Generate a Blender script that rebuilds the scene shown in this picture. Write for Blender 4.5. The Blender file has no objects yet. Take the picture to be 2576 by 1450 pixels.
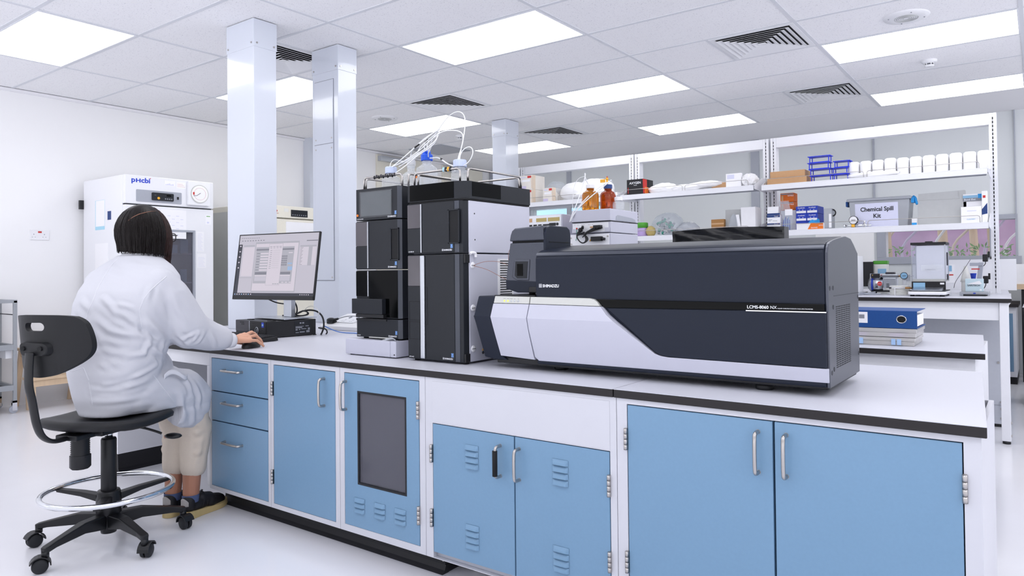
import bpy, bmesh, math, random
import numpy as np
from mathutils import Vector as V, Matrix as MX, Quaternion
random.seed(11)
COL = bpy.context.scene.collection
ORG = {}
PI = math.pi

# ------------------------------------------------------------------ materials
def lin(h):
    h = h.lstrip('#'); out = []
    for i in (0, 2, 4):
        c = int(h[i:i+2], 16) / 255
        out.append(c / 12.92 if c <= .04045 else ((c + .055) / 1.055) ** 2.4)
    return out + [1.0]

def mat(name, hexc, rough=.5, metal=0., var=.03, scale=60., bump=0., emit=0., trans=0., ior=1.45, coat=0., spec=.5, stretch=None, alpha=1., sheen=0.):
    m = bpy.data.materials.new(name); m.use_nodes = True
    nt = m.node_tree; b = nt.nodes['Principled BSDF']; lk = nt.links.new
    c = lin(hexc)
    tc = nt.nodes.new('ShaderNodeTexCoord'); mp = nt.nodes.new('ShaderNodeMapping')
    nz = nt.nodes.new('ShaderNodeTexNoise'); nz.inputs['Scale'].default_value = scale; nz.inputs['Detail'].default_value = 3
    lk(tc.outputs['Object'], mp.inputs['Vector']); lk(mp.outputs['Vector'], nz.inputs['Vector'])
    if stretch: mp.inputs['Scale'].default_value = stretch
    mx = nt.nodes.new('ShaderNodeMix'); mx.data_type = 'RGBA'
    mx.inputs[6].default_value = [max(0, v * (1 - var)) for v in c[:3]] + [1]
    mx.inputs[7].default_value = [min(1, v * (1 + var)) for v in c[:3]] + [1]
    lk(nz.outputs['Fac'], mx.inputs[0]); lk(mx.outputs[2], b.inputs['Base Color'])
    b.inputs['Roughness'].default_value = rough; b.inputs['Metallic'].default_value = metal
    b.inputs['IOR'].default_value = ior; b.inputs['Transmission Weight'].default_value = trans
    b.inputs['Coat Weight'].default_value = coat; b.inputs['Coat Roughness'].default_value = .05
    b.inputs['Specular IOR Level'].default_value = spec; b.inputs['Alpha'].default_value = alpha
    b.inputs['Sheen Weight'].default_value = sheen
    if emit:
        lk(mx.outputs[2], b.inputs['Emission Color']); b.inputs['Emission Strength'].default_value = emit
    if bump:
        bp = nt.nodes.new('ShaderNodeBump'); bp.inputs['Strength'].default_value = bump; bp.inputs['Distance'].default_value = .002
        lk(nz.outputs['Fac'], bp.inputs['Height']); lk(bp.outputs['Normal'], b.inputs['Normal'])
    return m

def pane_mat(name, hexc='FFFFFF', clear=.88, rough=.03, var=.0):
    # thin clear sheet: mostly see-through, with a glossy reflection
    m = bpy.data.materials.new(name); m.use_nodes = True
    nt = m.node_tree; nt.nodes.clear(); lk = nt.links.new
    out = nt.nodes.new('ShaderNodeOutputMaterial'); mx = nt.nodes.new('ShaderNodeMixShader')
    t = nt.nodes.new('ShaderNodeBsdfTransparent'); p = nt.nodes.new('ShaderNodeBsdfPrincipled')
    p.inputs['Base Color'].default_value = lin(hexc); p.inputs['Roughness'].default_value = rough
    t.inputs['Color'].default_value = [.5 + .5 * v for v in lin(hexc)[:3]] + [1]
    nz = nt.nodes.new('ShaderNodeTexNoise'); nz.inputs['Scale'].default_value = 30
    mr = nt.nodes.new('ShaderNodeMapRange'); mr.inputs[3].default_value = 1 - clear - var; mr.inputs[4].default_value = 1 - clear + var
    lk(nz.outputs['Fac'], mr.inputs[0]); lk(mr.outputs[0], mx.inputs[0])
    lk(t.outputs[0], mx.inputs[1]); lk(p.outputs[0], mx.inputs[2]); lk(mx.outputs[0], out.inputs[0])
    return m

def tile_mat():
    m = mat('ceiling tile', 'E9E9EE', .85, var=.0)
    nt = m.node_tree; lk = nt.links.new; b = nt.nodes['Principled BSDF']
    tc = nt.nodes.new('ShaderNodeTexCoord'); vo = nt.nodes.new('ShaderNodeTexNoise'); vo.inputs['Scale'].default_value = 160; vo.inputs['Detail'].default_value = 2
    lk(tc.outputs['Object'], vo.inputs['Vector'])
    cr = nt.nodes.new('ShaderNodeValToRGB'); cr.color_ramp.elements[0].position = .30; cr.color_ramp.elements[1].position = .37
    cr.color_ramp.elements[0].color = lin('C9C9D0'); cr.color_ramp.elements[1].color = lin('F4F4F7')
    lk(vo.outputs['Fac'], cr.inputs[0]); lk(cr.outputs[0], b.inputs['Base Color'])
    return m

M = {}
def defmat(k, *a, **kw): M[k] = mat(k.replace('_', ' '), *a, **kw)
defmat('wall', 'F3F3F5', .6, scale=3, var=.01)
defmat('back_wall', 'D6DADD', .5, scale=3, var=.02)
M['tile'] = tile_mat()
defmat('plaster', 'EEEEF2', .8, scale=4, var=.01)
defmat('tbar', 'DADCE2', .5)
defmat('floor', 'E8E8EE', .16, scale=5, var=.02, spec=.4)
defmat('lamp', 'FFFFFF', .5, emit=4.6, var=0)
defmat('lamp_frame', 'E6E8EE', .5)
defmat('vent_white', 'E9EAEE', .5)
defmat('vent_dark', '26282C', .7)
defmat('column', 'D0D5E0', .16, scale=4, var=.01, coat=.5)
defmat('frame', 'D0D1D9', .4, scale=20, var=.015)
defmat('blue', '769AB9', .36, scale=120, var=.03, bump=.02)
defmat('white_paint', 'E8E9EF', .4, var=.015)
defmat('panel_grey', 'C4C8D2', .5)
defmat('top', 'CFD0DA', .36, scale=180, var=.02)
defmat('edge', '221F21', .6, scale=90, var=.1)
defmat('plinth', '17171C', .5)
defmat('shadow_gap', '1C222C', .8)
defmat('steel', 'B9B5B2', .28, metal=1, scale=30, stretch=(1, 1, 40), var=.08)
defmat('chrome', 'E4E6EA', .07, metal=1)
defmat('alu', 'C3C7CE', .3, metal=1, scale=90, var=.06)
defmat('silver', 'C9CAC6', .38, metal=.35, scale=90)
defmat('ms_dark', '1C2230', .42, metal=.1, scale=400, var=.16, spec=.3)
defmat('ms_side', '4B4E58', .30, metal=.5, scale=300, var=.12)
defmat('ms_white', 'C3C4D2', .36, var=.01)
defmat('black_gloss', '040506', .08, spec=.12)
defmat('black', '16171B', .45, scale=200, var=.15)
defmat('black_soft', '101114', .75)
defmat('lc_dark', '1F2228', .42, scale=350, var=.14, spec=.35)
defmat('lc_edge', '41454F', .36, scale=300, var=.08)
defmat('lc_smoke', '4A464C', .2, scale=6, var=.3, coat=.5)
defmat('lc_screen', '3F4649', .12, coat=.4)
defmat('orange_led', 'FF6A20', .4, emit=1.0)
defmat('green_led', 'C8F050', .4, emit=1.2)
defmat('white_ink', 'EDEFF4', .5, var=0)
defmat('dark_ink', '33353C', .6, var=0)
defmat('grey_ink', '8A8D96', .6, var=0)
defmat('sky_ink', '8CB8D8', .5)
defmat('glass_clear', 'FFFFFF', .02, trans=1., ior=1.4, var=0)
M['sheet_clear'] = pane_mat('clear plastic sheet', 'F2F4F8', .62, .15, .03)
M['bag_clear'] = pane_mat('clear plastic bag', 'E8ECF2', .76, .10, .10)
M['pane'] = pane_mat('window pane', 'FFFFFF', .93)
M['draft_glass'] = pane_mat('draft shield glass', 'F4F6FC', .93, .06)
M['smoke_glass'] = pane_mat('smoked door glass', '8C8C98', .66, .05)
M['water'] = pane_mat('clear solvent bottle wall', 'F4F7FB', .72, .02, .05)
defmat('cap_blue', '1256D8', .4)
defmat('cap_pale', 'C3CEEA', .45)
defmat('tube_white', 'EEF0F4', .4)
defmat('amber', 'E08A12', .06, trans=.9, var=.2, scale=14)
defmat('amber_red', 'C04A10', .06, trans=.8, var=.2, scale=14)
defmat('navy_cap', '1E3E7C', .4)
defmat('white_plastic', 'EEEEF2', .45)
defmat('milk', 'E6E6E2', .5)
defmat('beige', 'E9E5D8', .45)
defmat('fridge', 'ECEDF2', .35, var=.01)
defmat('fridge_grey', 'A7ABB6', .45)
defmat('logo_blue', '2746C8', .5, var=0)
defmat('sky', 'A9D8EC', .5)
defmat('red', 'C8302C', .5)
defmat('yellow', 'F2B233', .5)
defmat('orange', 'EE7A1E', .5)
defmat('orange_box', 'D8691C', .6)
defmat('green', '4FA034', .5)
defmat('teal', '3FA08A', .5, var=.3, scale=30)
defmat('glove_blue', '2440B4', .55)
defmat('sky_glove', '2F9AE0', .6)
defmat('navy', '233F78', .6)
defmat('rack_blue', '1232D6', .45)
defmat('card', 'C39A72', .75, scale=40, var=.06)
defmat('card_dark', 'A87B4A', .75, scale=40, var=.06)
defmat('card_grey', 'BEC0C1', .75, scale=30, var=.05)
defmat('paper', 'F4F4F8', .7, var=.01)
defmat('paper_lilac', 'D6D8EE', .6)
defmat('bag_white', 'F2F2F5', .5, scale=16, var=.04, bump=.4)
defmat('bin_bag', '0C0E12', .22, scale=12, bump=.3)
defmat('binder', '14498C', .55, scale=200, var=.12)
defmat('wood', 'D9BFA0', .6, scale=6, stretch=(8, 8, 1), var=.12)
defmat('trolley', '9FA3A9', .45)
defmat('chair_black', '141519', .55, scale=500, var=.25, bump=.05)
defmat('chair_frame', '111216', .4)
defmat('rubber', '1B1D22', .6)
defmat('skin', 'D6A186', .5, scale=30, var=.05)
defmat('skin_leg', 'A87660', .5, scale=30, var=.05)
defmat('coat', 'CBCCD4', .75, scale=350, var=.02, bump=.06)
defmat('cuff', 'DADBE2', .8, scale=300, var=.02)
defmat('trousers', 'CDC1B4', .8, scale=250, var=.05, bump=.08)
defmat('hair', '0E0808', .45, spec=.22, scale=40, var=.5, stretch=(1, 1, .06))
defmat('shoe', '14141A', .6)
defmat('sole', 'BFAB7A', .6, scale=60, var=.08, stretch=(1, 1, .2))
defmat('heel_tab', 'A8A4A2', .7)
defmat('sock', '4A587E', .8)
defmat('pc_dark', '3A383F', .5)
defmat('pc_black', '0C0D10', .5)
defmat('screen_bg', 'CFCBD6', .35, emit=.16, var=0)
defmat('screen_pane', 'E2D9E3', .35, emit=.16, var=0)
defmat('screen_grey', 'B9B8C2', .35, emit=.16, var=0)
defmat('screen_dark', '3A3C4A', .35, emit=.12, var=0)
defmat('screen_mid', '8C8C98', .35, emit=.14, var=0)
defmat('catch_glow_blue', '9DBBE0', .35, emit=.16, var=0)  # emission gives the plastic box catches a painted glow
defmat('cable_blue', '5C86D0', .5)
defmat('copper', '9A6A5A', .4, metal=.4)
defmat('lilac', 'B8A2D6', .5)
defmat('ice', 'C4D9E2', .5)
defmat('garden', 'C8A2C6', .7, scale=3, var=.35)
defmat('leaf_dark', '5F9444', .6, var=.3, scale=8)
defmat('hair_brown', '2B1714', .42, spec=.3, scale=40, var=.4)
defmat('tan_soft', 'E3D2BF', .6)
defmat('lilac_soft', 'CFC6E2', .6)
def screen_mat(k, hexc):
    m = mat('lit display ' + k, '0C0C10', .25, var=0); b = m.node_tree.nodes['Principled BSDF']; b.inputs['Emission Color'].default_value = lin(hexc); b.inputs['Emission Strength'].default_value = 1.0; M[k] = m
for k_, h_ in (('screen_bg', 'BDB9C6'), ('screen_pane', 'CFC7D3'), ('screen_grey', 'AAA9B4'), ('screen_dark', '2E303C'), ('screen_mid', '7C7C88'), ('lit_blue', '93B0D6')): screen_mat(k_, h_)
M['box_clear'] = pane_mat('clear storage plastic', 'EDEBEA', .45, .15)
M['tub_clear'] = pane_mat('frosted tub plastic', 'C4C8D0', .35, .2)
defmat('splash', 'E9E4DE', .6, scale=9, var=.14)
defmat('lemon_label', 'B9A66A', .5)
defmat('tan_label', 'C9A27A', .5)

# ------------------------------------------------------------------ mesh builder
_fonts = {}
class B:
    def __init__(self, T=None):
        self.bm = bmesh.new(); self.T = T; self.mi = 0; self.sm = False
    def v(self, p):
        p = V(p)
        return self.bm.verts.new(self.T @ p if self.T else p)
    def f(self, vs, flip=False):
        try:
            fc = self.bm.faces.new(vs[::-1] if flip else vs)
        except ValueError:
            return None
        fc.material_index = self.mi; fc.smooth = self.sm
        return fc
    def hexa(self, p):
        v = [self.v(q) for q in p]
        for a in ((3, 2, 1, 0), (4, 5, 6, 7), (0, 1, 5, 4), (1, 2, 6, 5), (2, 3, 7, 6), (3, 0, 4, 7)):
            self.f([v[i] for i in a])
        return self
    def box(self, x0, x1, y0, y1, z0, z1, mi=None):
        if mi is not None: self.mi = mi
        return self.hexa([(x0, y0, z0), (x1, y0, z0), (x1, y1, z0), (x0, y1, z0), (x0, y0, z1), (x1, y0, z1), (x1, y1, z1), (x0, y1, z1)])
    def prism(self, pts, ax, a, b, mi=None):
        if mi is not None: self.mi = mi
        mk = {'x': lambda p, t: (t, p[0], p[1]), 'y': lambda p, t: (p[0], t, p[1]), 'z': lambda p, t: (p[0], p[1], t)}[ax]
        A = [self.v(mk(p, a)) for p in pts]; Bv = [self.v(mk(p, b)) for p in pts]
        self.f(A, True); self.f(Bv); n = len(pts)
        for i in range(n):
            j = (i + 1) % n; self.f([A[i], A[j], Bv[j], Bv[i]])
        return self
    def ringpts(self, c, u, w, r, n):
        return [c + u * (r * math.cos(2 * PI * k / n)) + w * (r * math.sin(2 * PI * k / n)) for k in range(n)]
    def cyl(self, p0, p1, r0, r1=None, n=16, mi=None, caps=True):
        if mi is not None: self.mi = mi
        if r1 is None: r1 = r0
        p0, p1 = V(p0), V(p1); d = (p1 - p0).normalized()
        u = d.orthogonal().normalized(); w = d.cross(u)
        A = [self.v(q) for q in self.ringpts(p0, u, w, r0, n)]; Bv = [self.v(q) for q in self.ringpts(p1, u, w, r1, n)]
        sm = self.sm; self.sm = True
        for i in range(n):
            j = (i + 1) % n; self.f([A[i], A[j], Bv[j], Bv[i]])
        self.sm = sm
        if caps: self.f(A, True); self.f(Bv)
        return self
    def tube(self, pts, r, n=8, closed=False, mi=None, smooth=0):
        if mi is not None: self.mi = mi
        P = [V(p) for p in pts]
        for _ in range(smooth):
            Q = [P[0]] if not closed else []
            for i in range(len(P) - (0 if closed else 1)):
                a, b = P[i], P[(i + 1) % len(P)]
                Q += [a * .75 + b * .25, a * .25 + b * .75]
            if not closed: Q.append(P[-1])
            P = Q
        m = len(P); rings = []; u = None
        for i in range(m):
            if closed: t = P[(i + 1) % m] - P[i - 1]
            else: t = P[min(i + 1, m - 1)] - P[max(i - 1, 0)]
            t = t.normalized() if t.length > 1e-9 else V((0, 0, 1))
            u = t.orthogonal().normalized() if u is None else (u - t * u.dot(t)).normalized()
            w = t.cross(u)
            rr = r[i] if isinstance(r, (list, tuple)) and len(r) == m else (r if not isinstance(r, (list, tuple)) else r[0])
            rings.append([self.v(q) for q in self.ringpts(P[i], u, w, rr, n)])
        sm = self.sm; self.sm = True
        for i in range(m if closed else m - 1):
            A, Bv = rings[i], rings[(i + 1) % m]
            for k in range(n):
                l = (k + 1) % n; self.f([A[k], A[l], Bv[l], Bv[k]])
        self.sm = sm
        if not closed: self.f(rings[0], True); self.f(rings[-1])
        return self
    def lathe(self, prof, c, n=24, mi=None, axis=(0, 0, 1)):
        if mi is not None: self.mi = mi
        c = V(c); d = V(axis).normalized(); u = d.orthogonal().normalized(); w = d.cross(u); rings = []
        for r, z in prof:
            rings.append([self.v(c + d * z)] if r < 1e-6 else [self.v(q) for q in self.ringpts(c + d * z, u, w, r, n)])
        sm = self.sm; self.sm = True
        for A, Bv in zip(rings, rings[1:]):
            for k in range(n):
                l = (k + 1) % n
                if len(A) == 1 and len(Bv) == 1: continue
                if len(A) == 1: self.f([A[0], Bv[l], Bv[k]])
                elif len(Bv) == 1: self.f([A[k], A[l], Bv[0]])
                else: self.f([A[k], A[l], Bv[l], Bv[k]])
        self.sm = sm
        return self
    def sph(self, c, r, n=16, mi=None, squash=(1, 1, 1)):
        if mi is not None: self.mi = mi
        rr = r; rings = []; c = V(c)
        for i in range(n // 2 + 1):
            a = PI * i / (n // 2); z = -math.cos(a) * rr; q = math.sin(a) * rr
            if q < 1e-6: rings.append([self.v(c + V((0, 0, z * squash[2])))])
            else: rings.append([self.v(c + V((q * math.cos(2 * PI * k / n) * squash[0], q * math.sin(2 * PI * k / n) * squash[1], z * squash[2]))) for k in range(n)])
        sm = self.sm; self.sm = True
        for A, Bv in zip(rings, rings[1:]):
            for k in range(n):
                l = (k + 1) % n
                if len(A) == 1: self.f([A[0], Bv[l], Bv[k]])
                elif len(Bv) == 1: self.f([A[k], A[l], Bv[0]])
                else: self.f([A[k], A[l], Bv[l], Bv[k]])
        self.sm = sm
        return self
    def grid(self, fn, nu, nv, mi=None, wrap=False):
        if mi is not None: self.mi = mi
        G = [[self.v(fn(i / nu, j / nv)) for j in range(nv + 1)] for i in range(nu if wrap else nu + 1)]
        sm = self.sm; self.sm = True
        for i in range(nu):
            for j in range(nv):
                i2 = (i + 1) % len(G); self.f([G[i][j], G[i2][j], G[i2][j + 1], G[i][j + 1]])
        self.sm = sm
        return self
    def text(self, s, size, T, mi=None, align='LEFT', weight=0.0, squeeze=1.0):
        if mi is not None: self.mi = mi
        key = (s, align, weight)
        if key not in _fonts:
            cu = bpy.data.curves.new('t', 'FONT'); cu.body = s; cu.size = 1; cu.align_x = align; cu.offset = weight; cu.resolution_u = 3
            ob = bpy.data.objects.new('t', cu); COL.objects.link(ob)
            me = bpy.data.meshes.new_from_object(ob.evaluated_get(bpy.context.evaluated_depsgraph_get()))
            _fonts[key] = ([tuple(v.co) for v in me.vertices], [tuple(p.vertices) for p in me.polygons])
            bpy.data.objects.remove(ob); bpy.data.curves.remove(cu); bpy.data.meshes.remove(me)
        vs, fs = _fonts[key]
        W = [self.v(T @ V((x * size * squeeze, y * size, 0))) for x, y, _ in vs]
        for q in fs: self.f([W[i] for i in q])
        return self
    def rect(self, T, x0, x1, y0, y1, z=0, mi=None):
        if mi is not None: self.mi = mi
        self.f([self.v(T @ V(p)) for p in ((x0, y0, z), (x1, y0, z), (x1, y1, z), (x0, y1, z))])
        return self
    def build(self, name, mats, parent=None, loc=None, label=None, cat=None, group=None, kind=None, bevel=0., seg=2, sub=0, smooth=None, solid=0.):
        me = bpy.data.meshes.new(name); o = bpy.data.objects.new(name, me); COL.objects.link(o)
        if not isinstance(mats, (list, tuple)): mats = [mats]
        for m in mats: me.materials.append(M[m] if isinstance(m, str) else m)
        org = V(loc) if loc is not None else (ORG[parent.name] if parent else V((0, 0, 0)))
        bmesh.ops.translate(self.bm, verts=self.bm.verts, vec=-org)
        bmesh.ops.recalc_face_normals(self.bm, faces=self.bm.faces)
        self.bm.to_mesh(me); self.bm.free()
        if parent is None: o.location = org
        else: o.parent = parent
        ORG[o.name] = org
        if bevel:
            md = o.modifiers.new('Bevel', 'BEVEL'); md.width = bevel; md.segments = seg; md.limit_method = 'ANGLE'; md.angle_limit = .6; md.harden_normals = False
        if solid:
            md = o.modifiers.new('Solid', 'SOLIDIFY'); md.thickness = solid; md.offset = 0
        if sub:
            md = o.modifiers.new('Sub', 'SUBSURF'); md.levels = sub; md.render_levels = sub
        if smooth:
            for p in me.polygons: p.use_smooth = True
            me.set_sharp_from_angle(angle=math.radians(smooth))
        tag(o, label, cat, group, kind)
        return o

def tag(o, label=None, cat=None, group=None, kind=None):
    if label: o['label'] = label
    if cat: o['category'] = cat
    if group: o['group'] = group
    if kind: o['kind'] = kind
    return o

def thing(name, label, cat, loc, group=None, kind=None):
    o = bpy.data.objects.new(name, None); COL.objects.link(o); o.location = loc; o.empty_display_size = .05
    ORG[o.name] = V(loc)
    return tag(o, label, cat, group, kind)

def dup(root, delta, label=None, name=None):
    def cp(o, par):
        c = o.copy(); COL.objects.link(c); ORG[c.name] = ORG[o.name] + V(delta)
        if par: c.parent = par
        for ch in list(o.children): cp(ch, c)
        return c
    r = cp(root, None); r.location = V(root.location) + V(delta)
    if label: r['label'] = label
    return r

def FR(o, x, y):
    x = V(x).normalized(); y = V(y); y = (y - x * y.dot(x)).normalized(); z = x.cross(y)
    m = MX((x, y, z)).transposed().to_4x4(); m.translation = V(o)
    return m
FRONT = lambda x, y, z: FR((x, y, z), (1, 0, 0), (0, 0, 1))      # plane facing -Y
SIDE = lambda x, y, z: FR((x, y, z), (0, 1, 0), (0, 0, 1))       # plane facing +X

def rrect(x0, x1, y0, y1, r, n=5):
    out = []
    for cx, cy, a in ((x1 - r, y0 + r, -90), (x1 - r, y1 - r, 0), (x0 + r, y1 - r, 90), (x0 + r, y0 + r, 180)):
        for k in range(n + 1):
            t = math.radians(a + 90 * k / n); out.append((cx + r * math.cos(t), cy + r * math.sin(t)))
    return out
# ------------------------------------------------------------------ room shell
H = 2.703
B().box(-7.25, 5, -3, 9.0, -.06, 0).build('floor', 'floor', kind='structure')
b = B(); b.box(-7.25, 5, -3, 7.69, H, H + .05, 0); b.box(-7.25, 5, 7.69, 9.0, H - .004, H + .05, 1)
b.build('ceiling', ['tile', 'plaster'], kind='structure')
b = B()
for i in range(-1, 9):
    x = -6.07 + 1.2 * i
    if -7.1 < x < 5: b.box(x - .012, x + .012, -3, 7.70, H - .004, H + .002)
for j in range(-18, 19):
    y = .49 + .6 * j - 3.0
    if -3 < y < 7.8: b.box(-7.1, 5, y - .012, y + .012, H - .0035, H + .002)
for x, y0 in ((-1.87, 4.69), (-1.87, 6.49), (-4.27, 4.69), (-4.27, 6.49), (-4.27, 2.89)):
    b.box(x - .010, x + .010, y0, y0 + .6, H - .0038, H + .002)
b.build('trim_1', 'tbar', kind='structure')
b = B(); b.box(-7.25, -7.1, -3, 9.0, 0, H); b.build('wall_left', 'wall', kind='structure')
B().box(-7.1, -7.075, -3, 9, H - .03, H - .005).build('trim_2', 'plaster', kind='structure')

# back wall with window openings
WY = 8.72
b = B()
wins = [(-1.40, -.41, 1.215, 1.50), (-.372, -.20, 1.205, 1.585), (-6.30, -5.0, 1.78, 2.03)]
b.box(-7.1, -6.30, WY, WY + .15, 0, H, 0); b.box(-6.30, -5.0, WY, WY + .15, 0, 1.78, 0); b.box(-6.30, -5.0, WY, WY + .15, 2.03, H, 0)
b.box(-5.0, -1.40, WY, WY + .15, 0, H, 0); b.box(-1.40, -.41, WY, WY + .15, 0, 1.215, 0); b.box(-1.40, -.41, WY, WY + .15, 1.50, H, 0)
b.box(-.41, -.372, WY, WY + .15, 0, H, 0); b.box(-.372, -.20, WY, WY + .15, 0, 1.205, 0); b.box(-.372, -.20, WY, WY + .15, 1.585, H, 0); b.box(-.20, 5, WY, WY + .15, 0, H, 0)
b.build('wall_back', 'back_wall', kind='structure')
for k, (x0, x1, z0, z1) in enumerate(wins):
    b = B(); f = .09 if k == 0 else .05
    b.box(x0 - f, x1 + (.02 if k == 0 else f), WY - .02, WY, z0 - .08, z0, 0); b.box(x0 - f, x1 + .02, WY - .02, WY, z1, z1 + .05, 0)
    b.box(x0 - f, x0, WY - .02, WY, z0, z1, 0); b.box(x1, x1 + .02, WY - .02, WY, z0, z1, 0)
    w = b.build('window_%d' % (k + 1), 'fridge_grey', kind='structure', bevel=.003)
    B().box(x0, x1, WY + .05, WY + .056, z0, z1).build('pane', 'pane', parent=w)
b = B()
for x, w_, z0 in ((-5.60, .07, 1.85), (-2.855, .10, 1.30), (-1.508, .016, 1.58), (-7.06, .04, 2.0), (-.19, .01, 1.6), (-4.45, .05, 1.85)):
    b.box(x - w_ / 2, x + w_ / 2, WY - .025, WY, z0, H)
b.build('trim_3', 'fridge_grey', kind='structure')
b = B(); b.box(-2.15, -1.52, WY - .012, WY, .95, 1.55, 0); b.box(-3.5, -1.5, WY - .03, WY, .90, .96, 0)
b.build('trim_4', 'wall', kind='structure')
# door and pilaster at the far end of the left wall
b = B(); b.box(-7.1, -6.98, 5.22, 5.34, 0, H); b.build('trim_5', 'column', kind='structure')
d = B(); d.box(-7.1, -7.07, 6.34, 7.20, 0, 2.66, 0); d = d.build('door_1', 'beige', kind='structure', bevel=.004)
b = B(); b.box(-7.07, -7.0, 6.35, 6.78, 2.57, 2.64); b.build('door_closer', 'alu', parent=d, bevel=.006)
d = B(); d.box(-7.1, -7.07, 7.6, 8.5, 0, 2.66, 0); d = d.build('door_2', 'beige', kind='structure', bevel=.004)
b = B(); b.box(-7.07, -7.0, 7.65, 8.1, 2.57, 2.64); b.build('door_closer', 'alu', parent=d, bevel=.006)

# ------------------------------------------------------------------ ceiling lights
def light_panel(x0, y0, label):
    t = thing('ceiling_light', label, 'ceiling light', (x0 + .6, y0 + .3, H), 'recessed ceiling light panels')
    b = B(); b.prism(rrect(x0 + .022, x0 + 1.178, y0 + .022, y0 + .578, .012), 'z', H - .004, H - .001)
    b.build('diffuser', 'lamp', parent=t)
    b = B(); e = .012
    b.box(x0 + e, x0 + 1.2 - e, y0 + e, y0 + .022, H - .006, H); b.box(x0 + e, x0 + 1.2 - e, y0 + .578, y0 + .6 - e, H - .006, H)
    b.box(x0 + e, x0 + .022, y0 + .022, y0 + .578, H - .006, H); b.box(x0 + 1.178, x0 + 1.2 - e, y0 + .022, y0 + .578, H - .006, H)
    b.build('frame', 'lamp_frame', parent=t)
    return t
L0 = light_panel(-3.67, 3.49, 'large bright ceiling light panel above the black instrument tower')
for x, y, lab in ((-3.67, 5.29, 'bright ceiling light panel right of the far service column, second in its row'),
                  (-3.67, 7.09, 'small-looking ceiling light panel nearest the back wall in the middle row'),
                  (-1.27, 5.29, 'bright ceiling light panel at the right picture edge below the round loudspeaker'),
                  (-1.27, 7.09, 'bright ceiling light panel over the right end of the shelving'),
                  (-6.07, 1.69, 'bright ceiling light panel in the top left corner'),
                  (-6.07, 3.49, 'ceiling light panel seen between the two tall white columns'),
                  (-6.07, 5.29, 'ceiling light panel behind the white tubing loops'),
                  (-6.07, 7.09, 'ceiling light panel partly behind the far service column')):
    dup(L0, (x + 3.67, y - 3.49, 0), lab)
# the same rows carry on over the camera
for x, y in ((-3.67, 1.69), (-1.27, 3.49), (-1.27, 1.69), (1.13, 5.29), (1.13, 3.49), (1.13, 1.69), (-6.07, -.11), (-3.67, -.11), (-1.27, -.11), (1.13, -.11)):
    dup(L0, (x + 3.67, y - 3.49, 0), 'ceiling light panel of the rows that continue outside the photo')

# ------------------------------------------------------------------ air vents
def vent(x0, y0, label):
    t = thing('air_diffuser', label, 'air vent', (x0 + .3, y0 + .3, H), 'square louvred air vents in the ceiling')
    cx, cy = x0 + .3, y0 + .3
    B().box(x0 + .04, x0 + .56, y0 + .04, y0 + .56, H - .002, H + .001).build('dark_throat', 'vent_dark', parent=t)
    b = B(); o, i = .288, .262
    def frus(b, ro, zo, ri, zi):
        vo = [b.v((cx + sx * ro, cy + sy * ro, zo)) for sx, sy in ((-1, -1), (1, -1), (1, 1), (-1, 1))]
        vi = [b.v((cx + sx * ri, cy + sy * ri, zi)) for sx, sy in ((-1, -1), (1, -1), (1, 1), (-1, 1))]
        for k in range(4): b.f([vo[k], vo[(k + 1) % 4], vi[(k + 1) % 4], vi[k]])
    frus(b, .288, H - .006, .258, H - .006); frus(b, .258, H - .006, .252, H - .001); frus(b, .288, H - .006, .288, H)
    b.build('frame', 'vent_white', parent=t)
    for k in range(6):
        r = .248 - .038 * k
        b = B(); frus(b, r, H - .013, r - .030, H - .003); frus(b, r, H - .015, r - .030, H - .005); frus(b, r, H - .015, r, H - .013)
        b.build('louvre', 'vent_white', parent=t)
    B().box(cx - .026, cx + .026, cy - .026, cy + .026, H - .015, H - .012).build('centre_plate', 'vent_white', parent=t)
    return t
V0 = vent(-1.87, 4.69, 'largest square air vent, left of the bright panel at the right edge')
for x, y, lab in ((-1.87, 6.49, 'square air vent above the right shelving bay'), (-4.87, 4.69, 'square air vent above the tubing, left of centre'),
                  (-4.87, 6.49, 'small-looking square air vent right of the far service column'), (-4.87, 2.89, 'square air vent half hidden between the two tall columns')):
    dup(V0, (x + 1.87, y - 4.69, 0), lab)
b = B(); b.box(-6.655, -6.085, 6.505, 7.075, H - .012, H); b.build('return_air_vent', 'fridge_grey', loc=(-6.37, 6.79, H), label='plain grey return air grille beyond the tubing loops', cat='air vent', bevel=.004)

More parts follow.
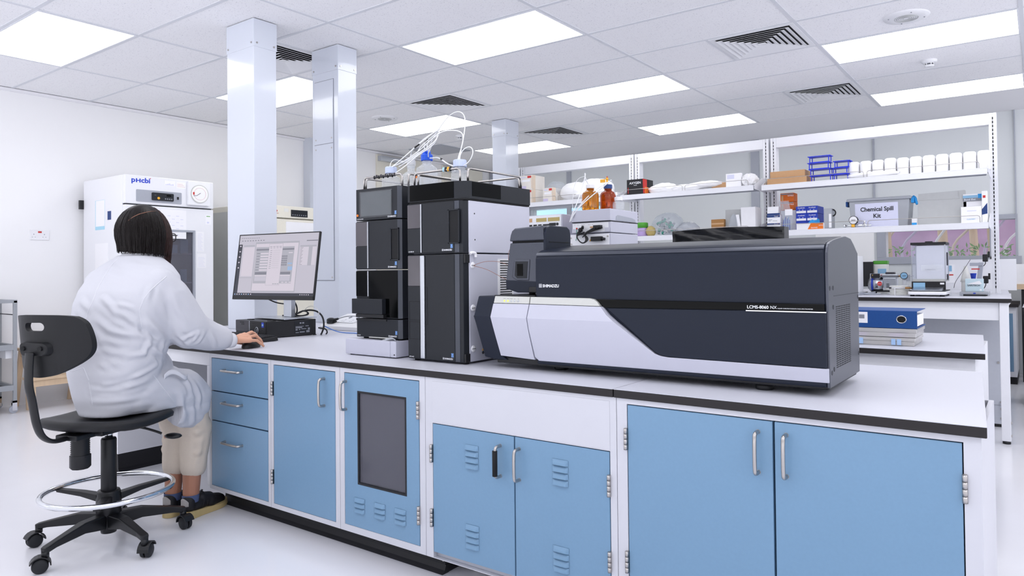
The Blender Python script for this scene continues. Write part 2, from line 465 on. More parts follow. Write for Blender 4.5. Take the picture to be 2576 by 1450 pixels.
def speaker(x, y, label):
    t = thing('ceiling_speaker', label, 'ceiling speaker', (x, y, H), 'round ceiling loudspeakers')
    B().lathe([(.0, -.012), (.075, -.012), (.13, -.008), (.135, 0)], (x, y, H), 32).build('rim', 'vent_white', parent=t)
    b = B()
    for r in (.02, .032, .044, .056, .068):
        b.tube([(x + r * math.cos(a * PI / 12), y + r * math.sin(a * PI / 12), H - .013) for a in range(24)], .0022, 5, closed=True)
    b.build('grille', 'card_grey', parent=t)
    b = B()
    for a in range(4): b.cyl((x + .105 * math.cos(a * PI / 2 + .4), y + .105 * math.sin(a * PI / 2 + .4), H - .014), (x + .105 * math.cos(a * PI / 2 + .4), y + .105 * math.sin(a * PI / 2 + .4), H - .008), .004, n=8)
    b.build('screws', 'grey_ink', parent=t)
    return t
def detector(x, y, label):
    t = thing('smoke_detector', label, 'smoke detector', (x, y, H), 'ceiling smoke detectors')
    B().lathe([(0, -.022), (.045, -.022), (.055, -.014), (.055, 0)], (x, y, H), 28).build('base', 'vent_white', parent=t)
    b = B(); b.lathe([(.034, -.022), (.034, -.027)], (x, y, H), 20); b.lathe([(0, -.05), (.024, -.05), (.034, -.046), (.034, -.040)], (x, y, H), 20)
    for a in range(6):
        c, s = math.cos(a * PI / 3), math.sin(a * PI / 3); b.box(x + .03 * c - .003, x + .03 * c + .003, y + .03 * s - .003, y + .03 * s + .003, H - .042, H - .022)
    b.build('sensor_cage', 'vent_white', parent=t)
    B().cyl((x, y, H - .042), (x, y, H - .022), .022, n=16).build('chamber', 'grey_ink', parent=t)
    return t

speaker(-.668, 5.04, 'round perforated ceiling loudspeaker near the top right corner')
speaker(-5.5, 5.04, 'round ceiling loudspeaker right of the two tall columns')
detector(-.672, 6.22, 'white smoke detector on the ceiling at the right, below the loudspeaker')
detector(-5.52, 6.23, 'small smoke detector above the tubing, beside the far light panel')
# ------------------------------------------------------------------ service columns
def service_column(x0, x1, y0, y1, z0, label, door=False, bands=()):
    t = thing('service_column', label, 'column', ((x0 + x1) / 2, (y0 + y1) / 2, z0), 'white metal service columns')
    B().box(x0, x1, y0, y1, z0, H - .004).build('shaft', 'column', parent=t, bevel=.003)
    b = B(); e = .003; b.box(x0 - e, x1 + e, y0 - e, y1 + e, H - .18, H - .004); b.build('ceiling_collar', 'column', parent=t, bevel=.002)
    b = B()
    for x, y, d in ((x1 - .02, y0 - e, (0, -1, 0)), (x0 + .02, y0 - e, (0, -1, 0)), (x1 + e, y0 + .02, (1, 0, 0)), (x1 + e, y1 - .02, (1, 0, 0))):
        b.cyl((x, y, H - .155), V((x, y, H - .155)) + V(d) * .004, .006, n=10)
    b.build('screws', 'steel', parent=t)
    if door:
        b = B(); b.box(x0 + .03, x1 - .05, y0 - .006, y0, z0 + .30, H - .24); d = b.build('access_panel', 'column', parent=t, bevel=.002)
        b = B(); b.box(x0 + .026, x1 - .046, y0 - .0015, y0, z0 + .296, H - .236); b.build('panel_gap', 'grey_ink', parent=t)
        b = B()
        for z in (z0 + .32, 1.98, 2.05):
            b.cyl((x0 + .045, y0 - .008, z), (x0 + .045, y0 - .005, z), .006, n=8); b.cyl((x1 - .065, y0 - .008, z), (x1 - .065, y0 - .005, z), .006, n=8)
        b.build('screws', 'steel', parent=d)
        b = B(); b.box(x0 + .03, x1 - .05, y0 - .0068, y0 - .005, 2.012, 2.016); b.build('panel_joint', 'grey_ink', parent=d)
    return t
service_column(-4.262, -3.965, 2.553, 2.713, .75, 'nearest tall white service column, behind the monitor')
service_column(-4.245, -3.962, 3.20, 3.362, .75, 'tall white service column with an access panel, right of the nearest one', door=True)
service_column(-4.71, -4.53, 5.83, 6.05, 0, 'far white service column at the end of the shelving')

# ------------------------------------------------------------------ near bench tops
BT = .75
def worktop(pts, label, z=BT, th=.025, loc=None):
    x = sum(p[0] for p in pts) / len(pts); y = sum(p[1] for p in pts) / len(pts)
    t = thing('worktop', label, 'worktop', (x, y, z - th), 'white laboratory worktops with black edges')
    b = B(); b.prism(pts, 'z', z - .0012, z); b.build('laminate_surface', 'top', parent=t)
    b = B(); b.prism(pts, 'z', z - th, z - .0012); b.build('black_edge', 'edge', parent=t, bevel=.002)
    return t
worktop([(-4.50, 1.835), (-1.031, 1.828), (-1.031, 2.775), (-2.62, 2.775), (-2.62, 3.355), (-4.50, 3.355)], 'long white worktop under the monitor and black towers')
worktop([(-1.028, 1.828), (-.100, 1.822), (-.163, 2.77), (-1.028, 2.775)], 'front right white worktop end below the spectrometer')
worktop([(-4.50, 3.36), (-.185, 3.352), (-.243, 4.27), (-4.50, 4.28)], 'white worktop carrying the blue binder, behind the front bench')

# ------------------------------------------------------------------ handles, hinges, louvres
def bar_handle(p0, p1, out, parent, tape=False):
    # d-shaped bar: p0, p1 on the front surface, sticking out along `out`
    p0, p1, o = V(p0), V(p1), V(out); b = B(); d = (p1 - p0).normalized() * .012
    b.tube([p0, p0 + o * .8, p0 + o + d, p1 + o - d, p1 + o * .8, p1], .0055, 10, smooth=2)
    for p in (p0, p1): b.cyl(p, p + o * .05, .0062, n=12)
    h = b.build('handle', 'steel', parent=parent, smooth=60)
    if tape:
        b = B(); b.cyl(p0 + o + d * .9, p1 + o - d * .5, .0085, n=10); b.build('black_tape', 'black_soft', parent=h, label='black tape wound round the handle')
    return h
def hinge(x, z0, z1, parent, y=1.836):
    b = B(); n = 4; s = (z1 - z0) / n
    for k in range(n): b.cyl((x, y - .006, z0 + k * s + .0006), (x, y - .006, z0 + (k + 1) * s - .0006), .0058, n=12)
    b.box(x - .004, x + .004, y - .004, y + .004, z0, z1)
    b.build('hinge', 'steel', parent=parent)
def louvres(b, x0, x1, zs, h=.014, y=1.834):
    # pressed vents: half-round hoods, open below
    for z in zs:
        n = 12
        def fn(u, w):
            e = min(1, min(u, 1 - u) / .18); e = math.sqrt(max(0, 1 - (1 - e) ** 2))
            k = math.sin(w * PI / 2)
            return (x0 + (x1 - x0) * u, y - .0085 * e * (1 - (1 - w) ** 2.2) - .0002, z + h - h * w)
        b.grid(lambda u, w: fn(u, w), n, 5)
        b.sm = False
        b.box(x0 + .006, x1 - .006, y - .0050, y - .0004, z - .0006, z)

# ------------------------------------------------------------------ under-bench cabinets
YF, YB = 1.836, 2.36
def carcass(b, x0, x1, op, z0=.086, z1=.7245):
    # white face frame with openings op = [(x0,x1,z0,z1)], gapback paints the shade in them
    xs = sorted({x0, x1} | {v for o in op for v in o[:2]}); zs = sorted({z0, z1} | {v for o in op for v in o[2:]})
    for i in range(len(xs) - 1):
        for k in range(len(zs) - 1):
            cx, cz = (xs[i] + xs[i + 1]) / 2, (zs[k] + zs[k + 1]) / 2
            if not any(o[0] < cx < o[1] and o[2] < cz < o[3] for o in op): b.box(xs[i], xs[i + 1], YF, YF + .022, zs[k], zs[k + 1], 0)
    b.box(x0, x0 + .012, YF + .022, YB, z0, z1, 0); b.box(x1 - .012, x1, YF + .022, YB, z0, z1, 0)
    b.box(x0 + .012, x1 - .012, YF + .022, YB, z0, z0 + .012, 0); b.box(x0 + .012, x1 - .012, YB - .012, YB, z0 + .012, z1, 0)
def slab(x0, x1, z0, z1, g=.0028, y=.0005, th=.02):
    return (x0 + g, x1 - g, YF - y, YF + th, z0 + g * .5, z1 - g)
def gapback(b, x0, x1, z0, z1):  # dark backing sheet, paints the shade seen in the door gaps
    b.box(x0, x1, YF + .021, YF + .0218, z0, z1)

t = thing('drawer_cabinet', 'blue three-drawer cabinet beside the seated person', 'cabinet', (-2.98, 2.1, .086), 'blue and white under-bench cabinets')
b = B(); carcass(b, -3.222, -2.734, [(-3.205, -2.752, .104, .706)]); b.build('carcass', 'frame', parent=t)
b = B(); gapback(b, -3.205, -2.752, .104, .706); b.build('recess', 'shadow_gap', parent=t)
for z0, z1, hz in ((.551, .706, .654), (.412, .550, .5045), (.104, .411, .3225)):
    b = B(); b.box(*slab(-3.205, -2.752, z0, z1)); d = b.build('drawer', 'blue', parent=t, bevel=.0015)
    bar_handle((-3.087, YF, hz), (-2.949, YF, hz), (0, -.028, 0), d)

t = thing('door_cabinet', 'blue single-door cabinet right of the drawers', 'cabinet', (-2.5, 2.1, .086), 'blue and white under-bench cabinets')
b = B(); carcass(b, -2.732, -2.274, [(-2.714, -2.300, .106, .706)]); b.build('carcass', 'frame', parent=t)
b = B(); gapback(b, -2.714, -2.300, .106, .706); b.build('recess', 'shadow_gap', parent=t)
b = B(); b.box(*slab(-2.714, -2.300, .106, .706)); d = b.build('door', 'blue', parent=t, bevel=.0015)
bar_handle((-2.368, YF, .672), (-2.368, YF, .563), (0, -.03, 0), d)
hinge(-2.718, .571, .633, d); hinge(-2.718, .19, .252, d)

t = thing('glazed_cabinet', 'blue cabinet with a dark glass door window', 'cabinet', (-2.04, 2.1, .086), 'blue and white under-bench cabinets')
b = B(); carcass(b, -2.272, -1.804, [(-2.246, -1.832, .112, .708)]); b.build('carcass', 'frame', parent=t)
b = B(); gapback(b, -2.246, -2.17, .112, .708); gapback(b, -1.895, -1.832, .112, .708); gapback(b, -2.17, -1.895, .66, .708); gapback(b, -2.17, -1.895, .112, .27); b.build('recess', 'shadow_gap', parent=t)
b = B(); x0, x1, y0, y1, z0, z1 = slab(-2.246, -1.832, .112, .708)
for q in ((x0, -2.168, z0, z1), (-1.899, x1, z0, z1), (-2.168, -1.899, z0, .279), (-2.168, -1.899, .641, z1)): b.box(q[0], q[1], y0, y1, q[2], q[3])
for lx in (-2.188, -2.074, -1.964): louvres(b, lx, lx + .06, (.212, .192, .172), h=.015)
d = b.build('door', 'blue', parent=t)
b = B()
for q in ((-2.168, -2.160, .279, .641), (-1.907, -1.899, .279, .641), (-2.16, -1.907, .279, .287), (-2.16, -1.907, .633, .641)): b.box(q[0], q[1], YF - .001, YF + .016, q[2], q[3])
b.build('window_gasket', 'rubber', parent=d)
B().box(-2.16, -1.907, YF + .005, YF + .009, .287, .633).build('glass', 'smoke_glass', parent=d)
bar_handle((-2.234, YF, .672), (-2.234, YF, .563), (0, -.03, 0), d)
hinge(-1.836, .569, .633, d); hinge(-1.836, .19, .256, d)
t = thing('aerosol_can', 'white and dark can half seen inside the glass-door cabinet', 'can', (-1.898, 1.884, .098))
b = B(); b.lathe([(0, 0), (.033, 0), (.033, .29), (.028, .30)], (-1.898, 1.884, .098), 24, 0); b.lathe([(.0332, .20), (.0332, .285)], (-1.898, 1.884, .098), 24, 1); b.build('can_body', ['white_plastic', 'pc_dark'], parent=t)
b = B(); b.text('S', .075, FR((-1.929, 1.853, .235), (1, -.25, 0), (0, 0, 1)), 0, weight=.03); b.build('print', 'dark_ink', parent=t)
b = B(); b.lathe([(.028, .30), (.030, .305), (.030, .335), (.018, .35), (0, .35)], (-1.898, 1.884, .098), 24); b.build('cap', 'black', parent=t)

t = thing('louvred_cabinet', 'blue double-door cabinet with louvre vents and a white upper panel', 'cabinet', (-1.41, 2.1, .09), 'blue and white under-bench cabinets')
b = B(); carcass(b, -1.802, -1.024, [(-1.768, -1.046, .088, .5635)]); b.build('carcass', 'frame', parent=t)
b = B(); b.box(-1.768, -1.046, YF - .0015, YF, .5665, .712); b.build('upper_panel', 'frame', parent=t, bevel=.001)
b = B(); gapback(b, -1.768, -1.046, .11, .5635); b.build('recess', 'shadow_gap', parent=t)
for x0, x1, hx, lx, ls, tape, hg in ((-1.768, -1.402, -1.461, -1.615, ((.493, .472, .451, .430), (.222, .201, .180, .159)), True, ((-1.771, .424, .487), (-1.771, .197, .26))),
                                 (-1.402, -1.046, -1.383, -1.254, ((.497, .476, .455, .434), (.228, .207, .186, .167)), False, ((-1.049, .429, .494), (-1.049, .207, .268)))):
    b = B(); b.box(*slab(x0, x1, .108, .5635))
    for l in ls: louvres(b, lx, lx + .06, l, h=.016)
    d = b.build('door', 'blue', parent=t)
    bar_handle((hx, YF, .524), (hx, YF, .424), (0, -.03, 0), d, tape)
    for h in hg: hinge(h[0], h[1], h[2], d)

t = thing('wide_cabinet', 'large plain blue double-door cabinet at the bench end', 'cabinet', (-.57, 2.1, .09), 'blue and white under-bench cabinets')
b = B(); carcass(b, -1.022, -.112, [(-.989, -.146, .11, .709)]); b.prism([(-.118, YF + .022), (-.112, YF + .022), (-.172, 2.74), (-.178, 2.74)], 'z', .086, .7245); b.build('carcass', 'frame', parent=t)
b = B(); gapback(b, -.989, -.146, .11, .709); b.build('recess', 'shadow_gap', parent=t)
for x0, x1, hx, hg in ((-.989, -.565, -.605, ((-.991, .576, .639), (-.991, .22, .283))), (-.565, -.146, -.533, ((-.144, .575, .639), (-.144, .22, .283)))):
    b = B(); b.box(*slab(x0, x1, .11, .709)); d = b.build('door', 'blue', parent=t, bevel=.0015)
    bar_handle((hx, YF, .676), (hx, YF, .571), (0, -.03, 0), d)
    for h in hg: hinge(h[0], h[1], h[2], d)

# plinth and bench support
t = thing('bench_plinth', 'black plinth under the drawer, door and glass cabinets', 'plinth', (-2.5, 1.95, 0))
b = B(); b.box(-3.222, -1.785, 1.915, 1.93, .012, .086); b.prism([(1.895, 0), (1.93, 0), (1.93, .03), (1.915, .03), (1.909, .012)], 'x', -3.225, -1.782)
b.box(-3.222, -3.207, 1.93, 2.34, 0, .086); b.box(-1.80, -1.785, 1.93, 2.34, 0, .086); b.build('plinth_board', 'plinth', parent=t)
b = B()
for p, d in (((-3.212, 1.915, .012), (0, -1, 0)), ((-3.212, 1.915, .07), (0, -1, 0)), ((-1.794, 1.915, .045), (0, -1, 0)), ((-1.785, 1.935, .045), (1, 0, 0))): b.cyl(p, V(p) + V(d) * .003, .004, n=8)
b.build('bolts', 'steel', parent=t)
b = B()
for x in (-1.0, -.14): b.box(x - .02, x + .02, 1.93, 1.97, 0, .086); b.box(x - .02, x + .02, 2.28, 2.32, 0, .086)
b.build('bench_feet', 'plinth', loc=(-.57, 2.1, 0), label='black feet under the wide cabinet at the bench end', cat='feet')
b = B(); b.box(-4.2, -3.222, YF + .02, YF + .04, .66, .7245); b.box(-3.28, -3.225, YF + .02, YF + .06, .086, .66)
b.build('bench_apron', 'white_paint', loc=(-3.7, 1.86, .086), label='white steel apron under the worktop beside the drawers', cat='apron', bevel=.002)
t = thing('bench_end_panel', 'white panel on a black skirting behind the chair, left of the legs', 'panel', (-4.21, 2.3, 0))
B().box(-4.24, -4.205, 1.86, 3.3, .10, .7245).build('panel_board', 'white_paint', parent=t)
B().prism([(-4.24, 0), (-4.185, 0), (-4.20, .02), (-4.205, .10), (-4.24, .10)], 'y', 1.86, 3.3).build('skirting', 'plinth', parent=t)
B().box(-4.204, -3.225, 2.40, 2.42, .05, .7245).build('modesty_panel', 'panel_grey', loc=(-3.7, 2.41, .05), label='grey panel closing the knee space behind the legs', cat='panel')
# small trolley under the louvred cabinet
t = thing('castor_base', 'low white castor base under the louvred cabinet', 'trolley', (-1.5, 2.2, 0))
B().box(-1.74, -1.3, 1.98, 2.3, .055, .075).build('base_board', 'white_plastic', parent=t)
for x, y in ((-1.70, 2.0), (-1.34, 2.0), (-1.70, 2.27), (-1.34, 2.27)):
    b = B(); b.cyl((x - .011, y, .022), (x + .011, y, .022), .022, n=20); w = b.build('wheel', 'milk', parent=t)
    b = B(); b.box(x - .016, x - .013, y - .012, y + .012, .016, .055); b.box(x + .013, x + .016, y - .012, y + .012, .016, .055); b.build('fork', 'chrome', parent=w)

# second bench body
t = thing('bench_pedestal', 'white closed base under the worktop that carries the blue binder', 'bench base', (-2, 3.9, 0))
B().box(-4.2, -.222, 3.385, 4.22, .08, .725).build('side_panels', 'white_paint', parent=t)
B().box(-4.15, -.26, 3.43, 4.17, 0, .08).build('plinth', 'plinth', parent=t)
b = B(); b.box(-.222, -.214, 3.37, 3.40, .04, .30); b.box(-.222, -.20, 3.37, 3.40, .0, .04); b.box(-.222, -.205, 3.37, 3.40, .29, .31); b.build('floor_bracket', 'black', parent=t)
# ------------------------------------------------------------------ chromatograph stack on the white box
def lc_text(b, s, x, z, size, y, mi=0, weight=.02):
    b.text(s, size, FRONT(x, y, z), mi, weight=weight)
def emblem(b, x, z, s, y, mi=0):
    # ring with a cross inside a square outline
    T = FRONT(x, y, z); h = s / 2; w = s * .1
    for q in ((-h, h, -h, -h + w), (-h, h, h - w, h), (-h, -h + w, -h, h), (h - w, h, -h, h), (-w / 2, w / 2, -h * .62, h * .62), (-h * .62, h * .62, -w / 2, w / 2)): b.rect(T, *q, mi=mi)
    pts = [T @ V((.3 * s * math.cos(a * PI / 10), .3 * s * math.sin(a * PI / 10), 0)) for a in range(20)]
    b.tube(pts, s * .045, 4, closed=True)
def maker_print(parent, xr, z, y, size=.0085, small=None, xs=None):
    b = B(); lc_text(b, 'SHIMADZU', xr - size * 5.2, z, size, y, 0, .03); emblem(b, xr - size * 5.9, z + size * .36, size * .9, y)
    if small: lc_text(b, small, xs, z - .002, size * .75, y, 0)
    b.build('print', 'white_ink', parent=parent)
    b = B(); T = FRONT(xr - .010, y, z + .0095); b.rect(T, 0, .0115, 0, .0155, mi=0); b.tube([T @ V((.0058 + .0042 * math.cos(a * PI / 8), .010 + .0042 * math.sin(a * PI / 8), .0004)) for a in range(16)], .0007, 4, closed=True, mi=1); b.rect(T, .0015, .010, .0015, .0035, .0003, mi=1)
    b.build('energy_mark', ['sky_ink', 'logo_blue'], parent=parent)

SX0, SX1, SY0, SY1 = -2.398, -2.130, 2.03, 2.48
def module(name, label, z0, z1, group='stacked dark chromatograph modules'):
    t = thing(name, label, 'lab instrument', ((SX0 + SX1) / 2, 2.25, z0), group)
    c = .012
    b = B(); b.prism([(SX0, SY0), (SX1 - c, SY0), (SX1, SY0 + c), (SX1, SY1), (SX0, SY1)], 'z', z0, z1); b.build('housing', 'lc_dark', parent=t, bevel=.0015)
    b = B(); b.prism([(SX1 - c - .0016, SY0 - .0008), (SX1 - c, SY0 - .001), (SX1 + .0008, SY0 + c), (SX1, SY0 + c + .001)], 'z', z0 + .001, z1 - .001); b.build('corner_trim', 'lc_edge', parent=t)
    return t
# controller with touch screen
t = module('system_controller', 'dark controller with a film-covered touch screen, top of the left stack', 1.3235, 1.458)
b = B(); b.box(-2.366, -2.178, 2.027, 2.0302, 1.340, 1.4425); b.build('touch_screen', 'lc_screen', parent=t, bevel=.001)
b = B(); n = 14
b.grid(lambda u, w: (-2.372 + .200 * u, 2.0262 - .0022 * abs(math.sin(u * 9 + w * 4)) * (1 if .05 < u < .95 else .3), 1.334 + .112 * w), n, 10)
b.build('screen_film', pane_mat('wrinkled protective film', 'F0F2F6', .93, .08, .06), parent=t)
b = B(); b.cyl((-2.388, 2.0305, 1.346), (-2.388, 2.0275, 1.346), .0045, n=14); b.build('power_button', 'orange_led', parent=t)
maker_print(t, -2.150, 1.330, 2.0292, .008, 'CL-40 controller', -2.392)
# two pump / degasser modules
def column_panel(t, x0, x1, z0, zm, z1, y, sx):
    B().box(x0, x1, y - .003, y + .001, zm, z1).build('smoked_window', 'lc_smoke', parent=t, bevel=.001)
    B().box(x0, x1, y - .003, y + .001, z0, zm - .001).build('side_cover', 'lc_dark', parent=t, bevel=.001)
    B().box(sx - .003, sx + .003, y - .006, y + .001, z0, z1).build('silver_trim', 'alu', parent=t, bevel=.001)
def recess_handle(t, x0, x1, z0, z1, y):
    b = B()
    for q in ((x0, x0 + .006, z0, z1), (x1 - .004, x1, z0, z1), (x0, x1, z0, z0 + .005), (x0, x1, z1 - .005, z1)): b.box(q[0], q[1], y - .005, y + .001, q[2], q[3], 0)
    b.box(x0 + .006, x1 - .004, y - .0015, y + .0005, z0 + .005, z1 - .005, 1)
    b.build('grip_recess', ['lc_dark', 'black_soft'], parent=t, bevel=.0008)
t = module('pump_module', 'dark pump module with a grip recess, second in the left stack', 1.114, 1.3195)
column_panel(t, -2.398, -2.324, 1.118, 1.2135, 1.316, 2.03, -2.320)
recess_handle(t, -2.184, -2.134, 1.150, 1.284, 2.03)
maker_print(t, -2.150, 1.1205, 2.0292, .008, 'LC-40B', -2.392)
t = module('autosampler', 'glossy black autosampler with a protruding tray, third in the left stack', .909, 1.110)
B().box(-2.398, -2.324, 2.027, 2.031, 1.0, 1.107).build('smoked_window', 'black_gloss', parent=t, bevel=.001)
B().box(-2.323, -2.317, 2.024, 2.031, .999, 1.107).build('silver_trim', 'alu', parent=t, bevel=.001)
B().box(-2.316, -2.143, 2.0275, 2.031, .912, 1.107).build('glossy_door', 'black_gloss', parent=t, bevel=.001)
B().box(-2.402, -2.214, 2.006, 2.030, .9265, .990).build('tray_front', 'lc_dark', parent=t, bevel=.002)
B().box(-2.38, -2.21, 2.01, 2.03, .911, .925).build('under_lip', 'black', parent=t)
t = module('oven_module', 'dark low module with a sunken lid, bottom of the left stack', .826, .9055)
b = B(); b.box(-2.397, -2.21, 2.026, 2.031, .8965, .9052); b.build('lid_recess', 'black', parent=t)
b = B(); b.box(-2.31, -2.19, 2.02, 2.032, .8262, .830); b.build('drip_edge', 'silver', parent=t)
maker_print(t, -2.150, .8335, 2.0292, .008, 'SIL-40C', -2.392)
b = B()
for x in (-2.37, -2.16):
    for y in (2.06, 2.42): b.cyl((x, y, .819), (x, y, .827), .012, n=14)
b.build('rubber_feet', 'rubber', parent=t)
t = thing('instrument_stand_box', 'low white metal box under the left instrument stack', 'stand', (-2.28, 2.25, .75))
B().box(-2.434, -2.160, 1.998, 2.49, .754, .8195).build('drawer_front', 'ms_white', parent=t, bevel=.003)
B().box(-2.1595, -2.126, 2.0, 2.49, .754, .8195).build('side_section', 'ms_white', parent=t, bevel=.002)
b = B()
for x in (-2.41, -2.15):
    for y in (2.02, 2.46): b.cyl((x, y, .75), (x, y, .755), .012, n=12)
b.cyl((-2.135, 1.9995, .765), (-2.135, 1.9985, .765), .003, n=10)
b.build('feet', 'black', parent=t)
b = B()
for k in range(3): b.tube([(-2.205 + .008 * k, 2.0, .8215), (-2.19 + .01 * k, 2.005, .826), (-2.165 + .006 * k, 2.012, .835 - .003 * k), (-2.15, 2.02, .8225)], .0022, 6, smooth=2)
b.build('drain_tubing', 'water', loc=(-2.18, 2.01, .8195), label='short clear drain tubes lying on the white box', cat='tubing')

# ------------------------------------------------------------------ tall tower
def rail(b, p0, p1, h, r=.0042, bend=.014):
    p0, p1 = V(p0), V(p1); u = V((0, 0, h)); d = (p1 - p0).normalized() * bend
    b.tube([p0, p0 + u - V((0, 0, bend)), p0 + u - V((0, 0, bend * .3)) + d * .3, p0 + u + d, p1 + u - d, p1 + u - V((0, 0, bend * .3)) - d * .3, p1 + u - V((0, 0, bend)), p1], r, 8)
TX0, TX1, TY0, TY1 = -2.052, -1.757, 2.0, 2.42
t = thing('solvent_tray', 'glossy black solvent tray with steel rails, top of the tall tower', 'tray', (-1.9, 2.2, 1.372))
b = B()
pr_ = [(TX0, TY0), (-1.802, TY0), (-1.753, TY0 + .030), (-1.753, TY1), (TX0, TY1)]
b.prism(pr_, 'z', 1.378, 1.392)
ins = [(TX0 + .008, TY0 + .008), (-1.805, TY0 + .008), (-1.761, TY0 + .034), (-1.761, TY1 - .008), (TX0 + .008, TY1 - .008)]
for i in range(5):
    j = (i + 1) % 5; a, c, d_, e = pr_[i], pr_[j], ins[j], ins[i]
    b.hexa([(a[0], a[1], 1.392), (c[0], c[1], 1.392), (d_[0], d_[1], 1.392), (e[0], e[1], 1.392), (a[0], a[1], 1.445), (c[0], c[1], 1.445), (d_[0], d_[1], 1.445), (e[0], e[1], 1.445)])
b.build('tray_body', 'lc_dark', parent=t)
b = B(); b.box(TX0 + .012, -1.806, TY0 - .002, TY0 + .001, 1.381, 1.4435, 0); b.box(-1.7535, -1.7515, TY0 + .045, TY0 + .22, 1.388, 1.4435, 0); b.build('gloss_panels', 'black_gloss', parent=t, bevel=.0008)
B().box(TX0 + .004, TX1 + .001, TY0 + .005, TY1 - .002, 1.372, 1.3785).build('shadow_joint', 'black_soft', parent=t)
for p in (((-2.044, 2.03, 1.445), (-1.800, 2.03, 1.445)), ((-1.778, 2.05, 1.445), (-1.778, 2.39, 1.445)), ((-2.03, 2.40, 1.445), (-1.795, 2.40, 1.445)), ((-2.044, 2.05, 1.445), (-2.044, 2.39, 1.445))):
    b = B(); rail(b, *p, .052); b.build('rail', 'steel', parent=t)
for p in (((-2.368, 2.05, 1.458), (-2.135, 2.05, 1.458)), ((-2.380, 2.07, 1.458), (-2.380, 2.44, 1.458)), ((-2.12, 2.07, 1.458), (-2.12, 2.44, 1.458))):
    b = B(); rail(b, *p, .05); b.build('guard_rail', 'steel', loc=p[0], label={-2.368: 'front steel guard rail on the left stack', -2.380: 'left side steel guard rail on the left stack', -2.12: 'right side steel guard rail on the left stack'}[p[0][0]], cat='rail')

def tower_unit(name, label, z0, z1):
    t = thing(name, label, 'lab instrument', (-1.9, 2.2, z0), 'tall tower units')
    B().box(TX0, TX1 - .012, TY0 + .028, TY1, z0, z1).build('white_housing', 'ms_white', parent=t, bevel=.002)
    B().box(TX1 - .012, TX1, TY0 + .030, TY1, z0 + .001, z1 - .001).build('side_panel', 'ms_white', parent=t, bevel=.0015)
    b = B(); b.prism([(TX0, TY0), (-1.803, TY0), (TX1 - .010, TY0 + .006), (TX1 - .002, TY0 + .028), (TX0, TY0 + .028)], 'z', z0 + .001, z1 - .001); b.build('front_frame', 'lc_dark', parent=t, bevel=.001)
    b = B(); b.prism([(-1.803, TY0 - .001), (-1.782, TY0 + .0015), (-1.782, TY0 + .004), (-1.803, TY0 + .004)], 'z', z0 + .002, z1 - .002); b.build('corner_trim', 'lc_edge', parent=t)
    return t
t = tower_unit('detector_module', 'upper half of the tall tower, dark door with grip recess and white side', 1.1725, 1.3715)
column_panel(t, TX0, -1.980, 1.176, 1.2735, 1.367, TY0, -1.976)
B().box(-1.972, -1.804, TY0 - .003, TY0 + .001, 1.176, 1.367).build('door', 'lc_dark', parent=t, bevel=.001)
recess_handle(t, -1.832, -1.776, 1.207, 1.338, TY0 - .002)
maker_print(t, -1.812, 1.181, TY0 - .0036, .0085, 'LC-40B X3', -2.046)
b = B()
for y, z in ((2.062, 1.322), (2.064, 1.222)): b.cyl((TX1 - .001, y, z), (TX1 + .0004, y, z), .003, n=10)
b.build('screw_holes', 'black_soft', parent=t)
t = tower_unit('column_oven', 'lower half of the tall tower, tall dark door with a silver bar', .757, 1.1685)
B().box(TX0, -1.980, TY0 - .003, TY0 + .001, 1.045, 1.165).build('smoked_window', 'lc_smoke', parent=t, bevel=.002)
B().box(TX0, -1.980, TY0 - .003, TY0 + .001, .76, 1.0435).build('side_cover', 'lc_dark', parent=t, bevel=.001)
b = B()
for z0, z1 in ((.910, .985), (.835, .905)):
    for q in ((-2.045, -1.985, z0, z0 + .002), (-2.045, -1.985, z1 - .002, z1), (-2.045, -2.043, z0, z1), (-1.987, -1.985, z0, z1)): b.box(q[0], q[1], TY0 - .0035, TY0 - .0028, q[2], q[3])
for q in ((-1.957, -1.944, 1.040, 1.0415), (-1.9455, -1.944, .895, 1.0415), (-1.957, -1.944, .895, .8965)): b.box(q[0], q[1], TY0 - .0036, TY0 - .0025, q[2], q[3])
b.build('panel_grooves', 'black_soft', parent=t)
b = B(); b.box(-1.979, -1.957, TY0 - .010, TY0 + .001, .762, 1.165); b.build('silver_bar', 'alu', parent=t, bevel=.003)
B().box(-1.956, -1.804, TY0 - .003, TY0 + .001, .76, 1.165).build('door', 'lc_dark', parent=t, bevel=.001)
maker_print(t, -1.812, .766, TY0 - .0036, .0085, 'CTO-40C', -2.046)
for z in (1.124, .962, .807):
    b = B(); b.lathe([(0, .004), (.011, .004), (.0125, .0025), (.0125, 0)], (TX1, 2.048, z), 24, axis=(1, 0, 0)); p = b.build('port_plug', 'white_plastic', parent=t)
    b = B(); b.box(TX1 + .0035, TX1 + .0046, 2.038, 2.058, z - .001, z + .001); b.build('slot', 'dark_ink', parent=p)
b = B()
b.box(TX1 - .002, TX1 + .003, 2.20, 2.30, .998, 1.150, 0)
for k in range(15): b.box(TX1 + .003, TX1 + .0036, 2.213, 2.29, 1.006 + .0095 * k, 1.0105 + .0095 * k, 1)
b.build('vent_grille', ['white_plastic', 'vent_dark'], parent=t)
b = B(); b.prism([(2.10, .795), (2.112, .795), (2.106, .806)], 'x', TX1, TX1 + .0008, 0); b.cyl((TX1, 2.106, .787), (TX1 + .001, 2.106, .787), .006, n=12, mi=1); b.build('warning_sticker', ['yellow', 'dark_ink'], parent=t)
b = B(); b.tube([(TX1 + .004, 2.03, 1.168), (TX1 + .004, 2.035, 1.172), (TX1 + .006, 2.055, 1.172), (TX1 + .006, 2.060, 1.165), (TX1 + .006, 2.060, 1.155)], .006, 8, smooth=2); b.build('bracket', 'white_plastic', parent=t)
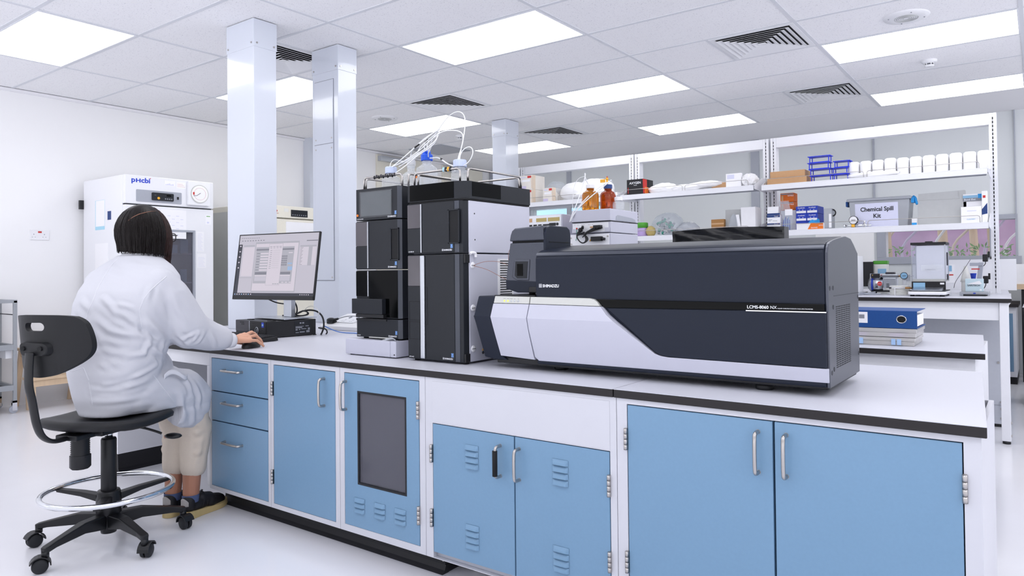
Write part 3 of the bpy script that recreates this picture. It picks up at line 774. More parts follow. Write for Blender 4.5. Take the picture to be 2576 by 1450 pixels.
B().box(TX1 - .006, TX1 + .002, 2.004, 2.03, 1.133, 1.165).build('latch', 'black', parent=t, bevel=.001)
B().box(TX1 - .006, TX1 + .002, 2.004, 2.03, .759, .79).build('foot_block', 'black', parent=t, bevel=.001)
b = B()
for x in (-2.03, -1.78):
    for y in (2.03, 2.38): b.cyl((x, y, .75), (x, y, .76), .014, n=14)
b.build('feet', 'rubber', parent=t)
for nm, pts in (('first', [(-1.752, 2.05, 1.124), (-1.72, 2.07, 1.138), (-1.68, 2.09, 1.139), (-1.64, 2.09, 1.132), (-1.60, 2.08, 1.118)]), ('second', [(-1.752, 2.05, 1.122), (-1.71, 2.08, 1.108), (-1.66, 2.09, 1.082), (-1.60, 2.08, 1.062)]), ('third', [(-1.582, 2.09, 1.20), (-1.615, 2.09, 1.18), (-1.618, 2.09, 1.14), (-1.60, 2.09, 1.10)])):
    b = B(); b.tube(pts, .0009, 6, smooth=2); b.build('capillary_tube', 'copper', loc=pts[0], label={'first': 'thin copper-coloured capillary, upper one running from the tower port', 'second': 'thin copper-coloured capillary, lower one running from the tower port', 'third': 'thin capillary looping beside the spectrometer head'}[nm], cat='tubing')

# ------------------------------------------------------------------ solvent bottles and tubing
def bottle(x, y, z0, zc, r, cr, ch, label, capm, body='water', liquid=None, neck=.03, group='clear glass solvent bottles on the instrument tower'):
    # z0 base, zc top of cap
    t = thing('solvent_bottle', label, 'bottle', (x, y, z0), group)
    hs = zc - ch - z0; nr = cr * .82
    zs = hs - neck - (r - nr) * .95
    B().lathe([(0, .002), (r * .93, .002), (r, .012), (r, zs), (r * .96, zs + .012), (nr + .012, hs - neck - .004), (nr, hs - neck + .004), (nr, hs)], (x, y, z0), 32).build('glass_body', body, parent=t)
    if liquid: B().lathe([(0, .006), (r * .9, .006), (r * .93, .016), (r * .93, zs * liquid), (0, zs * liquid)], (x, y, z0), 28).build('liquid', body, parent=t)
    b = B(); n = 40; rings = []
    for zz in (zc - ch, zc - .003):
        rings.append([b.v((x + cr * (1 + .035 * (k % 2)) * math.cos(2 * PI * k / n), y + cr * (1 + .035 * (k % 2)) * math.sin(2 * PI * k / n), zz)) for k in range(n)])
    top = [b.v((x + cr * .92 * math.cos(2 * PI * k / n), y + cr * .92 * math.sin(2 * PI * k / n), zc)) for k in range(n)]
    for k in range(n):
        l = (k + 1) % n; b.f([rings[0][k], rings[0][l], rings[1][l], rings[1][k]]); b.f([rings[1][k], rings[1][l], top[l], top[k]])
    b.f(top); b.build('cap', capm, parent=t)
    b = B(); b.tube([(x + nr * 1.08 * math.cos(a * PI / 12), y + nr * 1.08 * math.sin(a * PI / 12), zc - ch - .006) for a in range(24)], .002, 6, closed=True); b.build('pouring_ring', body, parent=t)
    return t
t = bottle(-2.287, 2.13, 1.459, 1.558, .040, .0245, .028, 'clear bottle with a pale cap, first from the left on the black stack', 'cap_pale', neck=.012)
t = bottle(-2.368, 2.33, 1.459, 1.600, .046, .021, .006, 'clear bottle stoppered with clear film, behind the first pale cap', 'water', neck=.030)
b = B(); b.lathe([(.02, 1.60), (.021, 1.61), (.016, 1.625), (.006, 1.635), (.004, 1.648), (0, 1.65)], (-2.366, 2.33, 0), 20); b.build('film_stopper', 'sheet_clear', parent=t)
t = bottle(-2.286, 2.35, 1.459, 1.641, .049, .0258, .029, 'largest clear bottle, with a bright blue cap', 'cap_blue', neck=.02)
b = B()
for a in range(3): b.lathe([(.008, 0), (.009, .012), (.004, .02), (0, .02)], (-2.286 + .012 * math.cos(a * 2.1), 2.35 + .012 * math.sin(a * 2.1), 1.641), 10)
b.build('tube_fittings', 'cap_blue', parent=t)
B().box(-2.312, -2.294, 2.297, 2.299, 1.528, 1.546).build('orange_label', 'orange', parent=t)
bottle(-1.880, 2.12, 1.392, 1.547, .036, .0262, .028, 'clear bottle with a pale cap standing alone on the tall tower', 'cap_pale', neck=.014)
TUBES = [
('white solvent tube making the tallest loop over the bottles', .0022, [(-1.895, 2.12, 1.519), (-1.905, 2.136, 1.559), (-1.898, 2.153, 1.606), (-1.901, 2.169, 1.654), (-1.908, 2.185, 1.696), (-1.922, 2.202, 1.740), (-1.958, 2.218, 1.770), (-2.008, 2.235, 1.778), (-2.064, 2.251, 1.768), (-2.127, 2.267, 1.731), (-2.191, 2.284, 1.685), (-2.229, 2.300, 1.640), (-2.262, 2.335, 1.625)]),
('white solvent tube making the second, lower loop to the lone bottle', .0022, [(-1.885, 2.120, 1.518), (-1.877, 2.120, 1.580), (-1.862, 2.120, 1.623), (-1.862, 2.120, 1.648), (-1.881, 2.120, 1.663), (-1.915, 2.120, 1.671), (-1.958, 2.120, 1.674), (-1.995, 2.120, 1.668), (-2.047, 2.120, 1.641), (-2.112, 2.120, 1.605), (-2.188, 2.120, 1.576), (-2.241, 2.120, 1.562), (-2.28, 2.125, 1.558)]),
('white tube looping out to the right of the lone pale-capped bottle', .002, [(-1.853, 2.110, 1.520), (-1.832, 2.120, 1.534), (-1.811, 2.120, 1.563), (-1.813, 2.120, 1.586), (-1.831, 2.120, 1.596), (-1.856, 2.120, 1.590), (-1.873, 2.120, 1.576), (-1.886, 2.120, 1.549)]),
('white tube with a black clip running from the blue cap to the lone bottle', .0028, [(-1.905, 2.120, 1.522), (-1.989, 2.162, 1.548), (-2.055, 2.204, 1.576), (-2.122, 2.246, 1.598), (-2.186, 2.288, 1.607), (-2.256, 2.34, 1.620)]),
('short white tube arching over the first pale cap', .0016, [(-2.283, 2.120, 1.556), (-2.296, 2.136, 1.578), (-2.294, 2.152, 1.594), (-2.286, 2.168, 1.594), (-2.274, 2.184, 1.585), (-2.20, 2.18, 1.600)]),
('white solvent tube tied at the top of the bundle, leftmost strand', .0022, [(-2.30, 2.120, 1.545), (-2.286, 2.139, 1.562), (-2.257, 2.158, 1.589), (-2.232, 2.178, 1.617), (-2.212, 2.197, 1.643), (-2.188, 2.216, 1.667), (-2.158, 2.235, 1.695), (-2.138, 2.254, 1.716), (-2.135, 2.273, 1.732), (-2.146, 2.292, 1.723), (-2.183, 2.312, 1.716), (-2.236, 2.331, 1.697), (-2.282, 2.350, 1.645)]),
('white solvent tube bent in a hairpin low in the bundle', .0026, [(-2.275, 2.120, 1.556), (-2.234, 2.127, 1.565), (-2.193, 2.135, 1.578), (-2.148, 2.142, 1.598), (-2.094, 2.149, 1.620), (-2.055, 2.156, 1.644), (-2.048, 2.164, 1.657), (-2.060, 2.171, 1.653), (-2.104, 2.178, 1.632), (-2.182, 2.185, 1.605), (-2.26, 2.15, 1.558)]),
('white solvent tube rising from the film-stoppered bottle', .002, [(-2.360, 2.325, 1.640), (-2.332, 2.295, 1.650), (-2.311, 2.290, 1.660), (-2.276, 2.285, 1.680), (-2.231, 2.280, 1.699), (-2.187, 2.275, 1.711), (-2.144, 2.270, 1.719), (-2.120, 2.265, 1.724), (-2.127, 2.260, 1.702), (-2.149, 2.255, 1.686)]),
('white solvent tube folded behind the hairpin strand', .002, [(-2.262, 2.250, 1.605), (-2.250, 2.259, 1.645), (-2.239, 2.268, 1.663), (-2.218, 2.277, 1.683), (-2.183, 2.286, 1.705), (-2.157, 2.294, 1.725), (-2.158, 2.303, 1.716), (-2.218, 2.312, 1.670), (-2.242, 2.321, 1.645), (-2.27, 2.34, 1.640)]),
('white solvent tube in the middle of the bundle', .0024, [(-2.255, 2.100, 1.515), (-2.215, 2.100, 1.528), (-2.188, 2.120, 1.552), (-2.132, 2.140, 1.596), (-2.096, 2.160, 1.619), (-2.082, 2.180, 1.640), (-2.083, 2.200, 1.663), (-2.11, 2.24, 1.70)]),
('pair of short tubes standing in the blue cap', .002, [(-2.298, 2.350, 1.655), (-2.302, 2.350, 1.678), (-2.295, 2.350, 1.699), (-2.274, 2.350, 1.709), (-2.277, 2.350, 1.697), (-2.285, 2.350, 1.679), (-2.282, 2.350, 1.655)])]
for lab, r, pts in TUBES:
    b = B(); b.tube(pts, r, 8, smooth=2); o = b.build('solvent_tube', 'tube_white', loc=pts[0], label=lab, cat='tubing', group='white solvent tubes')
    if 'clip' in lab: b = B(); b.cyl((-2.070, 2.213, 1.583), (-2.054, 2.203, 1.576), .0042, n=10); b.build('black_clip', 'black', parent=o)
    if 'leftmost' in lab: b = B(); b.cyl((-2.211, 2.197, 1.643), (-2.194, 2.21, 1.659), .0036, n=10); b.build('black_clip', 'black', parent=o)
    if 'pair' in lab: b = B(); b.cyl((-2.297, 2.350, 1.697), (-2.277, 2.350, 1.710), .0042, n=10); b.build('black_clip', 'black', parent=o)
b = B()
for k in range(10): b.sph((-2.30 + .0135 * k, 2.048, 1.505 + .003 * (k % 2)), .0075, 8, mi=k % 2, squash=(.8, .8, 1.1))
b.build('tube_clips', ['black', 'pc_dark'], loc=(-2.24, 2.048, 1.50), label='row of black tube clips on the front rail of the left stack', cat='clip')
for k in range(4):
    b = B(); b.sph((-1.885 + .012 * k, 2.03, 1.499), .007, 8, squash=(.8, .9, 1.4))
    b.build('tube_clip', ['sky', 'black', 'yellow', 'black'][k], loc=(-1.885 + .012 * k, 2.03, 1.489), label=['pale blue tube clip on the tower front rail', 'black tube clip between the blue and yellow ones', 'yellow tube clip on the tower front rail', 'black tube clip right of the yellow one'][k], cat='clip', group='clips on the tower rail')

# ------------------------------------------------------------------ mass spectrometer
t = thing('mass_spectrometer', 'long grey and white mass spectrometer on the front bench', 'lab instrument', (-1.0, 2.2, .75))
def bulge(z):
    return 0 if z > 1.012 else (-.016 * (1.012 - z) / .076 if z > .936 else -.016 + .034 * ((.936 - z) / .16) ** 1.1)
def front_panel(name, pts, m, th=.006, y=2.0, par=None, inner=.02, bf=1.0):
    b = B(); b.prism(pts, 'y', y - th, y + inner)
    for z in (1.0, .98, .936, .90, .86, .82): bmesh.ops.bisect_plane(b.bm, geom=b.bm.verts[:] + b.bm.edges[:] + b.bm.faces[:], plane_co=(0, 0, z), plane_no=(0, 0, 1))
    for v in b.bm.verts: v.co.y += bulge(v.co.z) * bf
    return b.build(name, m, parent=par or t, bevel=.0015)
prof = [(2.008, .776), (2.004, 1.0), (2.002, 1.09), (2.003, 1.142), (2.008, 1.156), (2.018, 1.166), (2.036, 1.172), (2.07, 1.178), (2.14, 1.186), (2.22, 1.193), (2.29, 1.188), (2.33, 1.172), (2.385, 1.145), (2.388, .776)]
b = B(); b.prism(prof, 'x', -1.432, -.472); b.build('main_cover', 'ms_dark', parent=t, bevel=.006, seg=3)
b = B(); b.prism([(2.0035, 1.152), (2.0035, 1.156), (2.010, 1.163), (2.010, 1.159)], 'x', -1.428, -.474); b.build('highlight_ridge', 'ms_side', parent=t)  # paler strip paints the highlight along the front top edge
sd = [(y, z) for y, z in prof]
b = B(); b.prism(sd, 'x', -.472, -.464); s = b.build('side_panel', 'ms_side', parent=t, bevel=.002)
b = B()
b.box(-.4642, -.4634, 2.06, 2.387, 1.022, 1.0235)
for y, z in ((2.02, 1.045), (2.055, 1.045), (2.055, .992), (2.03, .815), (2.055, .822), (2.375, 1.01), (2.375, .835)): b.cyl((-.465, y, z), (-.4632, y, z), .0065, n=14)
b.build('plugs_and_seam', 'dark_ink', parent=s)
b = B()
for i in range(6):
    for k in range(30): b.box(-.4645, -.4634, 2.085 + .031 * i, 2.085 + .031 * i + .023, .822 + .0058 * k, .822 + .0058 * k + .0026)
b.build('vent_slots', 'vent_dark', parent=s)
front_panel('front_white_panel', [(-1.444, .9845), (-1.160, .982), (-1.135, .955), (-.997, .855), (-.975, .840), (-.955, .834), (-.93, .8315), (-.466, .829), (-.466, .790), (-1.421, .788), (-1.436, .80), (-1.447, .90), (-1.449, .937)], 'ms_white', .010)
front_panel('nose_white_panel', [(-1.606, .9845), (-1.4475, .9845), (-1.4525, .937), (-1.4505, .90), (-1.4415, .80), (-1.438, .790), (-1.588, .796), (-1.612, .937)], 'ms_white', .010, inner=.30)
front_panel('silver_strip', [(-1.444, 1.010), (-1.205, 1.0085), (-1.188, 1.005), (-1.175, .997), (-1.163, .9835), (-1.444, .986)], 'silver', .009)
front_panel('nose_silver_strip', [(-1.602, 1.011), (-1.4475, 1.010), (-1.4475, .986), (-1.605, .986)], 'silver', .009, inner=.30)
front_panel('black_band', [(-1.185, 1.0055), (-.474, 1.0025), (-.474, .9845), (-1.150, .979), (-1.161, .984), (-1.175, .999)], 'black_gloss', .0035, bf=0)
front_panel('lower_dark_panel', [(-1.143, .977), (-.470, .982), (-.470, .8305), (-.93, .833), (-.955, .836), (-.972, .843), (-.990, .857)], 'ms_dark', .004, bf=.1)
b = B(); b.box(-.686, -.468, 1.992, 1.998, .9795, .9822); b.build('chrome_line', 'chrome', parent=t)
b = B(); b.text('LCMS-8060', .0122, FRONT(-.684, 1.9958, .9872), 0, weight=.02, squeeze=1.06); b.text('NX', .0122, FRONT(-.618, 1.9958, .9872), 0); b.text('LIQUID CHROMATOGRAPH MASS SPECTROMETER', .0042, FRONT(-.598, 1.9958, .9872), 0)
b.build('model_lettering', 'white_ink', parent=t)
b = B(); emblem(b, -1.4085, 1.0487, .0125, 2.0008); b.text('SHIMADZU', .0135, FRONT(-1.399, 2.0008, 1.0438), 0, weight=.035, squeeze=1.0); b.build('maker_lettering', 'white_ink', parent=t)
# dark end cap of the nose
b = B(); b.prism([(-1.688, 1.010), (-1.600, 1.011), (-1.608, .985), (-1.614, .937), (-1.590, .795), (-1.566, .780), (-1.625, .778), (-1.672, .786), (-1.700, .937)], 'y', 2.0, 2.33)
for z in (1.0, .98, .937, .90, .86, .82): bmesh.ops.bisect_plane(b.bm, geom=b.bm.verts[:] + b.bm.edges[:] + b.bm.faces[:], plane_co=(0, 0, z), plane_no=(0, 0, 1))
for v in b.bm.verts: v.co.y += bulge(v.co.z) * .9
b.build('nose_end_cap', 'ms_dark', parent=t, bevel=.004, seg=3)
b = B(); b.box(-1.61, -1.43, 1.997, 2.32, 1.0105, 1.0145); b.build('nose_top', 'black', parent=t, bevel=.001)
b = B(); b.box(-1.62, -.47, 2.022, 2.37, .768, .79); b.build('base_tray', 'black', parent=t, bevel=.003)
for k, x in enumerate((-1.557, -1.541, -1.526, -1.511, -1.495)):
    b = B(); b.sph((x, 1.9875, .9945), .0036, 10, squash=(1, .6, 1)); b.build('status_light', 'green_led' if k < 2 else 'alu', parent=t)
b = B()
for x, s_ in ((-1.557, 'POWER'), (-1.541, 'STATUS'), (-1.526, 'PROCESS'), (-1.511, 'GAS'), (-1.495, 'CDL')): b.text(s_, .0028, FRONT(x, 1.9885, 1.0015), 0, align='CENTER')
b.build('light_captions', 'dark_ink', parent=t)
for x, y in ((-.657, 2.06), (-1.39, 2.10), (-.62, 2.33), (-1.42, 2.33)):
    b = B(); b.lathe([(0, .75), (.024, .75), (.026, .753), (.026, .764), (.018, .77), (.018, .772)], (x, y, 0), 24); b.build('foot', 'black', parent=t)
# ion source head
HB = 2.20
b = B(); b.prism([(-1.545, 1.022), (-1.598, 1.036), (-1.599, 1.075), (-1.579, 1.203), (-1.424, 1.203), (-1.432, 1.10), (-1.443, 1.022)], 'y', 2.052, HB); h = b.build('source_head', 'ms_side', parent=t, bevel=.004, seg=3)
b = B(); b.prism([(-1.598, 1.036), (-1.599, 1.068), (-1.44, 1.062), (-1.443, 1.022), (-1.545, 1.022)], 'y', 2.0505, 2.06); b.build('head_base', 'ms_dark', parent=h, bevel=.002)
b = B(); b.prism([(-1.560, 1.142), (-1.488, 1.142), (-1.494, 1.066), (-1.548, 1.066), (-1.570, 1.078)], 'y', 2.049, 2.056, 0)
b.build('window_frame', 'ms_side', parent=h, bevel=.003)
b = B(); b.prism([(-1.552, 1.135), (-1.497, 1.135), (-1.502, 1.074), (-1.545, 1.074), (-1.556, 1.084)], 'y', 2.0476, 2.05); b.build('window_recess', 'lc_dark', parent=h, bevel=.001)
b = B(); b.box(-1.544, -1.518, 2.0466, 2.049, 1.083, 1.126); b.build('sight_glass', 'black_gloss', parent=h)
b = B(); b.prism([(-1.578, 1.209), (-1.573, 1.232), (-1.566, 1.247), (-1.553, 1.256), (-1.432, 1.262), (-1.424, 1.209)], 'y', 2.046, HB); h2 = b.build('head_lid', 'ms_side', parent=t, bevel=.005, seg=3)
b = B(); b.box(-1.572, -1.428, 2.058, HB, 1.202, 1.210); b.build('lid_gap', 'black_soft', parent=h2)
b = B(); b.prism([(2.05, 1.165), (2.05, 1.235), (2.062, 1.254), (2.085, 1.262), (2.19, 1.262), (2.208, 1.252), (2.214, 1.232), (2.214, 1.165)], 'x', -1.430, -1.418); b.build('side_cap', 'ms_dark', parent=h2, bevel=.004, seg=3)
b = B(); b.box(-1.418, -1.416, 2.07, 2.20, 1.2025, 1.2045); b.build('cap_seam', 'black_soft', parent=h2)
b = B(); b.cyl((-1.515, 2.10, 1.012), (-1.515, 2.10, 1.026), .012, n=16); b.build('head_post', 'black', parent=t)
b = B(); b.box(-1.492, -1.452, 2.046, 2.056, 1.023, 1.043); b.build('latch', 'black', parent=h, bevel=.002)
# ------------------------------------------------------------------ things on the second bench
def inst_box(name, label, x0, x1, y0, y1, z0, z1, m='ms_white', bevel=.003):
    t = thing(name, label, 'lab instrument', ((x0 + x1) / 2, (y0 + y1) / 2, z0))
    B().box(x0, x1, y0, y1, z0, z1).build('housing', m, parent=t, bevel=bevel)
    return t
def feet4(t, x0, x1, y0, y1, z, h=.006):
    b = B()
    for x in (x0 + .03, x1 - .03):
        for y in (y0 + .03, y1 - .03): b.cyl((x, y, z), (x, y, z + h), .01, n=12)
    b.build('feet', 'rubber', parent=t)
for z0, z1, lab in ((.756, .928, 'lowest white instrument of the stack with the amber bottles'), (.934, 1.106, 'second white instrument from the bottom of the bottle stack')):
    t = inst_box('stacked_instrument', lab, -2.165, -1.916, 3.40, 3.72, z0, z1); feet4(t, -2.165, -1.916, 3.4, 3.72, z0 - .006)
t = inst_box('power_module', 'white module with a yellow warning sign and coiled black leads, third from the bottom', -2.19, -1.916, 3.40, 3.72, 1.112, 1.306); feet4(t, -2.19, -1.916, 3.4, 3.72, 1.106)
b = B(); b.box(-2.185, -1.925, 3.397, 3.40, 1.118, 1.302); b.build('rear_plate', 'fridge', parent=t, bevel=.001)
b = B(); b.box(-2.03, -1.965, 3.37, 3.397, 1.262, 1.288); b.cyl((-1.965, 3.384, 1.275), (-1.945, 3.384, 1.272), .008, n=10); b.build('mains_plug', 'black', parent=t, bevel=.003)
b = B(); b.prism([(-2.052, 1.264), (-2.030, 1.264), (-2.041, 1.283)], 'y', 3.3955, 3.397); b.build('warning_sign', 'yellow', parent=t)
b = B()
for x, z in ((-2.175, 1.285), (-2.172, 1.25), (-1.935, 1.288)): b.cyl((x, 3.393, z), (x, 3.397, z), .005, n=10)
b.build('screws', 'steel', parent=t)
b = B()
for k in range(4): b.tube([(-2.10 + .012 * k, 3.385, 1.335 - .01 * k), (-2.125, 3.37, 1.30), (-2.10, 3.365, 1.262), (-2.07, 3.365, 1.25), (-2.055 + .006 * k, 3.37, 1.275), (-2.08, 3.378, 1.305), (-2.02 + .02 * k, 3.384, 1.335)], .0035, 6, smooth=2)
b.build('mains_leads', 'black', loc=(-2.09, 3.385, 1.25), label='bunched black mains leads behind the white modules', cat='cable')
t = inst_box('signal_module', 'white module with connectors and plugs on its rear, just under the bottle tray', -2.168, -1.916, 3.40, 3.72, 1.310, 1.370)
b = B(); b.box(-2.163, -1.93, 3.397, 3.40, 1.315, 1.366); b.build('rear_plate', 'fridge', parent=t, bevel=.001)
b = B()
for x in (-2.150, -1.935): b.box(x - .014, x + .014, 3.392, 3.398, 1.314, 1.336)
b.build('corner_brackets', 'ms_white', parent=t)
b = B()
b.box(-2.045, -2.02, 3.392, 3.397, 1.338, 1.346, 0); b.box(-2.012, -1.968, 3.37, 3.397, 1.336, 1.350, 1); b.cyl((-2.085, 3.38, 1.345), (-2.075, 3.36, 1.335), .008, n=10, mi=1); b.sph((-2.098, 3.375, 1.328), .013, 10, mi=1)
b.cyl((-2.133, 3.39, 1.338), (-2.133, 3.397, 1.338), .004, n=10, mi=2)
b.build('connectors', ['tan_label', 'black', 'red'], parent=t)
b = B(); b.tube([(-2.0, 3.372, 1.34), (-2.03, 3.36, 1.32), (-2.06, 3.36, 1.30), (-2.075, 3.362, 1.285)], .0032, 6, smooth=2); b.tube([(-2.133, 3.392, 1.334), (-2.128, 3.385, 1.31), (-2.130, 3.385, 1.285), (-2.14, 3.392, 1.27)], .0014, 6, smooth=2, mi=1); b.build('leads', ['black', 'teal'], parent=t)
b = B()
for x, s_ in ((-2.152, 'CE'), (-2.13, 'CE'), (-2.105, 'REMOTE'), (-2.06, 'RELAY'), (-2.035, 'AD')): b.text(s_, .006, FRONT(x, 3.3965, 1.355), 0)
b.build('captions', 'grey_ink', parent=t)
t = inst_box('bottle_tray_module', 'white solvent tray module holding the amber bottles', -2.166, -1.914, 3.39, 3.72, 1.374, 1.440)
b = B(); b.prism([(-2.166, 1.36), (-1.914, 1.36)][:0] or [(3.39, 1.374), (3.40, 1.371), (3.72, 1.371), (3.72, 1.374)], 'x', -2.166, -1.914); b.build('under_edge', 'black', parent=t)
b = B(); pts = [(3.45, 1.378), (3.455, 1.40), (3.475, 1.408), (3.64, 1.400), (3.68, 1.392), (3.69, 1.376)]
b.prism(pts, 'x', -1.9142, -1.9120, 0); b.build('side_grip', 'fridge_grey', parent=t, bevel=.002)
t2 = bottle(-2.105, 3.50, 1.440, 1.596, .048, .024, .022, 'amber bottle with a white cap on the white tray', 'white_plastic', body='amber', neck=.014, group='amber reagent bottles')
b = B()
for q in ((-2.135, -2.134, 1.45, 1.505), (-2.07, -2.069, 1.45, 1.505), (-2.135, -2.07, 1.504, 1.505)): b.box(q[0], q[1], 3.4505, 3.4515, q[2], q[3])
b.text('500', .016, FRONT(-2.122, 3.4505, 1.47), 0); b.build('printed_scale', 'tan_label', parent=t2)
t2 = bottle(-2.045, 3.60, 1.440, 1.600, .046, .024, .024, 'red-brown bottle with a navy cap and yellow tag, beside the amber one', 'navy_cap', body='amber_red', neck=.014, group='amber reagent bottles')
b = B(); b.box(-2.088, -2.055, 3.585, 3.588, 1.613, 1.632); b.cyl((-2.045, 3.59, 1.598), (-2.045, 3.59, 1.625), .006, n=10); b.sph((-2.045, 3.59, 1.633), .009, 10); b.build('yellow_tag', 'yellow', parent=t2)
b = B(); b.cyl((-2.043, 3.588, 1.632), (-2.043, 3.588, 1.647), .0035, n=8); b.build('red_valve', 'red', parent=t2)
bottle(-1.965, 3.58, 1.440, 1.520, .034, .023, .020, 'small clear bottle with a wide white cap, right of the amber pair', 'white_plastic', neck=.006, group='amber reagent bottles')
for lab, r, pts in (('white tube loop rising from the white amber-bottle cap', .003, [(-2.11, 3.49, 1.596), (-2.115, 3.47, 1.62), (-2.118, 3.46, 1.648), (-2.114, 3.455, 1.66), (-2.108, 3.455, 1.648), (-2.120, 3.44, 1.58), (-2.13, 3.40, 1.49), (-2.15, 3.375, 1.42), (-2.168, 3.375, 1.376)]),
                    ('white tube crossing in front of the amber bottles, upper', .0028, [(-2.04, 3.585, 1.612), (-2.06, 3.50, 1.57), (-2.10, 3.44, 1.51), (-2.135, 3.40, 1.45), (-2.16, 3.378, 1.40)]),
                    ('white tube crossing in front of the amber bottles, lower with a blue tip', .0028, [(-1.965, 3.50, 1.612), (-2.02, 3.48, 1.565), (-2.08, 3.44, 1.51), (-2.125, 3.40, 1.455), (-2.155, 3.377, 1.40), (-2.163, 3.378, 1.38)]),
                    ('thin white tube from the small bottle up to the blue tip', .0018, [(-1.975, 3.575, 1.522), (-1.975, 3.54, 1.56), (-1.966, 3.50, 1.61)]),
                    ('thin white tube arching left of the amber bottle', .0014, [(-2.118, 3.46, 1.64), (-2.16, 3.46, 1.635), (-2.185, 3.45, 1.59), (-2.185, 3.44, 1.53), (-2.165, 3.40, 1.46), (-2.15, 3.385, 1.445)])):
    b = B(); b.tube(pts, r, 6, smooth=2); b.build('solvent_tube', 'tube_white', loc=pts[0], label=lab, cat='tubing', group='tubes at the amber bottles')
t = inst_box('interface_module', 'white module with yellow label strips and rear ports, left of the bottle stack', -2.56, -2.262, 3.44, 3.62, 1.31, 1.432)
b = B(); b.box(-2.555, -2.268, 3.437, 3.44, 1.315, 1.428); b.build('rear_plate', 'fridge', parent=t, bevel=.001)
b = B()
for k, x in enumerate((-2.55, -2.445, -2.36)): b.box(x, x + (.075 if k < 2 else .082), 3.4355, 3.437, 1.392, 1.414, 0 if k == 0 else 1)
b.build('label_strips', ['tan_label', 'lemon_label'], parent=t)
b = B()
for x in (-2.50, -2.465, -2.43, -2.395, -2.37): b.box(x, x + .024, 3.434, 3.437, 1.368, 1.377)
b.box(-2.35, -2.305, 3.433, 3.437, 1.365, 1.382); b.cyl((-2.293, 3.433, 1.374), (-2.293, 3.437, 1.374), .008, n=14)
b.box(-2.445, -2.40, 3.43, 3.437, 1.338, 1.355); b.tube([(-2.48, 3.43, 1.37), (-2.51, 3.415, 1.345), (-2.53, 3.42, 1.32)], .003, 6, smooth=1); b.tube([(-2.42, 3.43, 1.37), (-2.45, 3.415, 1.34), (-2.44, 3.42, 1.318)], .003, 6, smooth=1)
b.build('ports', 'vent_dark', parent=t)
for z0, z1, lab in ((.756, 1.02, 'lower plain white module under the yellow-labelled one'), (1.026, 1.304, 'upper plain white module under the yellow-labelled one')):
    t = inst_box('plain_module', lab, -2.56, -2.262, 3.44, 3.62, z0, z1); feet4(t, -2.56, -2.262, 3.44, 3.62, z0 - .006)
# black-bagged monitor
t = thing('covered_monitor', 'monitor covered with a black bin bag behind the spectrometer', 'monitor', (-1.31, 3.6, .75))
b = B(); n = 40
def bagf(u, w):
    a = 2 * PI * u; sx, sy = math.cos(a), math.sin(a)
    p = 16.0; rr = (abs(sx) ** p + abs(sy) ** p) ** (-1 / p)
    x = -1.315 + .296 * rr * sx; y = 3.57 + .05 * rr * sy
    z = .93 + .38 * w
    y += .006 * math.sin(9 * u * 2 + 14 * w + 5 * x) * (1 - w) - .012 * math.exp(-((w - .80 + 1.6 * (x + 1.32) ** 2 * 1.0) / .06) ** 2) * (1 if sy < 0 else 0)
    if sy < -.2: y += .006 * math.sin(30 * (w - 1.1 * abs(x + 1.315) - .2 * math.sin(9 * x))) * (1 - w) ** .5 + .003 * math.sin(47 * w + 33 * x)
    if w > .97: z += .004 * math.cos((x + 1.3) * 9)
    return (x, y, z)
b.grid(bagf, 200, 30, wrap=True)
b.f([b.v(bagf(k / 200, 1.0)) for k in range(200)])
b.build('bin_bag', 'bin_bag', parent=t)
B().box(-1.36, -1.27, 3.56, 3.59, .762, .95).build('stand_post', 'black', parent=t); B().box(-1.43, -1.20, 3.50, 3.68, .75, .762).build('stand_base', 'black', parent=t, bevel=.003)
b = B(); b.tube([(-1.96, 3.46, 1.26), (-1.88, 3.50, 1.325), (-1.875, 3.5, 1.327), (-1.86, 3.52, 1.27)], .0025, 6, smooth=2)
# binder and clear boxes
_SH = MX.Translation((-.012, .10, 0))
t = thing('ring_binder', 'blue ring binder lying flat with its finger hole facing out', 'binder', (-.582, 3.65, .828))
b = B(_SH); b.box(-.75, -.432, 3.402, 3.408, .828, .905); b.prism([(-.75, 3.405), (-.432, 3.405), (-.432, 3.68), (-.75, 3.68)], 'z', .903, .906); b.prism([(-.75, 3.405), (-.432, 3.405), (-.432, 3.68), (-.75, 3.68)], 'z', .828, .831); b.build('cover', 'binder', parent=t, bevel=.0008)
b = B(_SH); b.box(-.74, -.438, 3.43, 3.66, .835, .885); b.build('papers', 'paper', parent=t)
b = B(_SH); b.tube([(-.494 + .019 * math.cos(a * PI / 12), 3.401, .868 + .016 * math.sin(a * PI / 12)) for a in range(24)], .0022, 8, closed=True); b.build('hole_ring', 'chrome', parent=t)
b = B(_SH); b.prism([(-.494 + .0175 * math.cos(a * PI / 12), .868 + .0145 * math.sin(a * PI / 12)) for a in range(24)], 'y', 3.4008, 3.402); b.build('finger_hole', 'black_soft', parent=t)
b = B(_SH); b.box(-.745, -.632, 3.4010, 3.402, .848, .898, 0); b.box(-.668, -.645, 3.4006, 3.402, .868, .886, 1)
for k in range(4): b.box(-.735 + .0, -.68, 3.4006, 3.402, .858 + .009 * k, .859 + .009 * k, 1)
b.build('spine_label', ['paper', 'grey_ink'], parent=t)
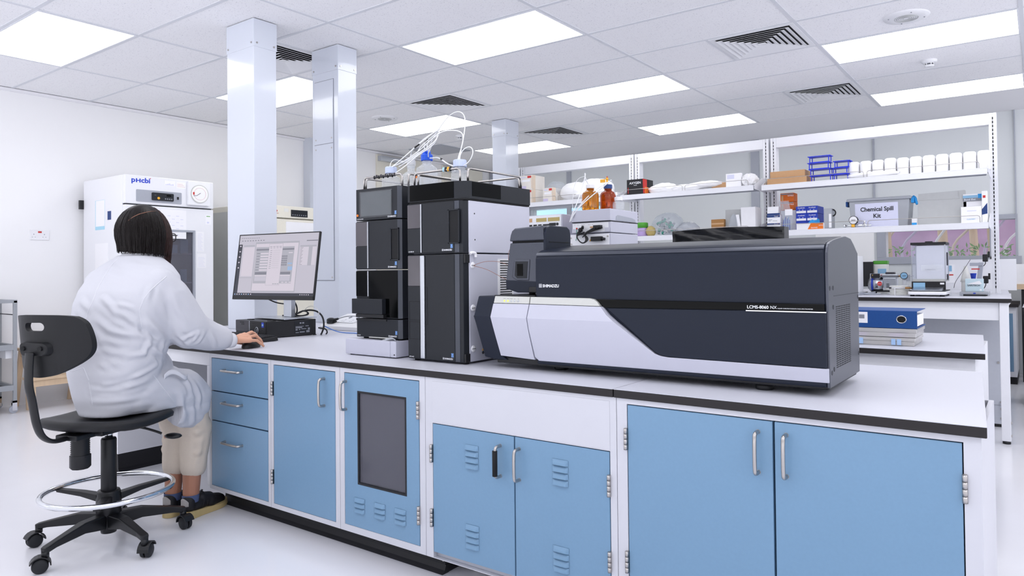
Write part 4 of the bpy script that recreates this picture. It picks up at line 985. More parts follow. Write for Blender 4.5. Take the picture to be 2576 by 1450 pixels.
for z0, z1, m, lab in ((.7505, .787, 'catch_glow_blue', 'lower clear storage box with blue catches under the binder'), (.7885, .827, 'lilac', 'upper clear storage box with lilac inserts under the binder')):
    t = thing('clear_storage_box', lab, 'storage box', (-.612, 3.63, z0))
    b = B(_SH); x1 = -.437 if z0 > .77 else -.444
    b.box(-.78, x1, 3.398, 3.66, z0, z0 + .02); b.build('box_body', 'box_clear', parent=t, bevel=.003)
    b = B(_SH); b.box(-.783, x1 + .004, 3.395, 3.663, z0 + .0205, z1 - .001); b.build('lid', 'box_clear', parent=t, bevel=.003)
    b = B(_SH)
    if z0 < .77:
        for x in (-.535, -.512, -.668): b.box(x, x + .017, 3.391, 3.396, z0 + .004, z0 + .030)
    else:
        b.box(-.545, -.49, 3.4, 3.6, z0 + .003, z0 + .018); b.box(-.70, -.636, 3.4, 3.6, z0 + .003, z0 + .018)
    b.build('catches' if z0 < .77 else 'inserts', m, parent=t)

# ------------------------------------------------------------------ far island bench with shelving
Z3 = .90
worktop([(-4.7, 5.23), (-.146, 5.23), (-.225, 7.15), (-4.7, 7.15)], 'white worktop of the far island bench under the shelving', z=Z3, th=.026)
t = thing('island_bench_frame', 'white steel frame of the far island bench with a tall front leg', 'bench frame', (-2.4, 6.2, 0))
B().box(-.212, -.163, 5.245, 5.29, .018, .8735).build('leg', 'white_paint', parent=t, bevel=.003)
b = B(); b.cyl((-.187, 5.268, 0), (-.187, 5.268, .019), .022, n=16); b.build('leg_foot', 'black', parent=t)
B().box(-4.65, -.213, 5.26, 5.28, .762, .8735).build('front_apron', 'white_paint', parent=t, bevel=.002)
B().box(-.27, -.225, 7.08, 7.12, 0, .8735).build('leg', 'white_paint', parent=t, bevel=.003)
B().box(-.212, -.20, 5.29, 7.08, .80, .8735).build('side_rail', 'white_paint', parent=t)
B().box(-.212, -.20, 5.30, 5.79, .12, .15).build('side_brace', 'white_paint', parent=t)
b = B(); b.box(-4.65, -.215, 5.79, 5.80, .02, .8735, 0); b.box(-4.65, -.215, 5.786, 5.79, .148, .151, 1); b.box(-4.65, -.215, 5.788, 5.80, .0, .02, 2); b.build('back_panel', ['panel_grey', 'fridge_grey', 'black'], parent=t)
for p, d in (((-.232, 5.786, .17), (0, -.006, 0)), ((-.232, 5.786, .125), (0, -.006, 0)), ((-.232, 5.786, .06), (0, -.006, 0)), ((-.245, 5.786, .44), (0, -.006, 0)), ((-.163, 5.268, .13), (.006, 0, 0)), ((-.163, 5.268, .05), (.006, 0, 0))):
    b = B(); b.cyl(p, V(p) + V(d), .008, n=10); b.build('bolt', 'steel', parent=t)

t = thing('shelving_unit', 'white slotted shelving on the far island bench', 'shelving', (-2.4, 6.2, Z3))
YP0, YP1 = 6.20, 6.28
for x in (-.268, -1.905, -3.225, -4.62):
    for dx in ((0,) if x > -.3 else (-.033, .033)):
        b = B(); xx = x + dx
        b.box(xx - .024, xx - .004, YP0, YP1, Z3 + .004, 2.235, 0); b.box(xx + .004, xx + .024, YP0, YP1, Z3 + .004, 2.235, 0); b.box(xx - .004, xx + .004, YP0 + .006, YP1, Z3 + .004, 2.235, 0)
        for k in range(44): b.box(xx - .0035, xx + .0035, YP0 + .004, YP0 + .0062, .94 + .029 * k, .958 + .029 * k, 1)
        b.box(xx - .03, xx + .03, YP0 - .005, YP1 + .005, Z3, Z3 + .004, 0)
        b.build('upright', ['white_paint', 'vent_dark'], parent=t)
for x0, x1 in ((-1.848, -.292), (-3.168, -1.962), (-4.56, -3.282)):
    b = B(); b.box(x0, x1, YP0, YP0 + .03, 2.150, 2.235); b.box(x0, x1, YP0 + .03, YP1, 2.150, 2.16); b.build('top_beam', 'white_paint', parent=t, bevel=.003)
SH = {}
for x0, x1, zs in ((-1.875, -.290, (1.795, 1.412)), (-3.205, -1.945, (1.803, 1.412)), (-4.60, -3.27, (1.803, 1.412))):
    for z in zs:
        b = B(); b.box(x0, x1, 5.87, 6.195, z - .006, z, 0); b.box(x0, x1, 5.87, 5.885, z - .045, z - .006, 0)
        s = b.build('shelf', 'white_paint', parent=t, bevel=.0015)
        b = B()
        for k in range(4): b.prism([(5.90 + .075 * k, z - .006), (5.905 + .075 * k, z - .026), (5.935 + .075 * k, z - .026), (5.945 + .075 * k, z - .006)], 'x', x0 + .02, x1 - .02)
        b.build('shelf_ribs', 'fridge_grey', parent=s, bevel=.003)
        b = B(); h = .085
        for x in (x0 - .004, x1 + .001):
            b = B(); b.prism([(5.89, z - .03), (6.198, z - .045), (6.198, z + h), (6.10, z + h * .9), (5.90, z + .005)], 'x', x, x + .003); b.build('end_bracket', 'white_paint', parent=s)
        xm = (x0 + x1) / 2
        for a, c in ((x0 + .03, xm - .012), (xm + .012, x1 - .05)):
            b = B(); rail(b, (a, 5.892, z), (c, 5.892, z), .050, r=.0024, bend=.016); b.build('guard_rail', 'steel', parent=s)
# ------------------------------------------------------------------ goods on the shelves
S2a, S2b, S1 = 1.795, 1.803, 1.412
YI = 5.95
def carton(name, label, x0, x1, z0, z1, m, y0=YI, dep=.18, cat='box', group=None, lid=None, prints=(), bevel=.002, extra=None):
    t = thing(name, label, cat, ((x0 + x1) / 2, y0 + dep / 2, z0), group)
    B().box(x0, x1, y0, y0 + dep, z0, z1).build('box_body', m, parent=t, bevel=bevel)
    if prints:
        b = B(); ms = []
        for p in prints:
            mm = p[-1]
            if mm not in ms: ms.append(mm)
            i = ms.index(mm); w, h = x1 - x0, z1 - z0
            if p[0] == 'r': b.rect(FRONT(x0, y0 - .0006, z0), p[1] * w, p[2] * w, p[3] * h, p[4] * h, .0004 * ms.index(mm), mi=i)
            elif p[0] == 's':   # on the +X side, y fraction
                b.rect(SIDE(x1 + .0006, y0, z0), p[1] * dep, p[2] * dep, p[3] * h, p[4] * h, .0003 * ms.index(mm), mi=i)
            elif p[0] == 't': b.text(p[1], p[4], FRONT(x0 + p[2] * w, y0 - .0022, z0 + p[3] * h), i, weight=.015)
            elif p[0] == 'p': b.f([b.v(FRONT(x0, y0 - .0008, z0) @ V((q[0] * w, q[1] * h, 0))) for q in p[1]]); b.bm.faces.ensure_lookup_table(); b.bm.faces[-1].material_index = i
        b.build('printing', ms, parent=t)
    if extra: extra(t)
    return t
# white rounded tubs in a row
def tub(x0, x1, y0, h, label):
    t = thing('white_tub', label, 'tub', ((x0 + x1) / 2, y0 + .06, S2a), 'row of white rounded tubs on the top shelf')
    b = B(); cx, cy, w, d = (x0 + x1) / 2, y0 + .06, (x1 - x0) / 2, .06
    def ring(s, z, n=28, p=3.4):
        out = []
        for k in range(n):
            a = 2 * PI * k / n; c, si = math.cos(a), math.sin(a); r = (abs(c) ** p + abs(si) ** p) ** (-1 / p)
            out.append(b.v((cx + w * s * r * c, cy + d * s * r * si, S2a + z)))
        return out
    R = [ring(.93, 0), ring(.96, .01), ring(1, h * .55), ring(1, h * .82), ring(.93, h * .93), ring(.72, h * .985), ring(.3, h)]
    b.sm = True
    for A, C in zip(R, R[1:]):
        for k in range(28): b.f([A[k], A[(k + 1) % 28], C[(k + 1) % 28], C[k]])
    b.f(R[0], True); b.f(R[-1]); b.build('tub_body', 'white_plastic', parent=t)
    return t
ORD = ['first', 'second', 'third', 'fourth', 'fifth', 'sixth', 'seventh', 'eighth', 'ninth', 'tenth', 'eleventh']
for k in range(11):
    x0 = -1.232 + .0872 * k
    tub(x0 + .002, x0 + .0865, 5.98, .143 if k not in (3,) else .149, 'white rounded tub, %s in the row counted from the blue racks' % ORD[k])
def crumple(name, label, c, r, m, cat, seed=1, amp=.25, group=None, n=28, flat=.0, parent=None, freq=3.0):
    rnd = random.Random(seed); ph = [(V((rnd.uniform(-1, 1), rnd.uniform(-1, 1), rnd.uniform(-1, 1))) * freq * (1 + .6 * k), rnd.uniform(0, 6)) for k in range(7)]
    b = B()
    def fn(u, w):
        a, e = 2 * PI * u, PI * (w - .5); d = V((math.cos(e) * math.cos(a), math.cos(e) * math.sin(a), math.sin(e)))
        s = 1 + amp * sum(abs(math.sin(d.dot(k) + p)) / (1 + i * .5) for i, (k, p) in enumerate(ph)) / 3 - amp * .5
        z = d.z * s
        return (c[0] + d.x * s * r[0], c[1] + d.y * s * r[1], max(c[2] - r[2] * (1 - flat), c[2] + z * r[2]))
    b.grid(fn, n * 2, n, wrap=True)
    lowest = min(v.co.z for v in b.bm.verts)
    return b.build(name, m, parent=parent, loc=None if parent else (c[0], c[1], lowest), label=label, cat=cat, group=group)
crumple('plastic_bag', 'flat crumpled white bag in front of the white tubs', (-1.03, 5.935, S2a + .022), (.17, .035, .022), 'bag_white', 'bag', 3)
# cardboard boxes
carton('cardboard_box', 'lower flat brown cardboard box on the top shelf', -1.845, -1.53, S2a, S2a + .055, 'card', y0=5.93, dep=.22, group='flat brown cardboard boxes')
carton('cardboard_box', 'upper flat brown cardboard box on the top shelf', -1.825, -1.545, S2a + .056, S2a + .112, 'card', y0=5.945, dep=.20, group='flat brown cardboard boxes')
# blue tube racks
def rack(x, y, z, label, w=.175, d=.10, h=.042):
    t = thing('tube_rack', label, 'rack', (x + w / 2, y + d / 2, z), 'stacked blue test tube racks')
    b = B(); b.box(x, x + w, y, y + d, z + h - .0045, z + h)
    for k in range(1, 6): b.box(x + w * k / 6 - .001, x + w * k / 6 + .001, y, y + d, z + h - .0005, z + h + .001)
    b.build('top_plate', 'rack_blue', parent=t)
    b = B(); b.box(x + .01, x + w - .01, y + .008, y + d - .008, z, z + .003)
    for k in range(6): b.box(x + .012, x + w - .012, y + .012 + .013 * k, y + .018 + .013 * k, z + .003, z + .005)
    b.build('base_grid', 'rack_blue', parent=t)
    for px, py in ((x + .012, y + .008), (x + w - .018, y + .008), (x + .012, y + d - .014), (x + w - .018, y + d - .014)):
        b = B(); b.box(px, px + .006, py, py + .006, z + .002, z + h - .004); b.build('leg', 'rack_blue', parent=t)
    return t
for k in range(4):
    rack(-1.520 + (.012, .006, -.004, .0)[k], 5.94, S2a + .0525 * k + .001, 'blue tube rack, %s of the taller left stack' % ('bottom', 'second from bottom', 'third from bottom', 'top')[k], h=.051)
for k in range(3):
    rack(-1.345 + (.006, .0, .012)[k], 5.96, S2a + .0525 * k + .001, 'blue tube rack, %s of the shorter right stack' % ('bottom', 'middle', 'top')[k], w=.13, h=.051)
# bay two, top shelf
t = carton('glove_box', 'black box with red light streaks and white lettering at the bay edge', -3.165, -2.99, S2b, S2b + .148, 'black', y0=5.93, dep=.20, prints=[('p', [(.96, 1), (1, 1), (1, 0), (.985, 0)], 'red'), ('t', 'AXYGEN', .17, .70, .030, 'white_ink'), ('t', 'scientific', .42, .60, .010, 'white_ink'), ('r', .07, .10, .12, .5, 'red'),
     ('s', 0, .35, .1, .98, 'red'), ('s', .12, .5, .02, .5, 'orange'), ('s', .5, .98, .02, .98, 'black'), ('s', .55, .9, .78, .86, 'white_ink')])
crumple('plastic_bag', 'white crumpled bag right of the black streaked box', (-2.83, 6.02, S2b + .045), (.13, .07, .05), 'bag_white', 'bag', 5, .35)
crumple('plastic_bag', 'flat white bag of supplies in the middle of the second bay', (-2.60, 6.02, S2b + .035), (.15, .08, .035), 'bag_white', 'bag', 9, .35)
crumple('plastic_bag', 'pale bag on top of the flat supplies, beside the small white carton', (-2.42, 6.04, S2b + .055), (.16, .08, .030), 'bag_white', 'bag', 12, .3)
carton('flat_carton', 'flat brown carton tucked under the small white carton', -2.36, -2.20, S2b, S2b + .06, 'card', y0=6.01, dep=.15)
carton('small_carton', 'small white carton with grey print on the second bay', -2.215, -2.08, S2b + .002, S2b + .125, 'paper', y0=5.97, dep=.035, prints=[('r', .08, .55, .62, .92, 'paper_lilac')])
crumple('plastic_bag', 'white bag bulging at the right end of the second bay', (-2.025, 6.05, S2b + .055), (.06, .10, .058), 'bag_white', 'bag', 15, .55)
# bay three, top shelf
SP = [('r', .10, .45, .82, .9, 'paper_lilac'), ('r', .6, .9, .80, .95, 'red'), ('r', .15, .8, .55, .7, 'paper'), ('r', .02, .5, .05, .25, 'lilac_soft'), ('r', .90, 1, .05, .95, 'tan_soft'), ('s', 0, .22, 0, 1, 'tan_soft')]
for z0, z1, lab in ((S2b, S2b + .148, 'lower white carton with purple and tan splashes beside the far column'), (S2b + .149, S2b + .298, 'upper white carton with purple and tan splashes beside the far column')):
    carton('splash_carton', lab, -4.44, -4.275, z0, z1, 'splash', dep=.22, prints=SP, group='white cartons with coloured splashes')
carton('splash_carton', 'single white carton with purple splash left of the white bags', -4.145, -4.02, S2b, S2b + .147, 'splash', dep=.20, prints=SP, group='white cartons with coloured splashes')
crumple('plastic_bag', 'clear plastic bag piled behind the splashed cartons', (-4.06, 6.08, S2b + .15), (.10, .08, .07), 'bag_clear', 'bag', 21, .3)
for k, (x, rx, rz, y) in enumerate(((-3.82, .17, .095, 6.06), (-3.60, .20, .105, 6.08), (-3.62, .17, .04, 5.97))):
    crumple('plastic_bag', ['big white bag of supplies left in the third bay', 'big white bag of supplies right in the third bay', 'small flat white bag in front of the big white bags'][k], (x, y, S2b + rz), (rx, .09, rz), 'bag_white', 'bag', 30 + k, .18, freq=2)
carton('supply_carton', 'low white carton at the right end of the third bay', -3.44, -3.28, S2b, S2b + .045, 'paper', prints=[('r', .2, .5, .3, .6, 'sky')])
carton('glove_box', 'dark box with white lettering behind the steel tower rail', -4.60, -4.47, S2b, S2b + .12, 'black', dep=.15, y0=6.0, prints=[('t', 'AXYGEN', .15, .45, .024, 'white_ink')])
# bay one, lower shelf
GL = [('r', .03, .97, .80, .93, 'grey_ink'), ('r', .08, .22, .1, .7, 'card'), ('t', 'NITRILE', .55, .6, .014, 'white_ink')]
carton('glove_box', 'upper orange glove box behind the clear bag', -1.765, -1.655, S1 + .247, S1 + .318, 'orange_box', y0=6.02, dep=.11, prints=GL, group='orange glove boxes')
carton('glove_box', 'lower orange glove box behind the clear bag', -1.765, -1.655, S1 + .174, S1 + .245, 'orange_box', y0=6.02, dep=.11, prints=GL, group='orange glove boxes')
carton('supply_carton', 'plain white carton under the orange glove boxes', -1.77, -1.63, S1, S1 + .172, 'paper', y0=6.02, dep=.11)
NV = [('r', 0, 1, .72, .98, 'navy'), ('t', 'Tempo', .55, .78, .012, 'white_ink'), ('r', .1, .4, .4, .46, 'grey_ink'), ('r', .1, .3, .25, .3, 'grey_ink'), ('r', .45, .8, .25, .3, 'grey_ink'), ('r', .84, .88, .93, .98, 'orange')]
for k in range(2):
    carton('tip_box', ['bottom white and navy carton beside the shelf post', 'middle white and navy carton beside the shelf post'][k], -1.85, -1.745, S1 + .066 * k + .0005 * k, S1 + .066 * (k + 1), 'paper', y0=5.93, dep=.09, prints=NV, group='white and navy cartons')
t = thing('dispenser_carton', 'open-topped white and navy carton on top of its stack', 'box', (-1.80, 5.97, S1 + .133), 'white and navy cartons')
b = B(); b.prism([(5.93, S1 + .1335), (6.02, S1 + .1335), (6.02, S1 + .205), (5.95, S1 + .205)], 'x', -1.85, -1.76); b.build('box_body', 'paper', parent=t, bevel=.001)
b = B(); b.rect(FRONT(-1.85, 5.9292, S1 + .134), 0, .105, -.002, .014, 0, 0); b.build('printing', 'navy', parent=t)
# zip bags
t = thing('sample_bag', 'clear hanging bag of blue items in front of the orange boxes', 'bag', (-1.70, 5.955, S1 + .002))
b = B(); n = 18
b.grid(lambda u, w: (-1.74 + (.075 + .02 * w * (1 - w)) * u + .012 * math.sin(w * 5), 5.955 - .012 * math.sin(u * PI) * (1 - w * .5) + .005 * math.sin(14 * u + 9 * w), S1 + .002 + .245 * w), n, n); b.grid(lambda u, w: (-1.74 + (.075 + .02 * w * (1 - w)) * u + .012 * math.sin(w * 5), 5.957 + .012 * math.sin(u * PI) * (1 - w * .5), S1 + .002 + .245 * w), n, n)
b.build('bag_film', 'bag_clear', parent=t)
b = B()
for k in range(7): b.cyl((-1.728 + .009 * k, 5.957, S1 + .005), (-1.722 + .008 * k, 5.957, S1 + .09 + .012 * (k % 3)), .0035, n=8, mi=k % 2)
b.build('blue_pipettes', ['glove_blue', 'sky_ink'], parent=t)
b = B(); b.box(-1.705, -1.645, 5.936, 5.938, S1 + .125, S1 + .175); b.build('bag_label', 'paper', parent=t)
# blue glove boxes 2 x 2
PB = [('t', 'PureShield', .20, .72, .0125, 'white_ink'), ('r', .05, .95, .10, .40, 'white_plastic'), ('r', .3, .36, .46, .56, 'white_ink'), ('r', .62, .68, .46, .56, 'white_ink')]
for k in range(4):
    x0 = -1.628 + .086 * (k % 2); z0 = S1 + .072 + .062 * (k // 2)
    carton('glove_box', 'blue glove box, %s of the block of four' % ('lower left', 'lower right', 'upper left', 'upper right')[k], x0, x0 + .085, z0, z0 + .0612, 'glove_blue', y0=5.975, dep=.20, prints=PB, group='blue glove boxes on the lower shelf')
for x0, lab in ((-1.628, 'bottom left blue glove box under the block of four'), (-1.542, 'bottom right blue glove box behind the orange and white one')):
    carton('glove_box', lab, x0, x0 + .085, S1, S1 + .0712, 'glove_blue', y0=5.975, dep=.20, prints=[('r', .05, .95, .1, .4, 'white_plastic')], group='blue glove boxes on the lower shelf')
def glovetuft(t):
    b = B(); b.grid(lambda u, w: (-1.515 + .085 * u, 5.925 + .03 * math.sin(u * PI), S1 + .050 + .034 * w * math.sin(u * 2.2 + .3) * (1 + .3 * math.sin(9 * u))), 14, 6); b.build('blue_glove', 'sky_glove', parent=t)
carton('glove_box', 'orange and white glove box at the shelf front with a blue glove', -1.605, -1.398, S1, S1 + .052, 'white_plastic', y0=5.90, dep=.07, prints=[('p', [(.42, 0), (1, 0), (1, 1), (.55, 1)], 'orange'), ('t', 'NITRILE', .84, .5, .011, 'white_ink'), ('t', 'GLOVES', .55, .15, .014, 'white_ink'), ('r', .70, .98, .86, .95, 'grey_ink')], extra=glovetuft)
t = thing('clip_container', 'clear container with a dark carrying clip right of the blue boxes', 'container', (-1.37, 6.0, S1))
B().box(-1.405, -1.345, 5.95, 6.06, S1, S1 + .165).build('container_body', 'tub_clear', parent=t, bevel=.004)
B().box(-1.365, -1.346, 5.946, 5.949, S1 + .01, S1 + .12).build('paper_label', 'paper', parent=t)
b = B(); b.tube([(-1.345 + .022 * math.sin(a * PI / 8), 5.99, S1 + .13 + .025 * math.cos(a * PI / 8)) for a in range(9)], .005, 8); b.build('clip', 'black', parent=t)
# pressure regulator
t = thing('pressure_regulator', 'steel pressure regulator with a round dial in front of the grey tub', 'gauge', (-1.16, 5.92, S1))
b = B(); b.cyl((-1.25, 5.915, S1 + .016), (-1.05, 5.915, S1 + .016), .007, n=12); b.cyl((-1.195, 5.915, S1 + .016), (-1.165, 5.915, S1 + .016), .013, n=14); b.cyl((-1.11, 5.915, S1 + .016), (-1.085, 5.915, S1 + .016), .015, n=14); b.cyl((-1.25, 5.915, S1 + .016), (-1.235, 5.915, S1 + .016), .012, n=12); b.cyl((-1.10, 5.915, S1 + .03), (-1.095, 5.915, S1 + .05), .006, n=10)
b.build('pipe_body', 'chrome', parent=t)
b = B(); b.cyl((-1.175, 5.925, S1 + .058), (-1.175, 5.90, S1 + .058), .033, n=28, mi=0); b.cyl((-1.175, 5.8995, S1 + .058), (-1.175, 5.899, S1 + .058), .029, n=28, mi=1); b.box(-1.19, -1.16, 5.898, 5.8985, S1 + .056, S1 + .060, 0); b.build('dial', ['black', 'white_plastic'], parent=t)
b = B(); b.box(-1.19, -1.165, 5.90, 5.93, S1 + .004, S1 + .028); b.build('brass_valve', 'yellow', parent=t, bevel=.003)
# chemical spill kit
t = thing('spill_kit_tub', 'grey translucent tub with a printed spill kit sheet on the lower shelf', 'tub', (-1.0, 6.05, S1))
b = B(); z1 = S1 + .205
for (xa, xb, ya, yb, za), (xc, xd, yc, yd, zb) in (((-1.20, -.805, 5.955, 6.17, S1), (-1.215, -.79, 5.945, 6.18, z1)),):
    b.hexa([(xa, ya, za), (xb, ya, za), (xb, yb, za), (xa, yb, za), (xc, yc, zb), (xd, yc, zb), (xd, yd, zb), (xc, yd, zb)])
b.build('tub_body', 'tub_clear', parent=t, bevel=.008)
b = B(); b.box(-1.232, -.775, 5.935, 6.185, z1, z1 + .022); b.build('lid', 'tub_clear', parent=t, bevel=.01)
b = B(); b.box(-1.245, -1.228, 5.98, 6.05, z1 - .035, z1 + .006); b.build('clip', 'binder', parent=t, bevel=.004)
b = B(); b.tube([(-.772, 6.0, z1 + .018), (-.755, 5.99, z1 + .005), (-.752, 5.985, z1 - .02), (-.742, 5.98, z1 - .045)], .010, 8, smooth=1); b.box(-.783, -.762, 5.97, 6.04, z1 - .03, z1 + .01); b.build('clip', 'sky_glove', parent=t)
b = B(); b.box(-1.185, -.82, 5.97, 6.15, S1 + .005, S1 + .09, 0); b.box(-.87, -.82, 5.965, 6.15, S1 + .005, S1 + .15, 1); b.build('contents', ['fridge_grey', 'pc_dark'], parent=t)
b = B(); b.hexa([(-1.168, 5.9535, S1 + .003), (-.868, 5.9535, S1 + .003), (-.868, 5.955, S1 + .003), (-1.168, 5.955, S1 + .003), (-1.171, 5.9445, S1 + .185), (-.868, 5.9445, S1 + .185), (-.868, 5.946, S1 + .185), (-1.171, 5.946, S1 + .185)]); sh = b.build('sheet', 'paper_lilac', parent=t)
b = B(); b.text('Chemical Spill', .0445, FR((-1.015, 5.9464, S1 + .124), (1, 0, 0), (0, -.0495, 1)), 0, align='CENTER', weight=.028, squeeze=.93); b.text('Kit', .0445, FR((-1.015, 5.9491, S1 + .072), (1, 0, 0), (0, -.0495, 1)), 0, align='CENTER', weight=.028); b.build('lettering', 'dark_ink', parent=sh)
carton('supply_carton', 'small white and sky blue carton between the spill kit and grey carton', -.775, -.742, S1, S1 + .05, 'white_plastic', y0=5.93, dep=.05, prints=[('r', 0, 1, 0, .4, 'sky_glove')])
t = carton('grey_carton', 'large grey cardboard carton right of the spill kit', -.738, -.425, S1, S1 + .185, 'card_grey', y0=5.975, dep=.19)
b = B(); b.prism([(-.738, S1 + .185), (-.425, S1 + .185), (-.435, S1 + .245), (-.734, S1 + .236)], 'y', 5.979, 5.983, 0); b.prism([(-.465, S1 + .16), (-.43, S1 + .16), (-.43, S1 + .24), (-.475, S1 + .24)], 'y', 5.974, 5.978, 1); b.build('lid_flap', ['card_grey', 'card_grey'], parent=t)
carton('white_carton', 'white carton with fine print right of the grey carton', -.458, -.332, S1, S1 + .118, 'paper', y0=5.925, dep=.045, prints=[('t', 'CLEANERT', .28, .20, .011, 'sky_ink'), ('r', .3, .75, .72, .76, 'paper_lilac')])
carton('white_carton', 'plain white carton supporting the blue-grey label carton', -.447, -.332, S1 + .0, S1 + .160, 'paper', y0=5.975, dep=.10)
carton('sample_carton', 'blue-grey labelled carton lying on the white carton', -.447, -.332, S1 + .161, S1 + .212, 'white_plastic', y0=5.965, dep=.11, prints=[('r', 0, 1, 0, .42, 'grey_ink'), ('t', 'Bond Elut', .06, .10, .018, 'white_ink'), ('r', .8, 1, .35, .95, 'sky_glove'), ('r', 0, .78, .42, .8, 'sky_ink')])
carton('tall_carton', 'tall narrow white carton with a navy wedge at the shelf end', -.330, -.297, S1, S1 + .225, 'paper', y0=5.93, dep=.07, prints=[('p', [(0, .25), (1, .28), (1, .62), (0, .42)], 'navy'), ('r', .2, .7, .78, .86, 'red')])
# bay two, lower shelf
t = thing('tube_bag', 'clear bag filled with green-capped tubes', 'bag', (-2.80, 6.03, S1))
crumple('bag_film', None, (-2.80, 6.03, S1 + .105), (.14, .10, .105), 'bag_clear', None, 52, .22, parent=t, freq=2.2)
rnd = random.Random(4)
for k in range(26):
    a = rnd.uniform(0, 6.28); q = math.sqrt(rnd.random()); x = -2.80 + .09 * q * math.cos(a); z = S1 + .085 + .065 * q * math.sin(a); y = 5.965 + rnd.uniform(-.01, .03)
    dv = V((rnd.uniform(-1, 1), rnd.uniform(-.6, .6), rnd.uniform(-1, 1))).normalized()
    b = B(); b.cyl((x, y, z), V((x, y, z)) + dv * .016, .0145, n=12, mi=0 if k % 3 else 1); b.cyl(V((x, y, z)) + dv * .013, V((x, y, z)) + dv * .045, .0095, n=10, mi=2); b.build('green_capped_tube', ['teal', 'card_grey', 'tub_clear'], parent=t)
crumple('plastic_bag', 'grey-blue bag slumped right of the green-capped tubes', (-2.585, 6.0, S1 + .055), (.10, .06, .06), 'tub_clear', 'bag', 61, .3)
carton('brown_carton', 'small brown cardboard carton with a tape strip', -2.35, -2.235, S1 + .01, S1 + .125, 'card_dark', y0=5.96, dep=.10, prints=[('r', 0, 1, .60, .72, 'tan_label')])
carton('low_carton', 'low white carton in front of the grey one', -2.30, -2.18, S1, S1 + .030, 'paper', y0=5.90, dep=.05)
carton('grey_box', 'grey box between the brown and the white carton', -2.235, -2.085, S1, S1 + .205, 'card_grey', y0=6.0, dep=.12)
t = thing('pipette_bag', 'small clear bag and white stick standing before the grey box', 'bag', (-2.13, 5.95, S1))
b = B(); b.lathe([(0, 0), (.038, 0), (.040, .07), (.028, .13), (.012, .16), (0, .162)], (-2.145, 5.955, S1), 14); b.build('bag_film', 'bag_clear', parent=t)
b = B(); b.hexa([(-2.105, 5.95, S1), (-2.075, 5.95, S1), (-2.075, 5.957, S1), (-2.105, 5.957, S1), (-2.125, 5.95, S1 + .155), (-2.098, 5.95, S1 + .155), (-2.098, 5.957, S1 + .155), (-2.125, 5.957, S1 + .155)]); b.build('white_stick', 'paper', parent=t)
carton('white_box', 'tall white box at the right end of the second bay', -2.08, -1.955, S1, S1 + .215, 'white_plastic', y0=5.95, dep=.16)
t = thing('jar', 'jar with a green lid and lilac band behind the white instruments', 'jar', (-3.02, 5.96, S1))
B().lathe([(0, 0), (.045, 0), (.05, .01), (.05, .075), (.04, .085)], (-3.02, 5.96, S1), 24).build('jar_body', 'lilac', parent=t)
B().lathe([(.045, .08), (.052, .082), (.052, .125), (.045, .13), (0, .13)], (-3.02, 5.96, S1), 24).build('lid', 'green', parent=t)
crumple('plastic_bag', 'olive-tinted bag beside the green-lidded jar', (-2.93, 5.95, S1 + .045), (.045, .04, .047), 'lemon_label', 'bag', 66, .2)
# ------------------------------------------------------------------ things on the island bench top
# analytical balance
BX, BY = -.628, 5.62
t = thing('analytical_balance', 'analytical balance with a glass draft shield on the island bench', 'balance', (BX, BY, Z3))
b = B(); b.prism(rrect(BX - .115, BX + .115, BY - .20, BY + .16, .03), 'z', Z3 + .012, Z3 + .034); b.build('base', 'white_plastic', parent=t, bevel=.004)
b = B(); b.prism(rrect(BX - .110, BX + .110, BY - .195, BY + .15, .028), 'z', Z3 + .034, Z3 + .040); b.build('dark_rim', 'black', parent=t, bevel=.001)
b = B(); b.hexa([(BX - .09, BY - .19, Z3 + .040), (BX + .09, BY - .19, Z3 + .040), (BX + .09, BY - .09, Z3 + .040), (BX - .09, BY - .09, Z3 + .040), (BX - .09, BY - .188, Z3 + .043), (BX + .09, BY - .188, Z3 + .043), (BX + .09, BY - .092, Z3 + .062), (BX - .09, BY - .092, Z3 + .062)]); b.build('display_panel', 'alu', parent=t)
b = B(); b.box(BX - .103, BX + .103, BY - .088, BY - .078, Z3 + .042, Z3 + .100, 0); b.box(BX - .093, BX - .02, BY - .09, BY - .088, Z3 + .060, Z3 + .092, 1); b.box(BX - .093, BX - .02, BY - .0895, BY - .088, Z3 + .044, Z3 + .058, 2); b.box(BX + .07, BX + .095, BY - .0895, BY - .088, Z3 + .080, Z3 + .092, 2); b.build('front_plate', ['black', 'sky_ink', 'white_plastic'], parent=t)
B().box(BX - .098, BX + .098, BY - .07, BY + .13, Z3 + .100, Z3 + .116).build('weighing_floor', 'silver', parent=t)
b = B()
for x in (BX - .104, BX + .098):
    for y in (BY - .078, BY + .132): b.box(x, x + .006, y, y + .006, Z3 + .10, Z3 + .355)
b.build('corner_posts', 'alu', parent=t)
for nm, q in (('front_glass', (BX - .098, BX + .098, BY - .077, BY - .074, Z3 + .116, Z3 + .352)), ('side_glass', (BX + .099, BX + .102, BY - .07, BY + .13, Z3 + .116, Z3 + .352)), ('side_glass', (BX - .102, BX - .099, BY - .07, BY + .13, Z3 + .116, Z3 + .352))): B().box(*q).build(nm, 'draft_glass', parent=t)
B().box(BX - .098, BX + .098, BY + .128, BY + .134, Z3 + .116, Z3 + .352).build('rear_wall', 'white_plastic', parent=t)
b = B()
for q in ((BX - .108, BX + .108, BY - .082, BY - .066), (BX - .108, BX + .108, BY + .124, BY + .14), (BX - .108, BX - .092, BY - .066, BY + .124), (BX + .092, BX + .108, BY - .066, BY + .124)): b.box(*q, Z3 + .353, Z3 + .371)
b.box(BX - .02, BX + .025, BY - .06, BY - .02, Z3 + .371, Z3 + .378, 0); b.build('top_cover', 'black', parent=t, bevel=.002)
B().box(BX - .092, BX + .092, BY - .066, BY + .124, Z3 + .360, Z3 + .364).build('top_glass', 'draft_glass', parent=t)
